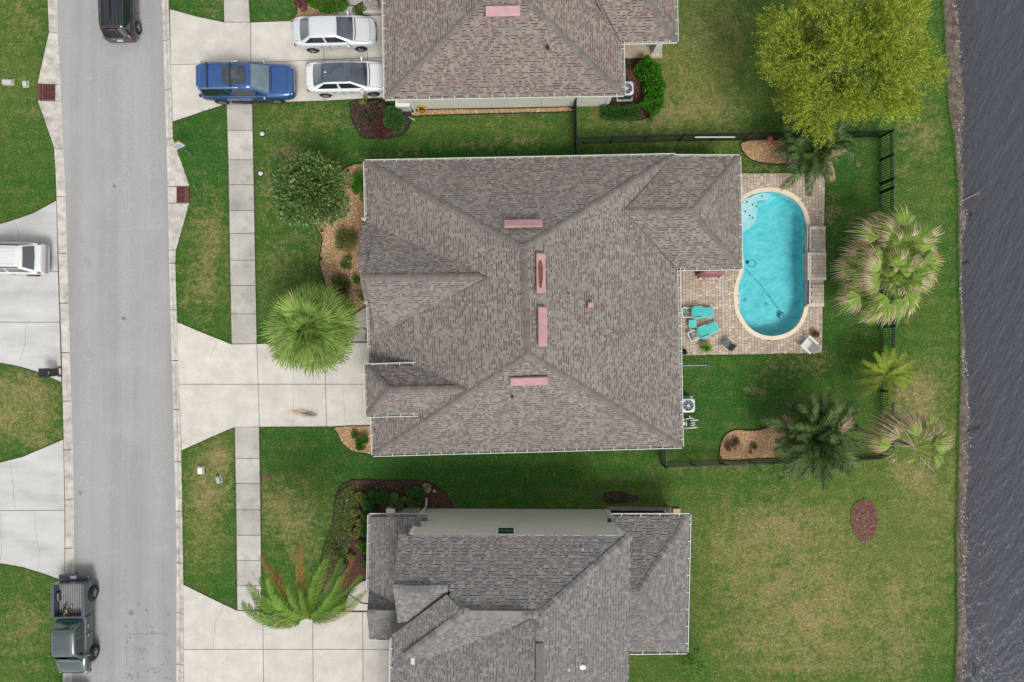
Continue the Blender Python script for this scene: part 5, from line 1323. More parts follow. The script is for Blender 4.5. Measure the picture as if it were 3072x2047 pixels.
# twin fan palms by the lake fence
deadm = [MT['leaf_fan_tall'], MT['leaf_drygrass']]
ms = [fan(1.35, 1.15, 20, 3.2, deadm, 120 + i, .6, .28) for i in range(3)] + [fan(1.4, 1.25, 20, 2.4, deadm, 130 + i, .9, .7, .06) for i in range(2)] + [fan(1.1, 1.1, 22, 2.4, [MT['leaf_drygrass'], MT['leaf_drygrass']], 140, 1.0, 1, 1)]
for (hx, hy, hz, bx, by, lb, sd) in ((2692, 756, 3.6, 2590, 770, 'upper of the two brown-tipped fan palms by the lake fence', 6), (2666, 842, 4.0, 2575, 890, 'lower of the two brown-tipped fan palms by the lake fence', 7)):
    hub = P(hx, hy, hz); bs = P(hx * .985 + 1536 * .015 - 60, hy + 6, 0); bs = Vector((hub.x * 1.03, hub.y * 1.03, 0))
    o = palm('tall_fan_palm', lb, bs, hub, .2); r = random.Random(sd); sp = []
    for ring_, (cnt, el, sc) in enumerate(((8, 60, .78), (12, 32, .97), (13, 6, 1.04), (11, -20, 1.04))):
        for i in range(cnt):
            az = 360 * i / cnt + ring_ * 23 + r.uniform(-10, 10); west = math.cos(math.radians(az - 170)) > .25
            mi = r.choice((3, 4, 3, 0)) if west and ring_ > 0 and r.random() < .75 else (r.choice((3, 4)) if r.random() < .15 * ring_ else r.randrange(3))
            sp.append((az, el + r.uniform(-18, 18), sc * r.uniform(.72, 1.12), mi))
    fronds(o, hub, ms, sp, sd + 10)

# queen palm leaning in the wind over the lower driveway
hub = P(926, 1852, 7.6); o = palm('queen_palm', 'windblown queen palm leaning over the lower driveway', P(1040, 1697, 0), hub, .17)
qm = [MT['leaf_queen'], MT['leaf_lime']]; om = [MT['leaf_orange'], MT['leaf_queen']]
ms = [pinnate(3.3, 1.3, 72, .62, .042, qm, 150, .55, .1, .5, -1.5), pinnate(3.2, 1.5, 72, .6, .042, qm, 151, .5, .1, .55, -.9), pinnate(3.3, 1.3, 72, .62, .042, qm, 152, .55, .12, .5, 1.5), pinnate(3.2, 1.4, 72, .6, .042, qm, 153, .5, .12, .5, .3),
      pinnate(3.7, 1.4, 64, .42, .035, om, 160, .35, .1, .8, .5), pinnate(3.3, 1.5, 60, .4, .035, om, 161, .3, .35, .8, 1.3)]
fronds(o, hub, ms, [(196, 4, .92, 0), (186, 16, .95, 0), (178, 2, .98, 1), (170, 22, 1.0, 0), (160, 8, 1.0, 1), (152, 26, .95, 0), (143, 12, 1.0, 1), (132, 24, .85, 3), (122, 14, 1.1, 4), (112, 26, .8, 1), (104, 34, .8, 3), (93, 12, 1.08, 4), (86, 42, .7, 3), (72, 26, .85, 3), (36, 10, 1.0, 2), (26, 22, .95, 2), (14, 6, .95, 2), (2, 18, .9, 2), (-6, 0, .9, 5), (64, 14, 1.05, 3), (30, 2, 1.05, 5), (150, -8, 1.0, 1)], 8, .05)
# palm beside the lake fence: small and yellowing
hub = P(2655, 1124, 1.8); o = palm('young_palm', 'small yellow-green feather palm over the lake fence', (hub.x * 1.01, hub.y * 1.01, 0), hub, .11)
ms = [pinnate(1.9, 1.25, 34, .42, .05, [MT['leaf_yellowpalm'], MT['leaf_queen']], 170 + i, .45, .2, .3) for i in range(3)]
fronds(o, hub, ms, [(95, 20, .95, 0), (72, 25, .9, 1), (50, 15, .95, 2), (28, 10, 1.0, 0), (8, 15, 1, 1), (-14, 12, 1.0, 2), (-35, 10, .85, 0), (-85, 15, .9, 1), (-130, 10, 1.0, 2), (-165, 15, .85, 0), (172, 20, .9, 1), (152, 15, .9, 2), (122, 22, .95, 0), (40, 50, .7, 1), (110, 30, .8, 2), (190, 8, .85, 1)], 9)
# dense dark cluster palms: several stems, fronds arching every way
ms = [pinnate(2.6, 1.5, 34, .6, .075, [MT['leaf_darkpalm'], MT['leaf_olive']], 180 + i, .6, .12, .3, sw) for i, sw in enumerate((-.7, .7, -.25, .3))] + [pinnate(2.3, 1.5, 30, .5, .05, [MT['leaf_drygrass'], MT['leaf_orange']], 185, .2, .3, .5)]
def cluster(hub, label, n_stem, spread, per, seed, size):
    r = random.Random(seed); o = palm('cluster_palm', label, (hub.x * .99, hub.y * .99, 0), hub, .12)
    for k in range(n_stem):
        a = 2 * math.pi * k / n_stem + r.uniform(-.3, .3); h = hub + Vector((math.cos(a) * spread, math.sin(a) * spread, r.uniform(-.5, .3)))
        mb = MB(); mb.tube([(hub.x * .99 + math.cos(a) * .2, hub.y * .99 + math.sin(a) * .2, 0), h], [.07, .05], 7); mb.build('stem', MT['palm_bark'], o)
        sp = [(math.degrees(a) + r.uniform(-120, 120), r.choice((62, 45, 30, 15, 0)) + r.uniform(-10, 10), size * r.uniform(.6, 1.05), 4 if r.random() < .07 else r.randrange(4)) for _ in range(per)]
        fronds(o, h, ms, sp, seed + k, .2)
    fronds(o, hub, ms, [(40 * k + r.uniform(-15, 15), r.choice((70, 50, 35, 20)), size * r.uniform(.55, .95), r.randrange(4)) for k in range(14)], seed + 50, .2)
cluster(P(2438, 1306, 2.7), 'dense dark green palm cluster over the stone bed', 8, .6, 12, 3, 1.06)
cluster(P(2430, 456, 2.4), 'dark green palm at the north end of the patio, half under the yellow tree', 6, .45, 11, 5, .92)
# windblown fan palm at the south-east fence corner
bs = P(2571, 1288, 0); hub = P(2745, 1343, 5.9); o = palm('bent_palm', 'ragged fan palm with leaning grey trunk at the fence corner', bs, hub, .15)
ms = [fan(1.1, 1.05, 16, 1.9, [MT['leaf_fan_tall'], MT['leaf_drygrass']], 190 + i, 1.0, .5) for i in range(2)] + [fan(1.0, 1.0, 24, 2.2, [MT['leaf_drygrass'], MT['leaf_olive']], 195 + i, 1.0, .1, .3) for i in range(2)] + [fan(1.0, .95, 24, 2.6, [MT['leaf_olive'], MT['leaf_drygrass']], 198, .8, .5, .1)]
fronds(o, hub, ms, [(18, 20, 1.0, 0), (40, 25, .95, 4), (2, 5, 1.05, 1), (-18, 0, .95, 0), (-35, -15, .8, 4), (62, 15, 1.0, 0), (85, 10, 1.0, 2), (104, 20, 1.05, 2), (122, 12, 1.15, 3), (140, 5, 1.2, 2), (155, 15, 1.15, 3), (168, -5, 1.1, 2), (182, 5, 1.05, 1), (205, -10, .9, 4), (112, 35, .9, 0), (75, 45, .7, 4), (28, 48, .75, 0), (132, -15, 1.1, 3), (-80, -30, .7, 1), (10, -20, 1.1, 4), (50, -10, 1.1, 3)], 12)
# dead frond stalks on the grass
mb = MB(); a, b = P(2760, 1372, .02), P(2800, 1412, .02); mb.tube([a, (a + b) / 2 + Vector((0, 0, .06)), b], [.05, .04, .03], 6); tag(mb.build('fallen_frond', MT['palm_bark']), 'dead palm stalk lying on the lawn near the shore', 'palm stalk')
# cordyline-like potted plant on the patio
def rosette(name, px, py, r, n, material, label, seed, z=.35):
    p = P(px, py, z); o = root(name, (p.x, p.y, 0), label=label, cat='potted plant'); rr = random.Random(seed)
    mb = MB(); mb.lathe([(.13, 0.03), (.18, .3), (.2, .34), (.17, .34), (.16, .28)], (p.x, p.y, 0), 16); mb.build('pot', mat('clay_pot', [C(120, 84, 62)], rough=.9), o)
    lm = MB(); L = r
    for k in range(5):
        t0, t1 = k / 5, (k + 1) / 5; w0 = .035 * math.sin(math.pi * (t0 * .85 + .12)); w1 = .035 * math.sin(math.pi * (t1 * .85 + .12)) if k < 4 else .002
        z0, z1 = .22 * t0 - .3 * t0 * t0, .22 * t1 - .3 * t1 * t1
        lm.add([(L * t0, -w0, z0), (L * t0, w0, z0), (L * t1, w1, z1), (L * t1, -w1, z1)], [(0, 1, 2, 3)])
    me = lm.mesh('leaf', material)
    for i in range(n):
        link('leaf', me, o, (p.x, p.y, z), rot=(0, -rr.uniform(-.05, 1.1), 2 * math.pi * i / n * 3.1), scale=(rr.uniform(.8, 1.1),) * 3)
    return o
rosette('spiky_plant', 2118, 1043, .46, 46, leaf_mat('spiky_leaf', [C(120, 158, 40), C(84, 130, 34), C(150, 176, 56)], .2, rand=.25), 'spiky yellow-green plant on the patio', 4)

# ================================================================== VEHICLES
def paint(name, c, metal=.0, rough=.28, coat=1.0):
    m = mat(name, [c], rough=rough, metal=metal, coat=coat); return m
_wheel = {}
def wheel_meshes(R, W, spokes=5, rimr=.66):
    k = (round(R, 2), spokes)
    if k in _wheel: return _wheel[k]
    t = MB(); t.lathe([(R * .62, -W / 2), (R * .9, -W / 2), (R * .985, -W * .42), (R, -W * .2), (R, W * .2), (R * .985, W * .42), (R * .9, W / 2), (R * .62, W / 2)], n=28, axis='Y')
    tm = t.mesh('wheel', MT['rubber'], smooth=True, angle=35)
    r = MB(); ro = R * rimr
    r.lathe([(ro * .92, -W * .3), (ro, -W * .3), (ro, W * .48), (ro * .9, W * .5), (ro * .86, W * .34)], n=24, axis='Y')
    d = MB(); d.lathe([(.0, W * .2), (ro * .9, W * .2), (ro * .9, W * .24), (0.0, W * .24)], n=20, axis='Y')
    for i in range(spokes):
        a = 2 * math.pi * i / spokes; e = Vector((math.cos(a), 0, math.sin(a)))
        r.bar(e * ro * .12 + Vector((0, W * .44, 0)), e * ro * .92 + Vector((0, W * .46, 0)), .045 if spokes > 6 else .075, .05)
    r.lathe([(ro * .24, W * .3), (ro * .24, W * .5), (ro * .1, W * .52)], n=12, axis='Y')
    rm = r.mesh('rim', MT['alloy'], smooth=True, angle=35); dm = d.mesh('brake_disc', MT['dark'])
    _wheel[k] = (tm, rm, dm); return _wheel[k]

def loft_body(name, st, o, material, sub=2):
    """st: (x, half width, low z, top z). A smooth closed shell of cross-sections."""
    mb = MB(); rings = []
    for x, h, zl, zt in st:
        half = [(0, zt + .03), (h * .5, zt + .022), (h * .82, zt - .012), (h * .945, zt - .07), (h, zt - .2 if zt - zl > .35 else zt - .1), (h, (zl + zt) / 2 - .05), (h * .975, zl + .1), (h * .88, zl), (h * .4, zl - .01)]
        ring = [(x, y, z) for y, z in half] + [(x, -y, z) for y, z in half[::-1] if y > 0]
        rings.append(ring)
    n = len(rings[0]); mb.v = [p for r in rings for p in r]
    for j in range(len(rings) - 1):
        for i in range(n): mb.f.append((j * n + i, (j + 1) * n + i, (j + 1) * n + (i + 1) % n, j * n + (i + 1) % n)); mb.m.append(0)
    mb.f.append(tuple(range(n))[::1]); mb.m.append(0); mb.f.append(tuple((len(rings) - 1) * n + i for i in range(n))[::-1]); mb.m.append(0)
    ob = mb.build(name, material, o, smooth=True, local=True)
    s = ob.modifiers.new('sub', 'SUBSURF'); s.levels = 2; s.render_levels = 2
    return ob

def quad_patch(mb, c, u0, u1, v0, v1, off, nu=5, nv=4, bulge=0.0, axis=Vector((1, 0, 0))):
    """A patch on the bilinear face c = (a, b, c, d): u from a to b, v from a to d, pushed out by off and bulged."""
    a, b, cc, d = (Vector(p) for p in c); n = (b - a).cross(d - a).normalized(); s = len(mb.v)
    for j in range(nv + 1):
        for i in range(nu + 1):
            u = u0 + (u1 - u0) * i / nu; v = v0 + (v1 - v0) * j / nv
            p = a * (1 - u) * (1 - v) + b * u * (1 - v) + cc * u * v + d * (1 - u) * v
            mb.v.append(tuple(p + n * (off + bulge * (1 - (2 * u - 1) ** 2))))
    for j in range(nv):
        for i in range(nu): k = s + j * (nu + 1) + i; mb.f.append((k, k + 1, k + nu + 2, k + nu + 1)); mb.m.append(0)

def cabin(o, xb0, xr0, xr1, xb1, wb, wr, zb, zr, body, glassm, roofm=None, splits=((.06, .47), (.52, .93)), crown=.045, glass_rear=None, side_v=(.14, .86)):
    """Greenhouse: a body-coloured frame, roof skin and separate panes. xb = at the belt, xr = at the roof; 0 rear, 1 front."""
    mb = MB(); rings = []
    def rr(x0, x1, w, z, rad):
        pts = []
        for cx, cyy, a0 in ((x1 - rad, w - rad, 0), (x0 + rad, w - rad, 90), (x0 + rad, -w + rad, 180), (x1 - rad, -w + rad, 270)):
            for k in range(4): a = math.radians(a0 + 30 * k); pts.append((cx + rad * math.cos(a), cyy + rad * math.sin(a), z))
        return pts
    lv = [(0, 0), (.5, 0), (.86, 0), (.95, .02), (1.0, .07)]
    for t, ins in lv:
        z = zb + (zr - zb) * t; rings.append(rr(xb0 + (xr0 - xb0) * t + ins, xb1 + (xr1 - xb1) * t - ins, wb + (wr - wb) * t - ins, z, .24))
    for ins, dz in ((.3, crown * .7), (.55, crown)):
        rings.append(rr(xr0 + ins * .9 if xr0 + ins < xr1 - ins else (xr0 + xr1) / 2 - .12, xr1 - ins * .9, max(wr - ins, .12), zr + dz, .12))
    n = len(rings[0]); mb.v = [p for r in rings for p in r]
    for j in range(len(rings) - 1):
        for i in range(n): mb.f.append((j * n + i, j * n + (i + 1) % n, (j + 1) * n + (i + 1) % n, (j + 1) * n + i)); mb.m.append(0)
    mb.f.append(tuple((len(rings) - 1) * n + i for i in range(n))); mb.m.append(0)
    mb.build('cabin', body, o, smooth=True, angle=50, local=True)
    B0, B1 = (xb0, wb), (xb1, wb)
    fr = ((xb1, wb * .93, zb), (xb1, -wb * .93, zb), (xr1, -wr * .93, zr - .0), (xr1, wr * .93, zr - .0))
    fr = (fr[1], fr[0], fr[3], fr[2])
    g = MB(); quad_patch(g, fr, .03, .97, .04, .93, .012, 8, 4, .09); g.build('windshield', glassm, o, smooth=True, local=True)
    re = ((xb0, wb * .93, zb), (xb0, -wb * .93, zb), (xr0, -wr * .93, zr), (xr0, wr * .93, zr))
    g = MB(); quad_patch(g, re, .05, .95, .1, .92, .012, 8, 4, .07); g.build('rear_window', glass_rear or glassm, o, smooth=True, local=True)
    for sg in (1, -1):
        sd = ((xb0, sg * wb, zb), (xb1, sg * wb, zb), (xr1, sg * wr, zr), (xr0, sg * wr, zr))
        if sg > 0: sd = (sd[1], sd[0], sd[3], sd[2])
        for u0, u1 in splits:
            g = MB(); a, b = (u0, u1) if sg < 0 else (1 - u1, 1 - u0); quad_patch(g, sd, a, b, side_v[0], side_v[1], .014, 4, 3); g.build('side_window', MT['glass'], o, smooth=True, local=True)

def car(name, label, px, py, rz, L, W, st, cab, wheels, body, group=None, R=.34, spokes=5, glassm=None, mirrors=None, roofm=None, head=None, tail=None, rails=None, sunroof=None, z0=0.03, plate=True, cat='car', handles=None, mirror_mat=None, glass_rear=None, wbase_w=None):
    p = P(px, py, 0); o = root(name, (p.x, p.y, z0), rz, label, cat, group)
    loft_body('body', st, o, body)
    cabin(o, *cab, body, glassm or MT['glass'], glass_rear=glass_rear)
    dress(o, st, L, W, cab[0], cab[3], st[3][3] < 1.1)
    tm, rm, dm = wheel_meshes(R, .23, spokes)
    hw = W / 2
    for x in wheels:
        for sg in (1, -1):
            a = MB(); a.lathe([(R * 1.12, -.02), (R * 1.12, .012)], (0, 0, 0), 24, axis='Y'); link('wheel_arch', a.mesh('wheel_arch', MT['dark']), o, (x, sg * (hw - .045), R + .02), local=True)
            w = link('wheel', tm, o, (x, sg * (hw - .085), R), local=True, rot=(0, 0, 0 if sg > 0 else math.pi))
            link('rim', rm, w, (0, 0, 0), local=True); link('brake_disc', dm, w, (0, 0, 0), local=True)
    for sg in (1, -1):
        if mirrors:
            x, y, z = mirrors; mb = MB(); mb.ell((x, sg * (y + .12), z), (.075, .13, .085), 10, 6); mb.bar((x, sg * (y - .05), z - .05), (x, sg * (y + .08), z - .03), .06, .05); mb.build('mirror', mirror_mat or body, o, smooth=True, local=True)
        if head:
            x, y, z, dx, dy, dz, yaw = head; mb = MB(); mb.ell((x, sg * y, z), (dx, dy, dz), 12, 7, R=Matrix.Rotation(-sg * yaw, 3, 'Z')); mb.build('headlight', MT['clear_lens'], o, smooth=True, local=True)
        if tail:
            x, y, z, dx, dy, dz = tail; mb = MB(); mb.ell((x, sg * y, z), (dx, dy, dz), 12, 7); mb.build('taillight', MT['red_lens'], o, smooth=True, local=True)
        for x, z in (handles or ()):
            mb = MB(); mb.bar((x - .1, sg * (hw + .005), z), (x + .1, sg * (hw + .005), z), .035, .035); mb.build('door_handle', MT['chrome'], o, local=True)
        if rails:
            x0, x1, y, z = rails; mb = MB(); mb.tube([(x0, sg * y, z - .04), (x0 + .12, sg * y, z + .04), (x1 - .15, sg * y, z + .04), (x1, sg * y, z - .04)], .028, 6); mb.build('roof_rail', MT['chrome'] if mirror_mat is MT['chrome'] else MT['dark'], o, smooth=True, local=True)
    if sunroof:
        for x0, x1, w, z in sunroof:
            mb = MB(); mb.box(((x0 + x1) / 2, 0, z), (x1 - x0, w * 2, .02)); mb.build('sunroof', MT['glass_blue'], o, local=True)
    if plate:
        mb = MB(); mb.box((-L / 2 - .005, 0, .72), (.03, .32, .16)); mb.build('licence_plate', MT['plate'], o, local=True)
    return o

def body_line(o, st, pts, r, material, name):
    """A fine gap or trim line laid on the upper body."""
    xs = [q[0] for q in st]; out = []
    for x, y in pts:
        h = np.interp(x, xs, [q[1] for q in st]); zt = np.interp(x, xs, [q[3] for q in st])
        out.append((x, y, zt + np.interp(abs(y), [0, h * .5, h * .82, h * .945], [.03, .022, -.012, -.07]) + .002))
    mb = MB(); mb.tube(out, r, 5); mb.build(name, material, o, local=True)
def dress(o, st, L, W, xb0, xb1, sedan=True):
    hw = W / 2; ys = np.linspace(-.72, .72, 9) * hw
    body_line(o, st, [(xb1 + .07 - .1 * (y / hw) ** 2 + .06, y) for y in ys], .028, MT['dark'], 'cowl')
    xf = L / 2 * .86
    body_line(o, st, [(xf - .12 * (y / hw) ** 2, y) for y in ys], .009, MT['dark'], 'hood_gap')
    for sg in (1, -1):
        body_line(o, st, [(x, sg * hw * (.74 + .03 * math.sin((x - xb1) * 2))) for x in np.linspace(xb1 + .12, xf - .08, 7)], .009, MT['dark'], 'hood_gap')
        if sedan: body_line(o, st, [(x, sg * hw * .66) for x in np.linspace(xb0 - .06, -L / 2 * .93, 4)], .008, MT['dark'], 'trunk_gap')
        for x in (xb1 - .2, (xb0 + xb1) / 2 + .12, xb0 + (.75 if sedan else 1.25)):
            mb = MB(); mb.box((x, sg * (hw - .004), .64), (.016, .016, .56)); mb.build('door_gap', MT['dark'], o, local=True)

def stations(L, W, prof):
    h = W / 2; return [(x * L / 2, h * w, zl, zt) for x, w, zl, zt in prof]
SEDAN = [(-1, .5, .36, .76), (-.985, .72, .3, .9), (-.955, .84, .27, .99), (-.88, .94, .24, 1.04), (-.72, .985, .21, 1.06), (-.45, 1, .2, 1.02), (0, 1, .2, .99), (.35, 1, .2, .98), (.5, .99, .2, .97), (.72, .97, .21, .9), (.86, .91, .23, .8), (.93, .82, .26, .71), (.975, .68, .3, .62), (1, .45, .35, .54)]
SUVB = [(-1, .82, .42, .92), (-.99, .9, .34, 1.08), (-.96, .96, .3, 1.16), (-.7, 1, .27, 1.17), (-.3, 1, .26, 1.16), (.1, 1, .26, 1.15), (.42, 1, .26, 1.15), (.6, .99, .27, 1.13), (.8, .97, .28, 1.06), (.91, .92, .3, 1.0), (.965, .82, .33, .9), (.99, .7, .36, .8), (1, .55, .42, .7)]

silver = paint('silver_paint', C(226, 229, 232), .15, .3); white = paint('white_paint_car', C(236, 238, 238), 0, .3)
blue = paint('blue_metallic_paint', C(42, 90, 154), .3, .26); black = paint('black_paint', C(26, 32, 36), .1, .22)
grey = paint('grey_green_metallic_paint', C(80, 90, 93), .3, .34); whitesuv = paint('white_suv_paint', C(232, 232, 230), 0, .35)
chev = car('sedan', 'silver sedan parked nearest the stone pillar', 1014, 112, math.radians(1.6), 4.9, 1.84, stations(4.9, 1.84, SEDAN), (-1.98, -1.28, .2, 1.14, .80, .60, .97, 1.44), (-1.42, 1.42), silver,
    group='cars on the upper driveway', mirrors=(.85, .86, 1.02), head=(2.08, .66, .72, .24, .1, .08, .45), tail=(-2.3, .72, .84, .09, .16, .08), handles=((-.75, .82), (.25, .82)), glassm=MT['glass_blue'])
mb = MB(); mb.box((2.4, 0, .58), (.06, 1.1, .1)); mb.build('grille', MT['dark'], chev, local=True)
wsed = car('sedan', 'white sedan with black glass roof, nose under the eave', 1052, 246, math.radians(1.4), 4.9, 1.84, stations(4.9, 1.84, SEDAN), (-1.98, -1.25, .3, 1.22, .80, .60, .97, 1.45), (-1.42, 1.42), white,
    group='cars on the upper driveway', mirrors=(.9, .86, 1.02), head=(2.08, .66, .72, .24, .1, .08, .45), tail=(-2.28, .74, .84, .1, .14, .07), handles=((-.75, .82), (.25, .82)), glassm=MT['glass_blue'], spokes=10)
mb = MB(); n_ = 18
for i in range(n_ + 1):
    t = i / n_; x = -1.9 + 3.05 * t
    z = np.interp(x, [-1.98, -1.25, -.5, .3, 1.22], [.985, 1.465, 1.512, 1.47, .985]) + .012; w = np.interp(x, [-1.98, -1.25, .3, 1.22], [.62, .56, .56, .68])
    for k in range(7): u = (k - 3) / 3; mb.v.append((x + (.06 if x > .3 else (-.05 if x < -1.25 else 0)) * (1 - u * u), u * w, z - .03 * u * u))
for i in range(n_):
    for k in range(6): j = i * 7 + k; mb.f.append((j, j + 7, j + 8, j + 1)); mb.m.append(0)
mb.build('glass_roof', mat('smoked_glass', [C(56, 62, 74), C(84, 92, 106), C(64, 72, 84)], 1.6, rough=.06, coat=1), wsed, smooth=True, local=True)
mb = MB(); mb.ell((-1.1, 0, 1.52), (.09, .035, .05), 8, 5); mb.build('roof_antenna', white, wsed, local=True)
bsuv = car('suv', 'blue full-size SUV with roof rails and sunroof', 761, 262, math.radians(.8), 5.5, 2.05, stations(5.5, 2.05, SUVB), (-2.68, -2.5, .42, 1.35, .93, .74, 1.12, 1.86), (-1.72, 1.55), blue,
    group='cars on the upper driveway', R=.4, spokes=10, mirrors=(1.08, .97, 1.2), head=(2.5, .76, .88, .13, .09, .05, .4), tail=(-2.74, .86, 1.05, .05, .1, .16), handles=((-.75, .98), (.35, .98)), rails=(-2.3, -.1, .76, 1.92), sunroof=((-1.12, -.66, .52, 1.912), (-.6, .25, .52, 1.912)), glassm=mat('clear_glass', [C(120, 140, 146), C(86, 104, 112)], 1.2, rough=.06, coat=1), mirror_mat=MT['chrome'])
mb = MB()
for i in range(9): mb.box((2.78, -.56 + .14 * i, .78), (.05, .05, .3))
mb.box((2.74, 0, .78), (.05, 1.35, .38)); mb.build('grille', MT['chrome'], bsuv, local=True)
for x in (-1.95, -.63):
    mb = MB(); mb.bar((x, -.74, 1.94), (x, .74, 1.94), .07, .03); mb.build('cross_bar', MT['dark'], bsuv, local=True)
mb = MB(); mb.box((-2.5, 0, 1.83), (.2, 1.2, .04)); mb.build('spoiler', blue, bsuv, local=True)
for sg in (1, -1):
    mb = MB(); mb.bar((-2.6, sg * .965, 1.13), (1.0, sg * .985, 1.14), .02, .035); mb.build('belt_trim', MT['chrome'], bsuv, local=True)
    mb = MB(); mb.bar((-1.2, sg * .98, .33), (1.1, sg * .98, .33), .16, .05); mb.build('running_board', MT['dark'], bsuv, local=True)
ksuv = car('suv', 'black boxy SUV driving up the street', 379, 28, math.radians(91.5), 4.45, 1.8, stations(4.45, 1.8, SUVB), (-2.18, -1.85, .42, 1.0, .84, .66, 1.06, 1.63), (-1.3, 1.35), black,
    R=.36, mirrors=(.8, .86, 1.14), tail=(-2.16, .74, .98, .08, .1, .13), handles=((-.6, .9), (.3, .9)), rails=(-1.7, .3, .62, 1.68), head=(2.1, .66, .8, .1, .14, .1, .2))
mb = MB()
for i in range(5): mb.box((-.7, -.44 + .22 * i, 1.665), (2.0, .06, .02))
mb.build('roof_rib', black, ksuv, local=True)
mb = MB(); mb.box((-1.98, 0, 1.6), (.05, .36, .04)); mb.build('brake_light', MT['red_lens'], ksuv, local=True)
tx = bpy.data.curves.new('tailgate_lettering', 'FONT'); tx.body = 'PATRIOT'; tx.size = .15; tx.extrude = .004; tx.align_x = 'CENTER'; tx.space_character = 1.3
to = bpy.data.objects.new('tailgate_lettering', tx); COL.objects.link(to); to.parent = ksuv; to.location = (-2.235, 0, .93); to.rotation_euler = (math.radians(65), 0, math.radians(-90)); tx.materials.append(MT['white'])
tm_ = bpy.data.meshes.new_from_object(to.evaluated_get(bpy.context.evaluated_depsgraph_get())); bpy.data.objects.remove(to)
to = link('tailgate_lettering', tm_, ksuv, (-2.235, 0, .93), local=True, rot=(math.radians(65), 0, math.radians(-90)))
wsuv = car('suv', 'white SUV backed into the west driveway', 46, 780, math.radians(179), 4.7, 1.9, stations(4.7, 1.9, SUVB), (-2.0, -1.55, .5, 1.15, .86, .68, 1.06, 1.68), (-1.35, 1.4), whitesuv,
    R=.36, mirrors=(.9, .9, 1.15), tail=(-2.16, .8, 1.02, .12, .12, .1), handles=((-.6, .9), (.35, .9)), rails=(-1.4, .2, .66, 1.73), head=(2.2, .7, .8, .1, .14, .1, .2))
for i in range(6):
    mb = MB(); mb.box((-.35, -.45 + .18 * i, 1.725), (1.6, .035, .02)); mb.build('roof_rib', whitesuv, wsuv, local=True)
mb = MB(); mb.box((-2.3, 0, .7), (.16, 1.7, .22)); mb.build('rear_bumper', mat('bumper_grey', [C(176, 170, 172)], rough=.5), wsuv, local=True)
car('parked_car', 'dark car just entering the bottom edge behind the pickup', 236, 2172, math.radians(-90), 4.7, 1.86, stations(4.7, 1.86, SEDAN), (-1.9, -1.2, .2, 1.1, .80, .60, .97, 1.44), (-1.4, 1.4), black)

# --- pickup
p = P(246, 1859, 0); pk = root('pickup_truck', (p.x, p.y, 0.02), math.radians(-89.2), 'grey pickup with open ribbed bed parked on the kerb', 'pickup')
HW = .97
cabst = [(-.62, HW, .42, 1.02), (-.58, HW, .38, 1.12), (-.1, HW, .36, 1.13), (.8, HW, .36, 1.13), (1.55, HW * .99, .36, 1.15), (1.9, HW * .97, .36, 1.17), (2.3, HW * .95, .37, 1.13), (2.62, HW * .9, .4, 1.05), (2.78, HW * .82, .44, .92), (2.83, HW * .74, .5, .75)]
loft_body('body', cabst, pk, grey)
cabin(pk, -.5, -.12, 1.42, 1.98, .86, .68, 1.1, 1.82, grey, glass('truck_windshield', C(46, 84, 76)), splits=((.1, .36), (.41, .9)))
bx0, bx1, bh = -2.55, -.66, 1.28
mb = MB(); mb.box(((bx0 + bx1) / 2, 0, .74), (bx1 - bx0 - .06, 1.62, .05)); fl = mb.build('bed_floor', mat('bed_steel', [C(128, 128, 130), C(150, 150, 150)], 3, rough=.5), pk, local=True)
for i in range(12):
    mb = MB(); mb.box(((bx0 + bx1) / 2, -.74 + i * .134, .79), (bx1 - bx0 - .1, .07, .04)); mb.build('bed_rib', fl.data.materials[0], fl, local=True)
for sg in (1, -1):
    mb = MB(); mb.box(((bx0 + bx1) / 2, sg * .885, .85), (bx1 - bx0, .16, .84)); mb.box(((bx0 + bx1) / 2, sg * .885, bh), (bx1 - bx0 + .02, .18, .06))
    sd = mb.build('bed_side', grey, pk, local=True); bv = sd.modifiers.new('bevel', 'BEVEL'); bv.width = .04; bv.segments = 3
    mb = MB(); mb.box((-1.75, sg * .75, .9), (.62, .14, .3), top=.8); w = mb.build('wheel_well', grey, pk, local=True); bv = w.modifiers.new('bevel', 'BEVEL'); bv.width = .05; bv.segments = 2
    mb = MB(); mb.ell((-2.56, sg * .86, 1.08), (.05, .09, .16), 10, 6); mb.build('taillight', MT['red_lens'], pk, local=True)
    mb = MB(); mb.ell((2.66, sg * .7, .86), (.12, .13, .09), 12, 6); mb.build('headlight', mat('amber_lens', [C(222, 202, 150)], rough=.2, coat=1), pk, smooth=True, local=True)
    mb = MB(); mb.ell((1.55, sg * 1.12, 1.22), (.09, .13, .12), 10, 6); mb.bar((1.56, sg * .9, 1.15), (1.56, sg * 1.05, 1.18), .05, .05); mb.build('mirror', grey, pk, smooth=True, local=True)
    for x in (-.02, .52): mb = MB(); mb.bar((x - .1, sg * .99, .98), (x + .1, sg * .99, .98), .04, .04); mb.build('door_handle', MT['chrome'], pk, local=True)
    mb = MB(); mb.box((.42, sg * .978, .8), (.03, .02, .78)); mb.build('door_gap', MT['dark'], pk, local=True)
mb = MB(); mb.box((bx0 - .02, 0, .95), (.09, 1.62, .66)); tg = mb.build('tailgate', grey, pk, local=True); bv = tg.modifiers.new('bevel', 'BEVEL'); bv.width = .03; bv.segments = 2
mb = MB(); mb.box((bx1 + .02, 0, .95), (.08, 1.7, .66)); mb.build('bed_front', grey, pk, local=True)
mb = MB(); mb.box((-2.78, 0, .6), (.28, 1.8, .2)); bm = mb.build('rear_bumper', mat('bumper_steel', [C(92, 102, 112)], rough=.4, metal=.4), pk, local=True); bv = bm.modifiers.new('bevel', 'BEVEL'); bv.width = .05; bv.segments = 3
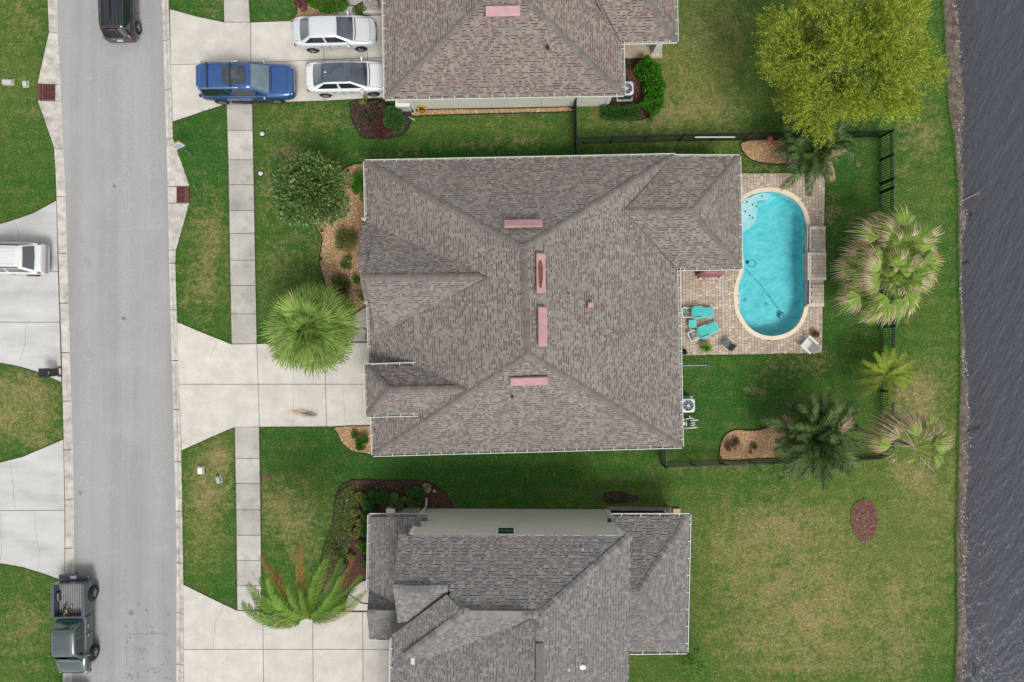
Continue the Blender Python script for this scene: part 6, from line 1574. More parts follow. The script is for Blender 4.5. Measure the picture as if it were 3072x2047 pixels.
mb = MB(); mb.box((-2.78, 0, .72), (.16, .34, .05)); mb.build('licence_plate', MT['plate'], pk, local=True)
mb = MB(); mb.bar((-2.85, .05, .5), (-3.02, .05, .5), .06, .06); mb.ell((-3.02, .05, .57), (.03, .03, .04), 8, 5); mb.build('tow_hitch', MT['dark'], pk, local=True)
mb = MB(); mb.box((2.78, 0, .55), (.2, 1.7, .24)); bm = mb.build('front_bumper', grey, pk, local=True); bv = bm.modifiers.new('bevel', 'BEVEL'); bv.width = .06; bv.segments = 3
mb = MB(); mb.box((-.06, 0, 1.8), (.05, .3, .05)); mb.build('brake_light', MT['red_lens'], pk, local=True)
tm, rm, dm = wheel_meshes(.42, .26, 6, .58)
for x in (-1.75, 1.78):
    for sg in (1, -1):
        a = MB(); a.lathe([(.47, -.02), (.47, .012)], n=24, axis='Y'); link('wheel_arch', a.mesh('wheel_arch', MT['dark']), pk, (x, sg * (HW - .01), .46), local=True)
        w = link('wheel', tm, pk, (x, sg * (HW - .03), .42), local=True, rot=(0, 0, 0 if sg > 0 else math.pi)); link('rim', rm, w, local=True); link('brake_disc', dm, w, local=True)
# loose gear in the bed
def in_truck(v): return pk.matrix_basis @ Vector(v)
R_ = Matrix.Rotation(math.radians(-89.2), 4, 'Z'); TP = Matrix.Translation(Vector((p.x, p.y, .02))) @ R_
g = root('tool_pile', TP @ Vector((-.95, -.45, .8)), label='small pile of yellow and red tools in the pickup bed', cat='tools'); rr = random.Random(2)
for i, c in enumerate((C(196, 180, 30), C(150, 40, 34), C(210, 200, 190), C(40, 36, 34), C(206, 190, 40))):
    mb = MB(); a = TP @ Vector((-.98 + rr.uniform(-.18, .2), -.42 + rr.uniform(-.25, .3), .84 + .03 * i)); mb.bar(a, a + Vector((rr.uniform(-.3, .3), rr.uniform(-.3, .3), .03)), .09, .06); mb.build('tool', mat('tool_paint', [c], rough=.5), g)
mb = MB(); c0 = TP @ Vector((-1.1, -.1, .83)); mb.tube([c0 + Vector((math.cos(t) * .13, math.sin(t) * .13, 0)) for t in np.linspace(0, 5.4, 16)], .014, 5); tag(mb.build('cable_loop', MT['rubber']), 'black cable loop lying in the pickup bed', 'cable')

# ================================================================== FENCES
pk_me = MB(); pk_me.box((0, 0, .72), (.034, .034, 1.4)); PICKET = pk_me.mesh('picket', MT['black'])
ps_me = MB(); ps_me.box((0, 0, .75), (.075, .075, 1.5)); ps_me.box((0, 0, 1.515), (.075, .075, .03)); POST = ps_me.mesh('post', MT['black'])
def fence(name, pts, label, every=.14, post=1.85, skip_first=False):
    q = [P(x, y, 0) for x, y in pts]; c = sum(q, Vector((0, 0, 0))) / len(q)
    o = root(name, c, label=label, cat='fence', group='black metal fence runs')
    for a, b in zip(q, q[1:]):
        d = b - a; L = d.length; d /= L; rz = math.atan2(d.y, d.x)
        for z in (.12, 1.18, 1.38): mb = MB(); mb.bar(a + Vector((0, 0, z)), b + Vector((0, 0, z)), .045, .045); mb.build('rail', MT['black'], o)
        n = max(1, round(L / post))
        for i in range(n + 1): link('post', POST, o, a + d * (L * i / n), rot=(0, 0, rz))
        m = int(L / every)
        for i in range(m):
            t = (i + .5) / m
            if min(abs(t * n - round(t * n)), 1) * L / n < .05: continue
            link('picket', PICKET, o, a + d * (L * t), rot=(0, 0, rz))
    return o
fence('metal_fence', [(1724, 433), (2036, 424), (2330, 420), (2440, 417)], 'black picket fence along the north side of the pool yard')
fence('metal_fence', [(2440, 417), (2640, 412)], 'hidden end of the north fence under the yellow tree')
fence('metal_fence', [(2639, 412), (2641, 552)], 'short black fence run between the yellow tree and the gate')
fence('metal_gate', [(2641, 554), (2641, 578)], 'narrow gate leaf in the black lake fence', .13, 3)
fence('metal_fence', [(2641, 580), (2645, 980), (2643, 1364)], 'long black picket fence along the lake side')
fence('metal_fence', [(2643, 1365), (2330, 1378), (1984, 1391)], 'black picket fence along the south side of the yard')
fence('metal_fence', [(1984, 1391), (1982, 1328)], 'short fence return below the corner of the middle house')
fence('metal_fence', [(1724, 433), (1722, 322)], 'fence run joining the upper house wall, seen edge-on')
fence('metal_fence', [(1724, 433), (1726, 500)], 'fence run joining the middle house wall, seen edge-on')
mb = MB(); mb.bar(P(2085, 412, 1.42), P(2205, 412, 1.42), .05, .05); tag(mb.build('fence_pole', MT['white']), 'white pole lying along the top of the north fence', 'pole')
mb = MB(); mb.ell(P(2310, 416, .7), (.14, .14, .3), 8, 6, jit=.2, rng=rng); mb.tube([P(2310, 416, 0), P(2310, 416, .5)], .02, 5); tag(mb.build('red_flower', mat('pink_petals', [C(200, 96, 100)], rough=.8)), 'pink flower at the north fence beside the dark palm', 'flower')

# ================================================================== PATIO FURNITURE
MT['teal'] = mat('turquoise_resin', [C(64, 206, 204), C(84, 220, 216)], 3, rough=.5); MT['teal_dark'] = mat('deep_teal_resin', [C(14, 150, 156)], rough=.5)
def lounger(px, py, rz, label):
    p = P(px, py, .3); o = root('sun_lounger', (p.x, p.y, .03), rz, label, 'sun lounger', 'turquoise loungers on the patio')
    # +X is the foot end; the frame runs on behind the raised back
    for sg in (1, -1):
        mb = MB(); mb.bar((-.93, sg * .28, .3), (.9, sg * .28, .3), .05, .07); mb.build('side_rail', MT['white'], o, local=True)
        for x in (-.85, .8): mb = MB(); mb.box((x, sg * .27, .14), (.06, .05, .28)); mb.build('leg', MT['white'], o, local=True)
        mb = MB(); mb.bar((-.28, sg * .33, .5), (.2, sg * .33, .5), .08, .03); mb.bar((.15, sg * .33, .32), (.15, sg * .33, .5), .04, .04); mb.build('armrest', MT['teal'], o, local=True)
    mb = MB(); mb.bar((-.93, -.3, .3), (-.93, .3, .3), .05, .07); mb.build('end_rail', MT['white'], o, local=True)
    mb = MB(); mb.bar((-.74, -.26, .3), (-.74, .26, .3), .09, .04); mb.build('cross_rail', MT['teal_dark'], o, local=True)
    sl = MB(); sl.box((0, 0, 0), (.043, .58, .03)); sm = sl.mesh('slat', MT['teal'])
    for i in range(21): link('slat', sm, o, (-.22 + i * .054, 0, .36), local=True)
    for i in range(9):
        t = (i - 4) / 4; mb = MB(); a = Vector((-.22, t * .2, .37)); b = Vector((-.48 + .05 * t * t, t * .27, .68 - .05 * t * t)); d = b - a
        y = Vector((0, 1, 0)); z = d.cross(y).normalized()
        w0, w1 = .021, .03
        mb.add([a - y * w0, a + y * w0, b + y * w1, b - y * w1, a - y * w0 + z * .02, a + y * w0 + z * .02, b + y * w1 + z * .02, b - y * w1 + z * .02], [(0, 1, 2, 3), (7, 6, 5, 4), (0, 4, 5, 1), (1, 5, 6, 2), (2, 6, 7, 3), (3, 7, 4, 0)]); mb.build('back_slat', MT['teal'], o, local=True)
    mb = MB(); mb.bar((-.42, -.25, .58), (-.42, .25, .58), .05, .03); mb.build('back_brace', MT['teal_dark'], o, local=True)
def q5(x, y): return (2030 + x / 5.227, 780 + y / 5.227)
lounger(*q5(335, 827), math.radians(.6), 'turquoise slatted lounger standing straight on the patio')
lounger(*q5(422, 1124), math.radians(22), 'turquoise slatted lounger turned at an angle')
p = P(*q5(248, 1005), .4); st_ = root('side_table', (p.x, p.y, .03), math.radians(4), 'small turquoise slatted table between the loungers', 'side table')
for i in range(4): mb = MB(); mb.box((-.17 + .112 * i, 0, .42), (.1, .48, .03)); mb.build('top_slat', MT['teal'], st_, local=True)
for x in (-.17, .17):
    for y in (-.19, .19): mb = MB(); mb.box((x, y, .2), (.05, .05, .4)); mb.build('leg', MT['teal_dark'], st_, local=True)
for y in (-.19, .19): mb = MB(); mb.box((0, y, .37), (.36, .03, .06)); mb.build('apron', MT['teal_dark'], st_, local=True)
# folding sling chair
p = P(*q5(800, 1325), .45); fc = root('folding_chair', (p.x, p.y, .03), math.radians(-40), 'grey sling folding chair with pale frame on the patio', 'chair')
MT['sling'] = mat('grey_sling', [C(96, 96, 98), C(122, 122, 124)], 9, rough=.8); MT['pale'] = mat('pale_aluminium', [C(206, 202, 194)], rough=.4, metal=.3)
mb = MB(); mb.box((0, 0, .42), (.44, .46, .02)); mb.build('seat', MT['sling'], fc, local=True)
mb = MB(); mb.add([(.2, -.23, .43), (.2, .23, .43), (.36, .23, .88), (.36, -.23, .88)], [(0, 1, 2, 3)]); mb.build('backrest', MT['sling'], fc, local=True)
for sg in (1, -1):
    mb = MB(); mb.tube([(-.5, sg * .27, 0), (.18, sg * .27, .6), (.37, sg * .27, .9)], .016, 6); mb.build('leg', MT['pale'], fc, local=True)
    mb = MB(); mb.tube([(.4, sg * .3, 0), (-.22, sg * .3, .5), (-.25, sg * .3, .62)], .016, 6); mb.build('leg', MT['pale'], fc, local=True)
    mb = MB(); mb.bar((-.3, sg * .3, .63), (.22, sg * .3, .63), .05, .025); mb.build('armrest', MT['pale'], fc, local=True)
# white slatted garden chair
def q7(x, y): return (2330 + x / 7.126, 850 + y / 7.126)
p = P(*q7(665, 1315), .35); ac = root('garden_chair', (p.x, p.y, .03), math.radians(139), 'white wooden garden chair with rounded back at the patio corner', 'chair')
for i in range(5): mb = MB(); mb.box((.26 - .1 * i, 0, .38 - .03 * i), (.09, .52, .025)); mb.build('seat_slat', MT['white'], ac, local=True)
for i in range(6):
    t = (i - 2.5) / 2.5; mb = MB(); a = Vector((-.2, t * .2, .27)); b = Vector((-.52 + .05 * abs(t), t * .26, .95 - .14 * t * t)); d = b - a; y = Vector((0, .042, 0)); z = Vector((.02, 0, .01))
    mb.add([a - y, a + y, b + y, b - y, a - y - z, a + y - z, b + y - z, b - y - z], [(0, 1, 2, 3), (7, 6, 5, 4), (0, 4, 5, 1), (1, 5, 6, 2), (2, 6, 7, 3), (3, 7, 4, 0)]); mb.build('back_slat', MT['white'], ac, local=True)
for sg in (1, -1):
    mb = MB(); mb.bar((-.4, sg * .35, .55), (.36, sg * .36, .57), .12, .025); mb.build('armrest', MT['white'], ac, local=True)
    mb = MB(); mb.box((.3, sg * .29, .28), (.09, .03, .56)); mb.build('leg', MT['white'], ac, local=True)
    mb = MB(); mb.bar((.34, sg * .27, .36), (-.5, sg * .25, .02), .03, .1); mb.build('leg', MT['white'], ac, local=True)
# pots
def pot(name, px, py, r, h, label, potc, seed):
    p = P(px, py, h); o = root(name, (p.x, p.y, 0), label=label, cat='potted plant'); mb = MB(); mb.lathe([(r * .7, .03), (r * .95, h * .9), (r, h), (r * .86, h), (r * .82, h * .85)], (p.x, p.y, 0), 18); mb.build('pot', potc, o, smooth=True, angle=40)
    mb = MB(); mb.lathe([(.0, h * .8), (r * .83, h * .8), (0.0, h * .86)], (p.x, p.y, 0), 14); mb.build('soil', MT['soil'], o)
    rs_ = np.random.RandomState(seed); n = 70; pts = np.stack([p.x + rs_.normal(0, r * .4, n), p.y + rs_.normal(0, r * .4, n), h + rs_.uniform(0, .15, n)], 1)
    leaf_crown(pts, rs_.normal(0, 1, (n, 3)), .12, .35, seed, .5).build('dry_leaves', leaf_mat('dark_dry_leaf', [C(50, 34, 28), C(84, 58, 44), C(40, 30, 26)], .1), o)
pot('potted_plant', 2447, 1002, .24, .34, 'dark withered plant in a round pot beside the white chair', mat('tan_pot', [C(150, 112, 66)], rough=.9), 3)
pot('potted_plant', 2052, 1056, .19, .3, 'small dark pot at the patio corner under the eave', MT['dark'], 4)
# covered grill under the wing eave
p = P(*q5(545, 195), .6); gr = root('covered_grill', (p.x, p.y, 0), label='barbecue under a maroon cover beside the wing wall', cat='barbecue')
MT['cover'] = mat('maroon_cover', [C(140, 88, 92), C(168, 112, 118)], 3, rough=.7)
mb = MB(); n = 26
for k, (z, w, d) in enumerate(((.05, .82, .36), (.5, .78, .34), (.92, .72, .3), (1.08, .6, .22), (1.12, .45, .12))):
    for i in range(n):
        a = 2 * math.pi * i / n; c, s_ = math.cos(a), math.sin(a); q = .06 * math.sin(7 * a + 1) * (1 - k / 5)
        mb.v.append((p.x + w * math.copysign(abs(c) ** .5, c) * (1 + q), p.y + .12 + d * math.copysign(abs(s_) ** .6, s_) * (1 + q), z))
for k in range(4):
    for i in range(n): mb.f.append((k * n + i, k * n + (i + 1) % n, (k + 1) * n + (i + 1) % n, (k + 1) * n + i)); mb.m.append(0)
mb.f.append(tuple(4 * n + i for i in range(n))); mb.m.append(0); mb.build('cover', MT['cover'], gr, smooth=True)
for sx_ in (-.6, .6): mb = MB(); mb.lathe([(.07, 0.02), (.07, .1)], (p.x + sx_, p.y - .22, 0), 10); mb.build('caster', MT['dark'], gr)

# ================================================================== YARD EQUIPMENT
MT['ac_white'] = mat('pale_grey_enamel', [C(206, 210, 216), C(222, 226, 230)], 3, rough=.4); MT['ac_dark'] = mat('grille_grey', [C(66, 76, 82)], rough=.5)
def aircon(px, py, label, rz):
    p = P(px, py, .85); o = root('air_conditioner', (p.x, p.y, 0), rz, label, 'air conditioner'); w = .78
    mb = MB(); mb.box((0, 0, .04), (.95, .95, .08)); mb.build('pad', MT['walk'], o, local=True)
    mb = MB(); mb.box((0, 0, .45), (w, w, .76)); b = mb.build('cabinet', MT['ac_dark'], o, local=True); bv = b.modifiers.new('bevel', 'BEVEL'); bv.width = .06; bv.segments = 3
    # top pan: a square plate with a round opening
    mb = MB(); n = 40; outer, inner = [], []
    for i in range(n):
        a = 2 * math.pi * i / n; c, s_ = math.cos(a), math.sin(a); k = 1 / (abs(c) ** 6 + abs(s_) ** 6) ** (1 / 6)
        outer.append((c * k * w / 2 * 1.02, s_ * k * w / 2 * 1.02)); inner.append((c * .32, s_ * .32))
    for (ra, za), (rb, zb) in (((outer, .8), (outer, .88)), ((outer, .88), (inner, .9)), ((inner, .9), (inner, .78))):
        s0 = len(mb.v); mb.v += [(x, y, za) for x, y in ra] + [(x, y, zb) for x, y in rb]
        for i in range(n): j = (i + 1) % n; mb.f.append((s0 + i, s0 + j, s0 + n + j, s0 + n + i)); mb.m.append(0)
    mb.build('top_pan', MT['ac_white'], o, smooth=True, angle=40, local=True)
    mb = MB(); mb.lathe([(0.0, .74), (.33, .74)], n=24); mb.build('fan_well', MT['ac_dark'], o, local=True)
    for i in range(3):
        mb = MB(); a0 = 2.1 * i + .3; vs_ = [(0, 0, .8)] + [(math.cos(a0 + .22 * k) * .27, math.sin(a0 + .22 * k) * .27, .78 + .012 * k) for k in range(6)]; mb.add(vs_, [(0, k, k + 1) for k in range(1, 6)]); mb.build('fan_blade', MT['ac_white'], o, local=True)
    for i in range(8):
        a = math.pi / 4 * i; mb = MB(); mb.bar((math.cos(a) * .05, math.sin(a) * .05, .91), (math.cos(a) * .33, math.sin(a) * .33, .905), .014, .01); mb.build('guard_wire', MT['ac_white'], o, local=True)
    mb = MB(); mb.lathe([(.075, .88), (.075, .92), (.05, .93)], n=14); mb.build('hub_cap', MT['ac_white'], o, local=True)
aircon(2064, 1217, 'air conditioner at the east wall of the middle house', .02)
aircon(1880, 266, 'air conditioner in the mulch bed of the upper house', .03)
# pool pump and white pipes
pp_ = root('pool_pump', P(2062, 1268, 0), label='pool pump and filter with white pipes by the east wall', cat='pool pump')
def pv(x, y, z=.3): return P(2020 + x / 9.8, 1150 + y / 9.8, z)
for a, b, z in (((350, 1055), (460, 1045), .5), ((500, 1100), (730, 1080), .45), ((510, 1170), (640, 1160), .35), ((510, 1240), (640, 1230), .3), ((310, 1330), (700, 1300), .2), ((380, 1100), (380, 1260), .5), ((480, 950), (490, 1030), .6), ((500, 1040), (590, 1030), .5)):
    mb = MB(); mb.tube([pv(*a, z), pv(*b, z)], .035, 8); mb.build('pipe', MT['white'], pp_, smooth=True)
mb = MB(); c = pv(285, 1065, .5); mb.lathe([(.06, .1), (.06, .62), (.04, .66)], (c.x, c.y, 0), 14); mb.build('valve', MT['white'], pp_)
mb = MB(); c = pv(285, 1180, .5); mb.lathe([(.14, .05), (.14, .5), (.1, .6), (.03, .62)], (c.x, c.y, 0), 16); mb.build('filter', MT['ac_white'], pp_, smooth=True)
mb = MB(); mb.tube([pv(455, 1090, .3), pv(465, 1260, .3)], .075, 10); mb.build('motor', MT['dark'], pp_)
mb = MB(); a, b = P(2000, 1100, .9), P(2118, 1096, .12); mb.tube([a, b], .02, 6); pole = mb.build('pole', mat('pale_blue_pole', [C(176, 196, 216)], rough=.4), root('pool_brush', P(2118, 1096, 0), label='pale blue pool brush leaning at the east wall', cat='pool brush'))
mb = MB(); mb.box(P(2122, 1096, .08), (.3, .1, .05)); mb.build('head', MT['hose_blue'], pole.parent)
# utility things by the street
def lid(px, py, rx, ry, material, name, label, h=.05, cat='utility cover', rz=0):
    p = P(px, py, 0); mb = MB(); mb.prism([(p.x + rx * math.cos(t + rz) * 1.0, p.y + ry * math.sin(t + rz)) for t in np.linspace(0, 2 * math.pi, 21)[:-1]], -.02, h); o = mb.build(name, material); tag(o, label, cat); return o
MT['lidwhite'] = mat('white_lid', [C(222, 214, 218)], rough=.7); MT['lidbrown'] = mat('rust_lid', [C(112, 72, 60), C(140, 96, 80)], 9, rough=.8)
def meter(px, py, label):
    p = P(px, py, 0); o = root('meter_box', p, label=label, cat='meter box'); mb = MB(); mb.lathe([(.2, -.02), (.21, .015), (.17, .018)], p, 16); mb.build('ring', MT['dark'], o); mb = MB(); mb.ell(p + Vector((0, 0, .03)), (.15, .13, .05), 12, 6, jit=.08, rng=rng); mb.build('lid', MT['lidwhite'], o)
meter(787, 402, 'white meter lid on the lawn above the round tree'); meter(782, 521, 'white meter lid on the lawn left of the round tree')
for px, py, w, d, h, m_, lb in ((598, 1413, .3, .42, .26, MT['white'], 'white utility pedestal on the verge lawn'), (652, 1441, .24, .4, .28, mat('sage_box', [C(178, 188, 170)], rough=.6), 'sage green utility pedestal beside the white one'), (18, 244, .6, .28, .22, mat('grey_box', [C(196, 198, 190)], rough=.6), 'long pale utility box on the west lawn'), (71, 249, .26, .32, .22, mat('mint_box', [C(190, 204, 190)], rough=.6), 'small pale utility pedestal near the rusty inlet')):
    p = P(px, py, h); o = root('utility_pedestal', (p.x, p.y, 0), .3 if px == 652 else 0, lb, 'utility box'); mb = MB(); mb.box((0, 0, h / 2), (w, d, h)); b = mb.build('cabinet', m_, o, local=True); bv = b.modifiers.new('bevel', 'BEVEL'); bv.width = .07; bv.segments = 3
    mb = MB(); mb.box((0, 0, .02), (w + .08, d + .08, .06)); mb.build('base', MT['walk'], o, local=True)
lid(799, 1436, .22, .18, MT['lidbrown'], 'valve_box', 'brown valve box lid beside the sidewalk', .03)
lid(2575, 494, .17, .17, MT['lidbrown'], 'drain_cover', 'round brown drain cover on the back lawn', .02)
mb = MB(); p = P(1303, 1474, .05); mb.lathe([(.08, 0), (.08, .12), (.05, .14)], (p.x, p.y, 0), 12); tag(mb.build('cleanout_cap', MT['walk']), 'grey round cleanout cap at the tip of the mulch bed', 'pipe cap')
# storm inlets: cast grate and hood
MT['castiron'] = mat('rusty_cast_iron', [C(84, 44, 42), C(116, 64, 60), C(96, 60, 56)], 8, rough=.8)
def inlet(x0, x1, y0, y1, left, label):
    a, b = P(x0, y0, 0), P(x1, y1, 0); cx_, cy2 = (a.x + b.x) / 2, (a.y + b.y) / 2; w, d = b.x - a.x, a.y - b.y
    o = root('storm_inlet', (cx_, cy2, 0), label=label, cat='storm drain')
    hood = .22; gx0, gx1 = (a.x + hood, b.x) if left else (a.x, b.x - hood)
    mb = MB(); mb.box((cx_, cy2, -.04), (w, d, .02)); mb.build('pit', MT['black'], o)
    mb = MB(); mb.box(((a.x + hood / 2) if left else (b.x - hood / 2), cy2, -.01), (hood, d, .14)); mb.build('hood', MT['castiron'], o)
    for yy in (a.y - .03, b.y + .03, cy2): mb = MB(); mb.bar((gx0, yy, -.012), (gx1, yy, -.012), .05, .04); mb.build('frame_bar', MT['castiron'], o)
    n = 13
    for i in range(n): xx = gx0 + (gx1 - gx0) * (i + .5) / n; mb = MB(); mb.box((xx, cy2, -.014), ((gx1 - gx0) / n * .5, d - .06, .035)); mb.build('grate_bar', MT['castiron'], o)
inlet(113, 163, 253, 301, True, 'rusty storm drain inlet on the west kerb'); inlet(529, 568, 560, 608, False, 'rusty storm drain inlet on the east kerb')
# wheelie bin
p = P(137, 1119, .9); wb_ = root('wheelie_bin', (p.x, p.y, 0), math.radians(2), 'black wheeled bin beside the west driveway', 'bin'); MT['bin'] = mat('bin_plastic', [C(40, 44, 48)], rough=.5)
mb = MB(); mb.box((0, 0, .5), (.5, .5, .9)); b = mb.build('body', MT['bin'], wb_, local=True)
b.data.vertices.foreach_get; 
for v in b.data.vertices:
    if v.co.z < .3: v.co.x *= .8; v.co.y *= .82
mb = MB(); mb.box((-.06, 0, .99), (.62, .56, .06), top=.93); l_ = mb.build('lid', mat('bin_lid', [C(22, 24, 28)], rough=.45), wb_, local=True); bv = l_.modifiers.new('bevel', 'BEVEL'); bv.width = .025; bv.segments = 2
mb = MB(); mb.tube([(.3, -.22, .95), (.38, -.22, .93), (.38, .22, .93), (.3, .22, .95)], .02, 6); mb.build('handle', MT['bin'], wb_, local=True)
for sg in (1, -1): mb = MB(); mb.lathe([(.1, -.03), (.1, .03)], (.28, sg * .25, .1), 14, axis='Y'); mb.build('wheel', MT['rubber'], wb_, local=True)
mb = MB(); mb.box((.22, 0, 1.0), (.04, .16, .02)); mb.build('sticker', MT['white'], wb_, local=True)
# yard sign on a post
bs = P(575, 463, 0); sg_ = root('yard_sign', bs, label='white and orange sign on a thin post at the kerb', cat='sign'); tp_ = P(538, 440, 2.0); h_ = 2.35
mb = MB(); mb.tube([bs, (bs.x, bs.y, 1.4)], .03, 6); mb.build('post', mat('grey_post', [C(130, 146, 128)], rough=.6), sg_)
mb = MB(); mb.box((bs.x, bs.y, 1.75), (.62, .02, .75), rz=.45); pn = mb.build('panel', mat('sign_white', [C(226, 232, 240)], rough=.5), sg_)
mb = MB(); mb.box((bs.x, bs.y, 2.17), (.64, .025, .1), rz=.45); mb.build('header', mat('sign_orange', [C(226, 168, 84)], rough=.5), sg_)
R3 = Matrix.Rotation(.45, 3, 'Z')
for z_, w_ in ((1.9, .4), (1.72, .46), (1.56, .3)):
    mb = MB(); mb.box(Vector((bs.x, bs.y, z_)) + R3 @ Vector((0, -.013, 0)), (w_, .004, .05), rz=.45); mb.build('print_line', mat('sign_ink', [C(120, 124, 140)], rough=.6), sg_)
# things at the wall of the upper house
p = P(1212, 318, .5); mb = MB(); o = root('utility_cabinet', (p.x, p.y, 0), 0, 'white cabinet at the west end of the upper house wall', 'cabinet'); mb.box((p.x, p.y, .5), (.78, .34, 1.0)); mb.build('body', MT['ac_white'], o); mb = MB(); mb.box((p.x, p.y - .02, 1.02), (.84, .42, .05)); mb.build('lid', MT['white'], o)
p = P(1264, 322, .5); hr = root('hose_reel', (p.x, p.y, 0), 0, 'coiled yellow garden hose on a reel by the upper house', 'hose reel'); MT['yellow'] = mat('yellow_hose', [C(206, 156, 24), C(222, 180, 50)], 9, rough=.5)
mb = MB()
for k in range(3): mb.tube([(p.x + math.cos(t) * (.26 - .035 * k), p.y + .05 - .03 * k, .45 + math.sin(t) * (.26 - .035 * k)) for t in np.linspace(0, 2 * math.pi, 22)], .03, 6)
for k in range(3): mb.tube([(p.x + math.cos(t) * .24, p.y - .1 + math.sin(t) * .2, .12 + .05 * k) for t in np.linspace(0, 2 * math.pi, 22)], .028, 6)
mb.build('hose', MT['yellow'], hr); mb = MB(); mb.lathe([(.12, -.08), (.14, 0), (.12, .08)], (p.x, p.y, .45), 14, axis='Y'); mb.build('drum', MT['ac_dark'], hr); mb = MB(); mb.box((p.x, p.y + .1, .25), (.3, .04, .5)); mb.build('stand', MT['dark'], hr)
p = P(1235, 357, .02); mb = MB(); mb.bar(p + Vector((-.15, .1, .02)), p + Vector((.2, -.1, .02)), .04, .03); tag(mb.build('white_stick', MT['white']), 'short white pipe on the lawn below the cabinet', 'pipe')
mb = MB(); a, b = P(1246, 340, 0), P(1228, 304, 2.5); mb.bar((a.x, a.y + .05, .05), (a.x, a.y + .16, 2.5), .09, .07); mb.build('downspout', MT['white'], B)
# rust stain and oil patch on concrete
def stain(px, py, rx, ry, c, label, z=.0345, rz=0.0):
    m, nt, b, pos, g = newmat('stain'); tc = nt.nodes.new('ShaderNodeTexCoord'); gr_ = nt.nodes.new('ShaderNodeTexGradient'); gr_.gradient_type = 'QUADRATIC_SPHERE'
    nt.links.new(tc.outputs['Object'], gr_.inputs[0]); n = _noise(nt, tc.outputs['Object'], 3.0, 5, .7)
    mu = nt.nodes.new('ShaderNodeMath'); mu.operation = 'MULTIPLY'; nt.links.new(_mr(nt, gr_.outputs[1], 0, .5, 0, 1), mu.inputs[0]); nt.links.new(_mr(nt, n.outputs[0], .4, .66, .1, 1), mu.inputs[1])
    b.inputs['Base Color'].default_value = c; b.inputs['Roughness'].default_value = .9; nt.links.new(mu.outputs[0], b.inputs['Alpha'])
    mb = MB(); mb.face([(-1, -1, 0), (1, -1, 0), (1, 1, 0), (-1, 1, 0)]); o = mb.build('pavement_stain', m, loc=P(px, py, 0) + Vector((0, 0, z)), rot=(0, 0, rz), scale=(rx, ry, 1)); tag(o, label, kind='structure')
stain(930, 1243, .75, .3, C(88, 56, 30), 'brown rust stain on the driveway')
stain(905, 1236, 1.1, .35, C(190, 150, 110), 'pale rust halo on the driveway', .0338)
stain(1140, 1268, .7, .35, C(150, 146, 140), 'grey damp patch on the driveway', .0338)
for px, py, r_, c in ((343, 559, .16, C(112, 112, 112)), (371, 956, .2, C(118, 118, 118)), (393, 1840, .3, C(140, 138, 136)), (268, 233, .5, C(208, 206, 208)), (262, 1072, .6, C(200, 200, 202)), (255, 790, .5, C(196, 196, 198)), (240, 1480, .2, C(140, 140, 140))):
    stain(px, py, r_, r_, c, 'worn patch on the street', .012 + .0005 * rng.random() - .02 if abs(px - 350) > 110 else .012)
# debris along the water
for px, py, l_, a_, lb in ((2915, 588, 1.0, .45, 'pale dead palm frond at the water edge'), (2912, 650, .5, 1.2, 'dark clump of weed at the water edge'), (2897, 790, .35, .3, 'small dark driftwood piece at the water edge'), (2921, 1290, .9, .3, 'brown branch across the wash line'), (2924, 2010, .7, 1.5, 'dark stick in the shallow water at the bottom')):
    p = P(px, py, -.2); mb = MB(); d = Vector((math.cos(a_), math.sin(a_), 0)); mb.tube([p - d * l_ * .5, p + Vector((0, 0, .08)), p + d * l_ * .5], [.03, .03, .012], 6)
    for k in range(8): e = p + d * l_ * (.05 + .06 * k); s_ = 1 if k % 2 else -1; mb.tube([e, e + d * .14 + Vector((-d.y, d.x, 0)) * s_ * .12 + Vector((0, 0, .03))], [.012, .004], 4)
    tag(mb.build('driftwood', MT['leaf_drygrass'] if px == 2915 else mat('wet_wood', [C(56, 46, 40), C(84, 68, 56)], 9, rough=.9)), lb, 'driftwood')
# garden lights in the rock bed
for i, (px, py, lb) in enumerate(((1044, 515, 'dark garden light near the top of the rock bed'), (1062, 564, 'grey garden stone light in the rock bed'), (966, 693, 'dark garden light at the bed edging'), (964, 778, 'dark garden light below the bend of the edging'))):
    p = P(px, py, .2); o = root('garden_light', (p.x, p.y, 0), label=lb, cat='garden light'); mb = MB(); mb.lathe([(.015, 0), (.015, .25)], (p.x, p.y, 0), 8); mb.build('stake', MT['dark'], o); mb = MB(); mb.lathe([(.05, .24), (.1, .27), (.03, .33)], (p.x, p.y, 0), 14); mb.build('cap', MT['dark'], o)

# grass blades leaning over the edges of concrete and beds: too many to count
def fringe(lines, n_per_m, label, seed):
    rs_ = np.random.RandomState(seed); pts = []; dirs = []
    for (x0, y0), (x1, y1) in lines:
        a, b = P(x0, y0, 0), P(x1, y1, 0); L = (b - a).length; n = int(L * n_per_m)
        if n < 1: continue
        t = rs_.rand(n); d = (b - a) / L; nn = np.array([-d.y, d.x, 0]); off = rs_.normal(0, .022, n)
        pts.append(np.array(a)[None] + np.outer(t, np.array(b - a)) + off[:, None] * nn + np.array([0, 0, .012])); dirs.append(nn[None] * rs_.choice([-1, 1], n)[:, None] + np.array([0, 0, .5]))
    tag(leaf_crown(np.concatenate(pts), np.concatenate(dirs), .085, .34, seed, 1.0, .2).build('edge_grass', MT['leaf_blade']), label, kind='stuff')
MT['leaf_blade'] = leaf_mat('grass_blade', [C(44, 88, 26), C(64, 114, 36), C(92, 138, 52), C(120, 128, 66), C(78, 120, 40)], .2)
ln = []
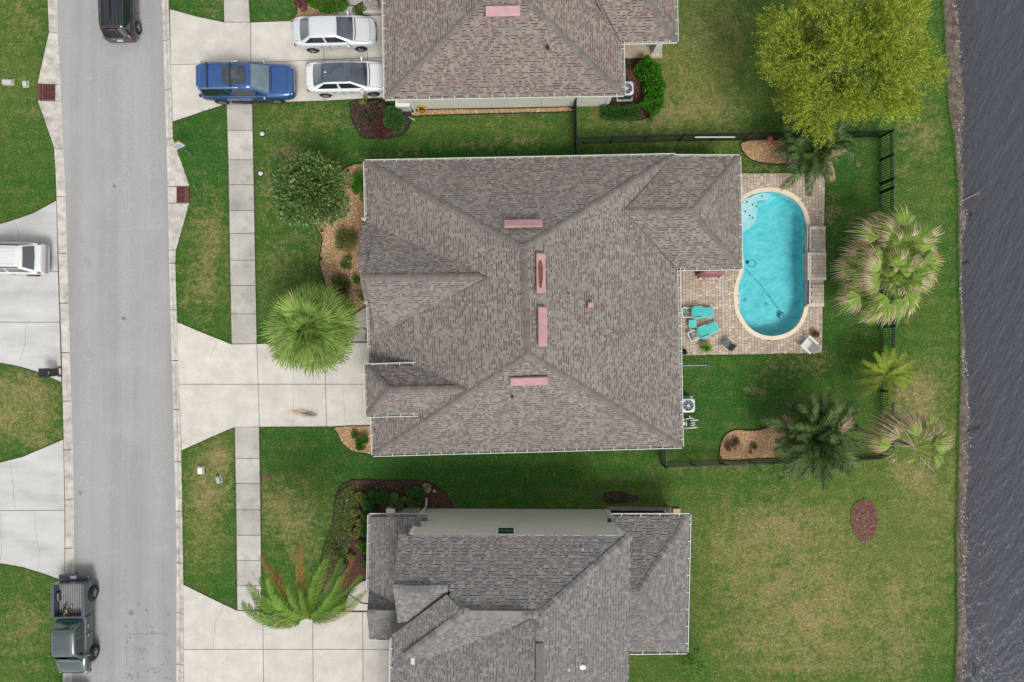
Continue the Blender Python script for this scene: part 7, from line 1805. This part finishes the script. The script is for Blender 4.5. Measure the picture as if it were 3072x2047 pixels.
for a, b in ((0, 68), (313, 1032), (1281, 1831)):
    for s_ in (0, 1): ln += [((sx(y, s_) + (-2 if s_ == 0 else 2), y), (sx(y + 20, s_) + (-2 if s_ == 0 else 2), y + 20)) for y in range(a, b - 10, 20)]
for tb in (L_OUT, R_OUT):
    sd_ = -1 if tb is L_OUT else 1
    for y in range(-10, 2060, 15):
        if (tb is L_OUT and (600 < y < 1150 or 1316 < y < 1742)) or (tb is R_OUT and (28 < y < 366 or 966 < y < 1352 or y > 1753)): continue
        ln.append(((tab(tb, y) + 1.5 * sd_, y), (tab(tb, y + 15) + 1.5 * sd_, y + 15)))
for pl in ([(510, 26), (590, 48), (675, 66)], [(752, 66), (885, 61)], [(518, 368), (622, 333), (678, 315)], [(757, 312), (1060, 304)], [(531, 964), (612, 998), (693, 1031)], [(772, 1030), (880, 1028)], [(545, 1354), (625, 1318), (704, 1284)], [(780, 1283), (1008, 1281)], [(550, 1751), (630, 1791), (710, 1830)], [(785, 1832), (1036, 1833)],
           [(170, 600), (100, 638), (30, 662), (0, 672)], [(0, 1091), (60, 1102), (110, 1117), (185, 1149)], [(191, 1316), (140, 1338), (70, 1368), (0, 1386)], [(0, 1692), (70, 1704), (140, 1726), (195, 1747)], [(2041, 1068), (2465, 1061)], [(2476, 520), (2476, 690)], [(2466, 925), (2464, 1060)], [(2215, 519), (2475, 518)]):
    ln += list(zip(pl, pl[1:]))
fringe(ln, 42, 'grass blades creeping over the concrete edges', 5)
sl_ = [((tab(SHORE, y) - 2 + o_, y), (tab(SHORE, y + 12) - 2 + o_, y + 12)) for y in range(-20, 2060, 12) for o_ in (-3, 0, 3, 2 + 3 * math.sin(y / 29.0))]
fringe(sl_, 60, 'ragged grass hanging over the muddy shore', 6)

# cracked, dark-flecked asphalt near the bottom of the street
def road_crack(pts, w):
    mb = MB(); q = [P(x + rng.uniform(-2, 2), y + rng.uniform(-2, 2), 0) for x, y in pts]
    for a, b in zip(q, q[1:]):
        d = (b - a).normalized(); n = Vector((-d.y, d.x, 0)) * (w / 2)
        tz = lambda p: -0.075 + 0.06 * math.sin(math.pi * max(0, min(1, ((p.x / S + CX) - tab(L_IN, CY - p.y / S)) / (tab(R_IN, CY - p.y / S) - tab(L_IN, CY - p.y / S))))) + .006
        mb.face([Vector((v.x, v.y, tz(v))) for v in (a + n, a - n, b - n, b + n)])
    tag(mb.build('pavement_crack', MT['tar']), kind='structure')
for pts in ([(383, 1905), (420, 1902), (460, 1903), (500, 1901)], [(380, 1905), (378, 1945), (381, 1985), (379, 2030)]): road_crack(pts, .025)
for i in range(46):
    x, y = rng.uniform(380, 515), rng.uniform(1800, 2045) ** 1; n = rng.randint(2, 4); pts = [(x, y)]
    for k in range(n): pts.append((pts[-1][0] + rng.uniform(-7, 7), pts[-1][1] + rng.uniform(-7, 7)))
    road_crack(pts, rng.uniform(.02, .05))
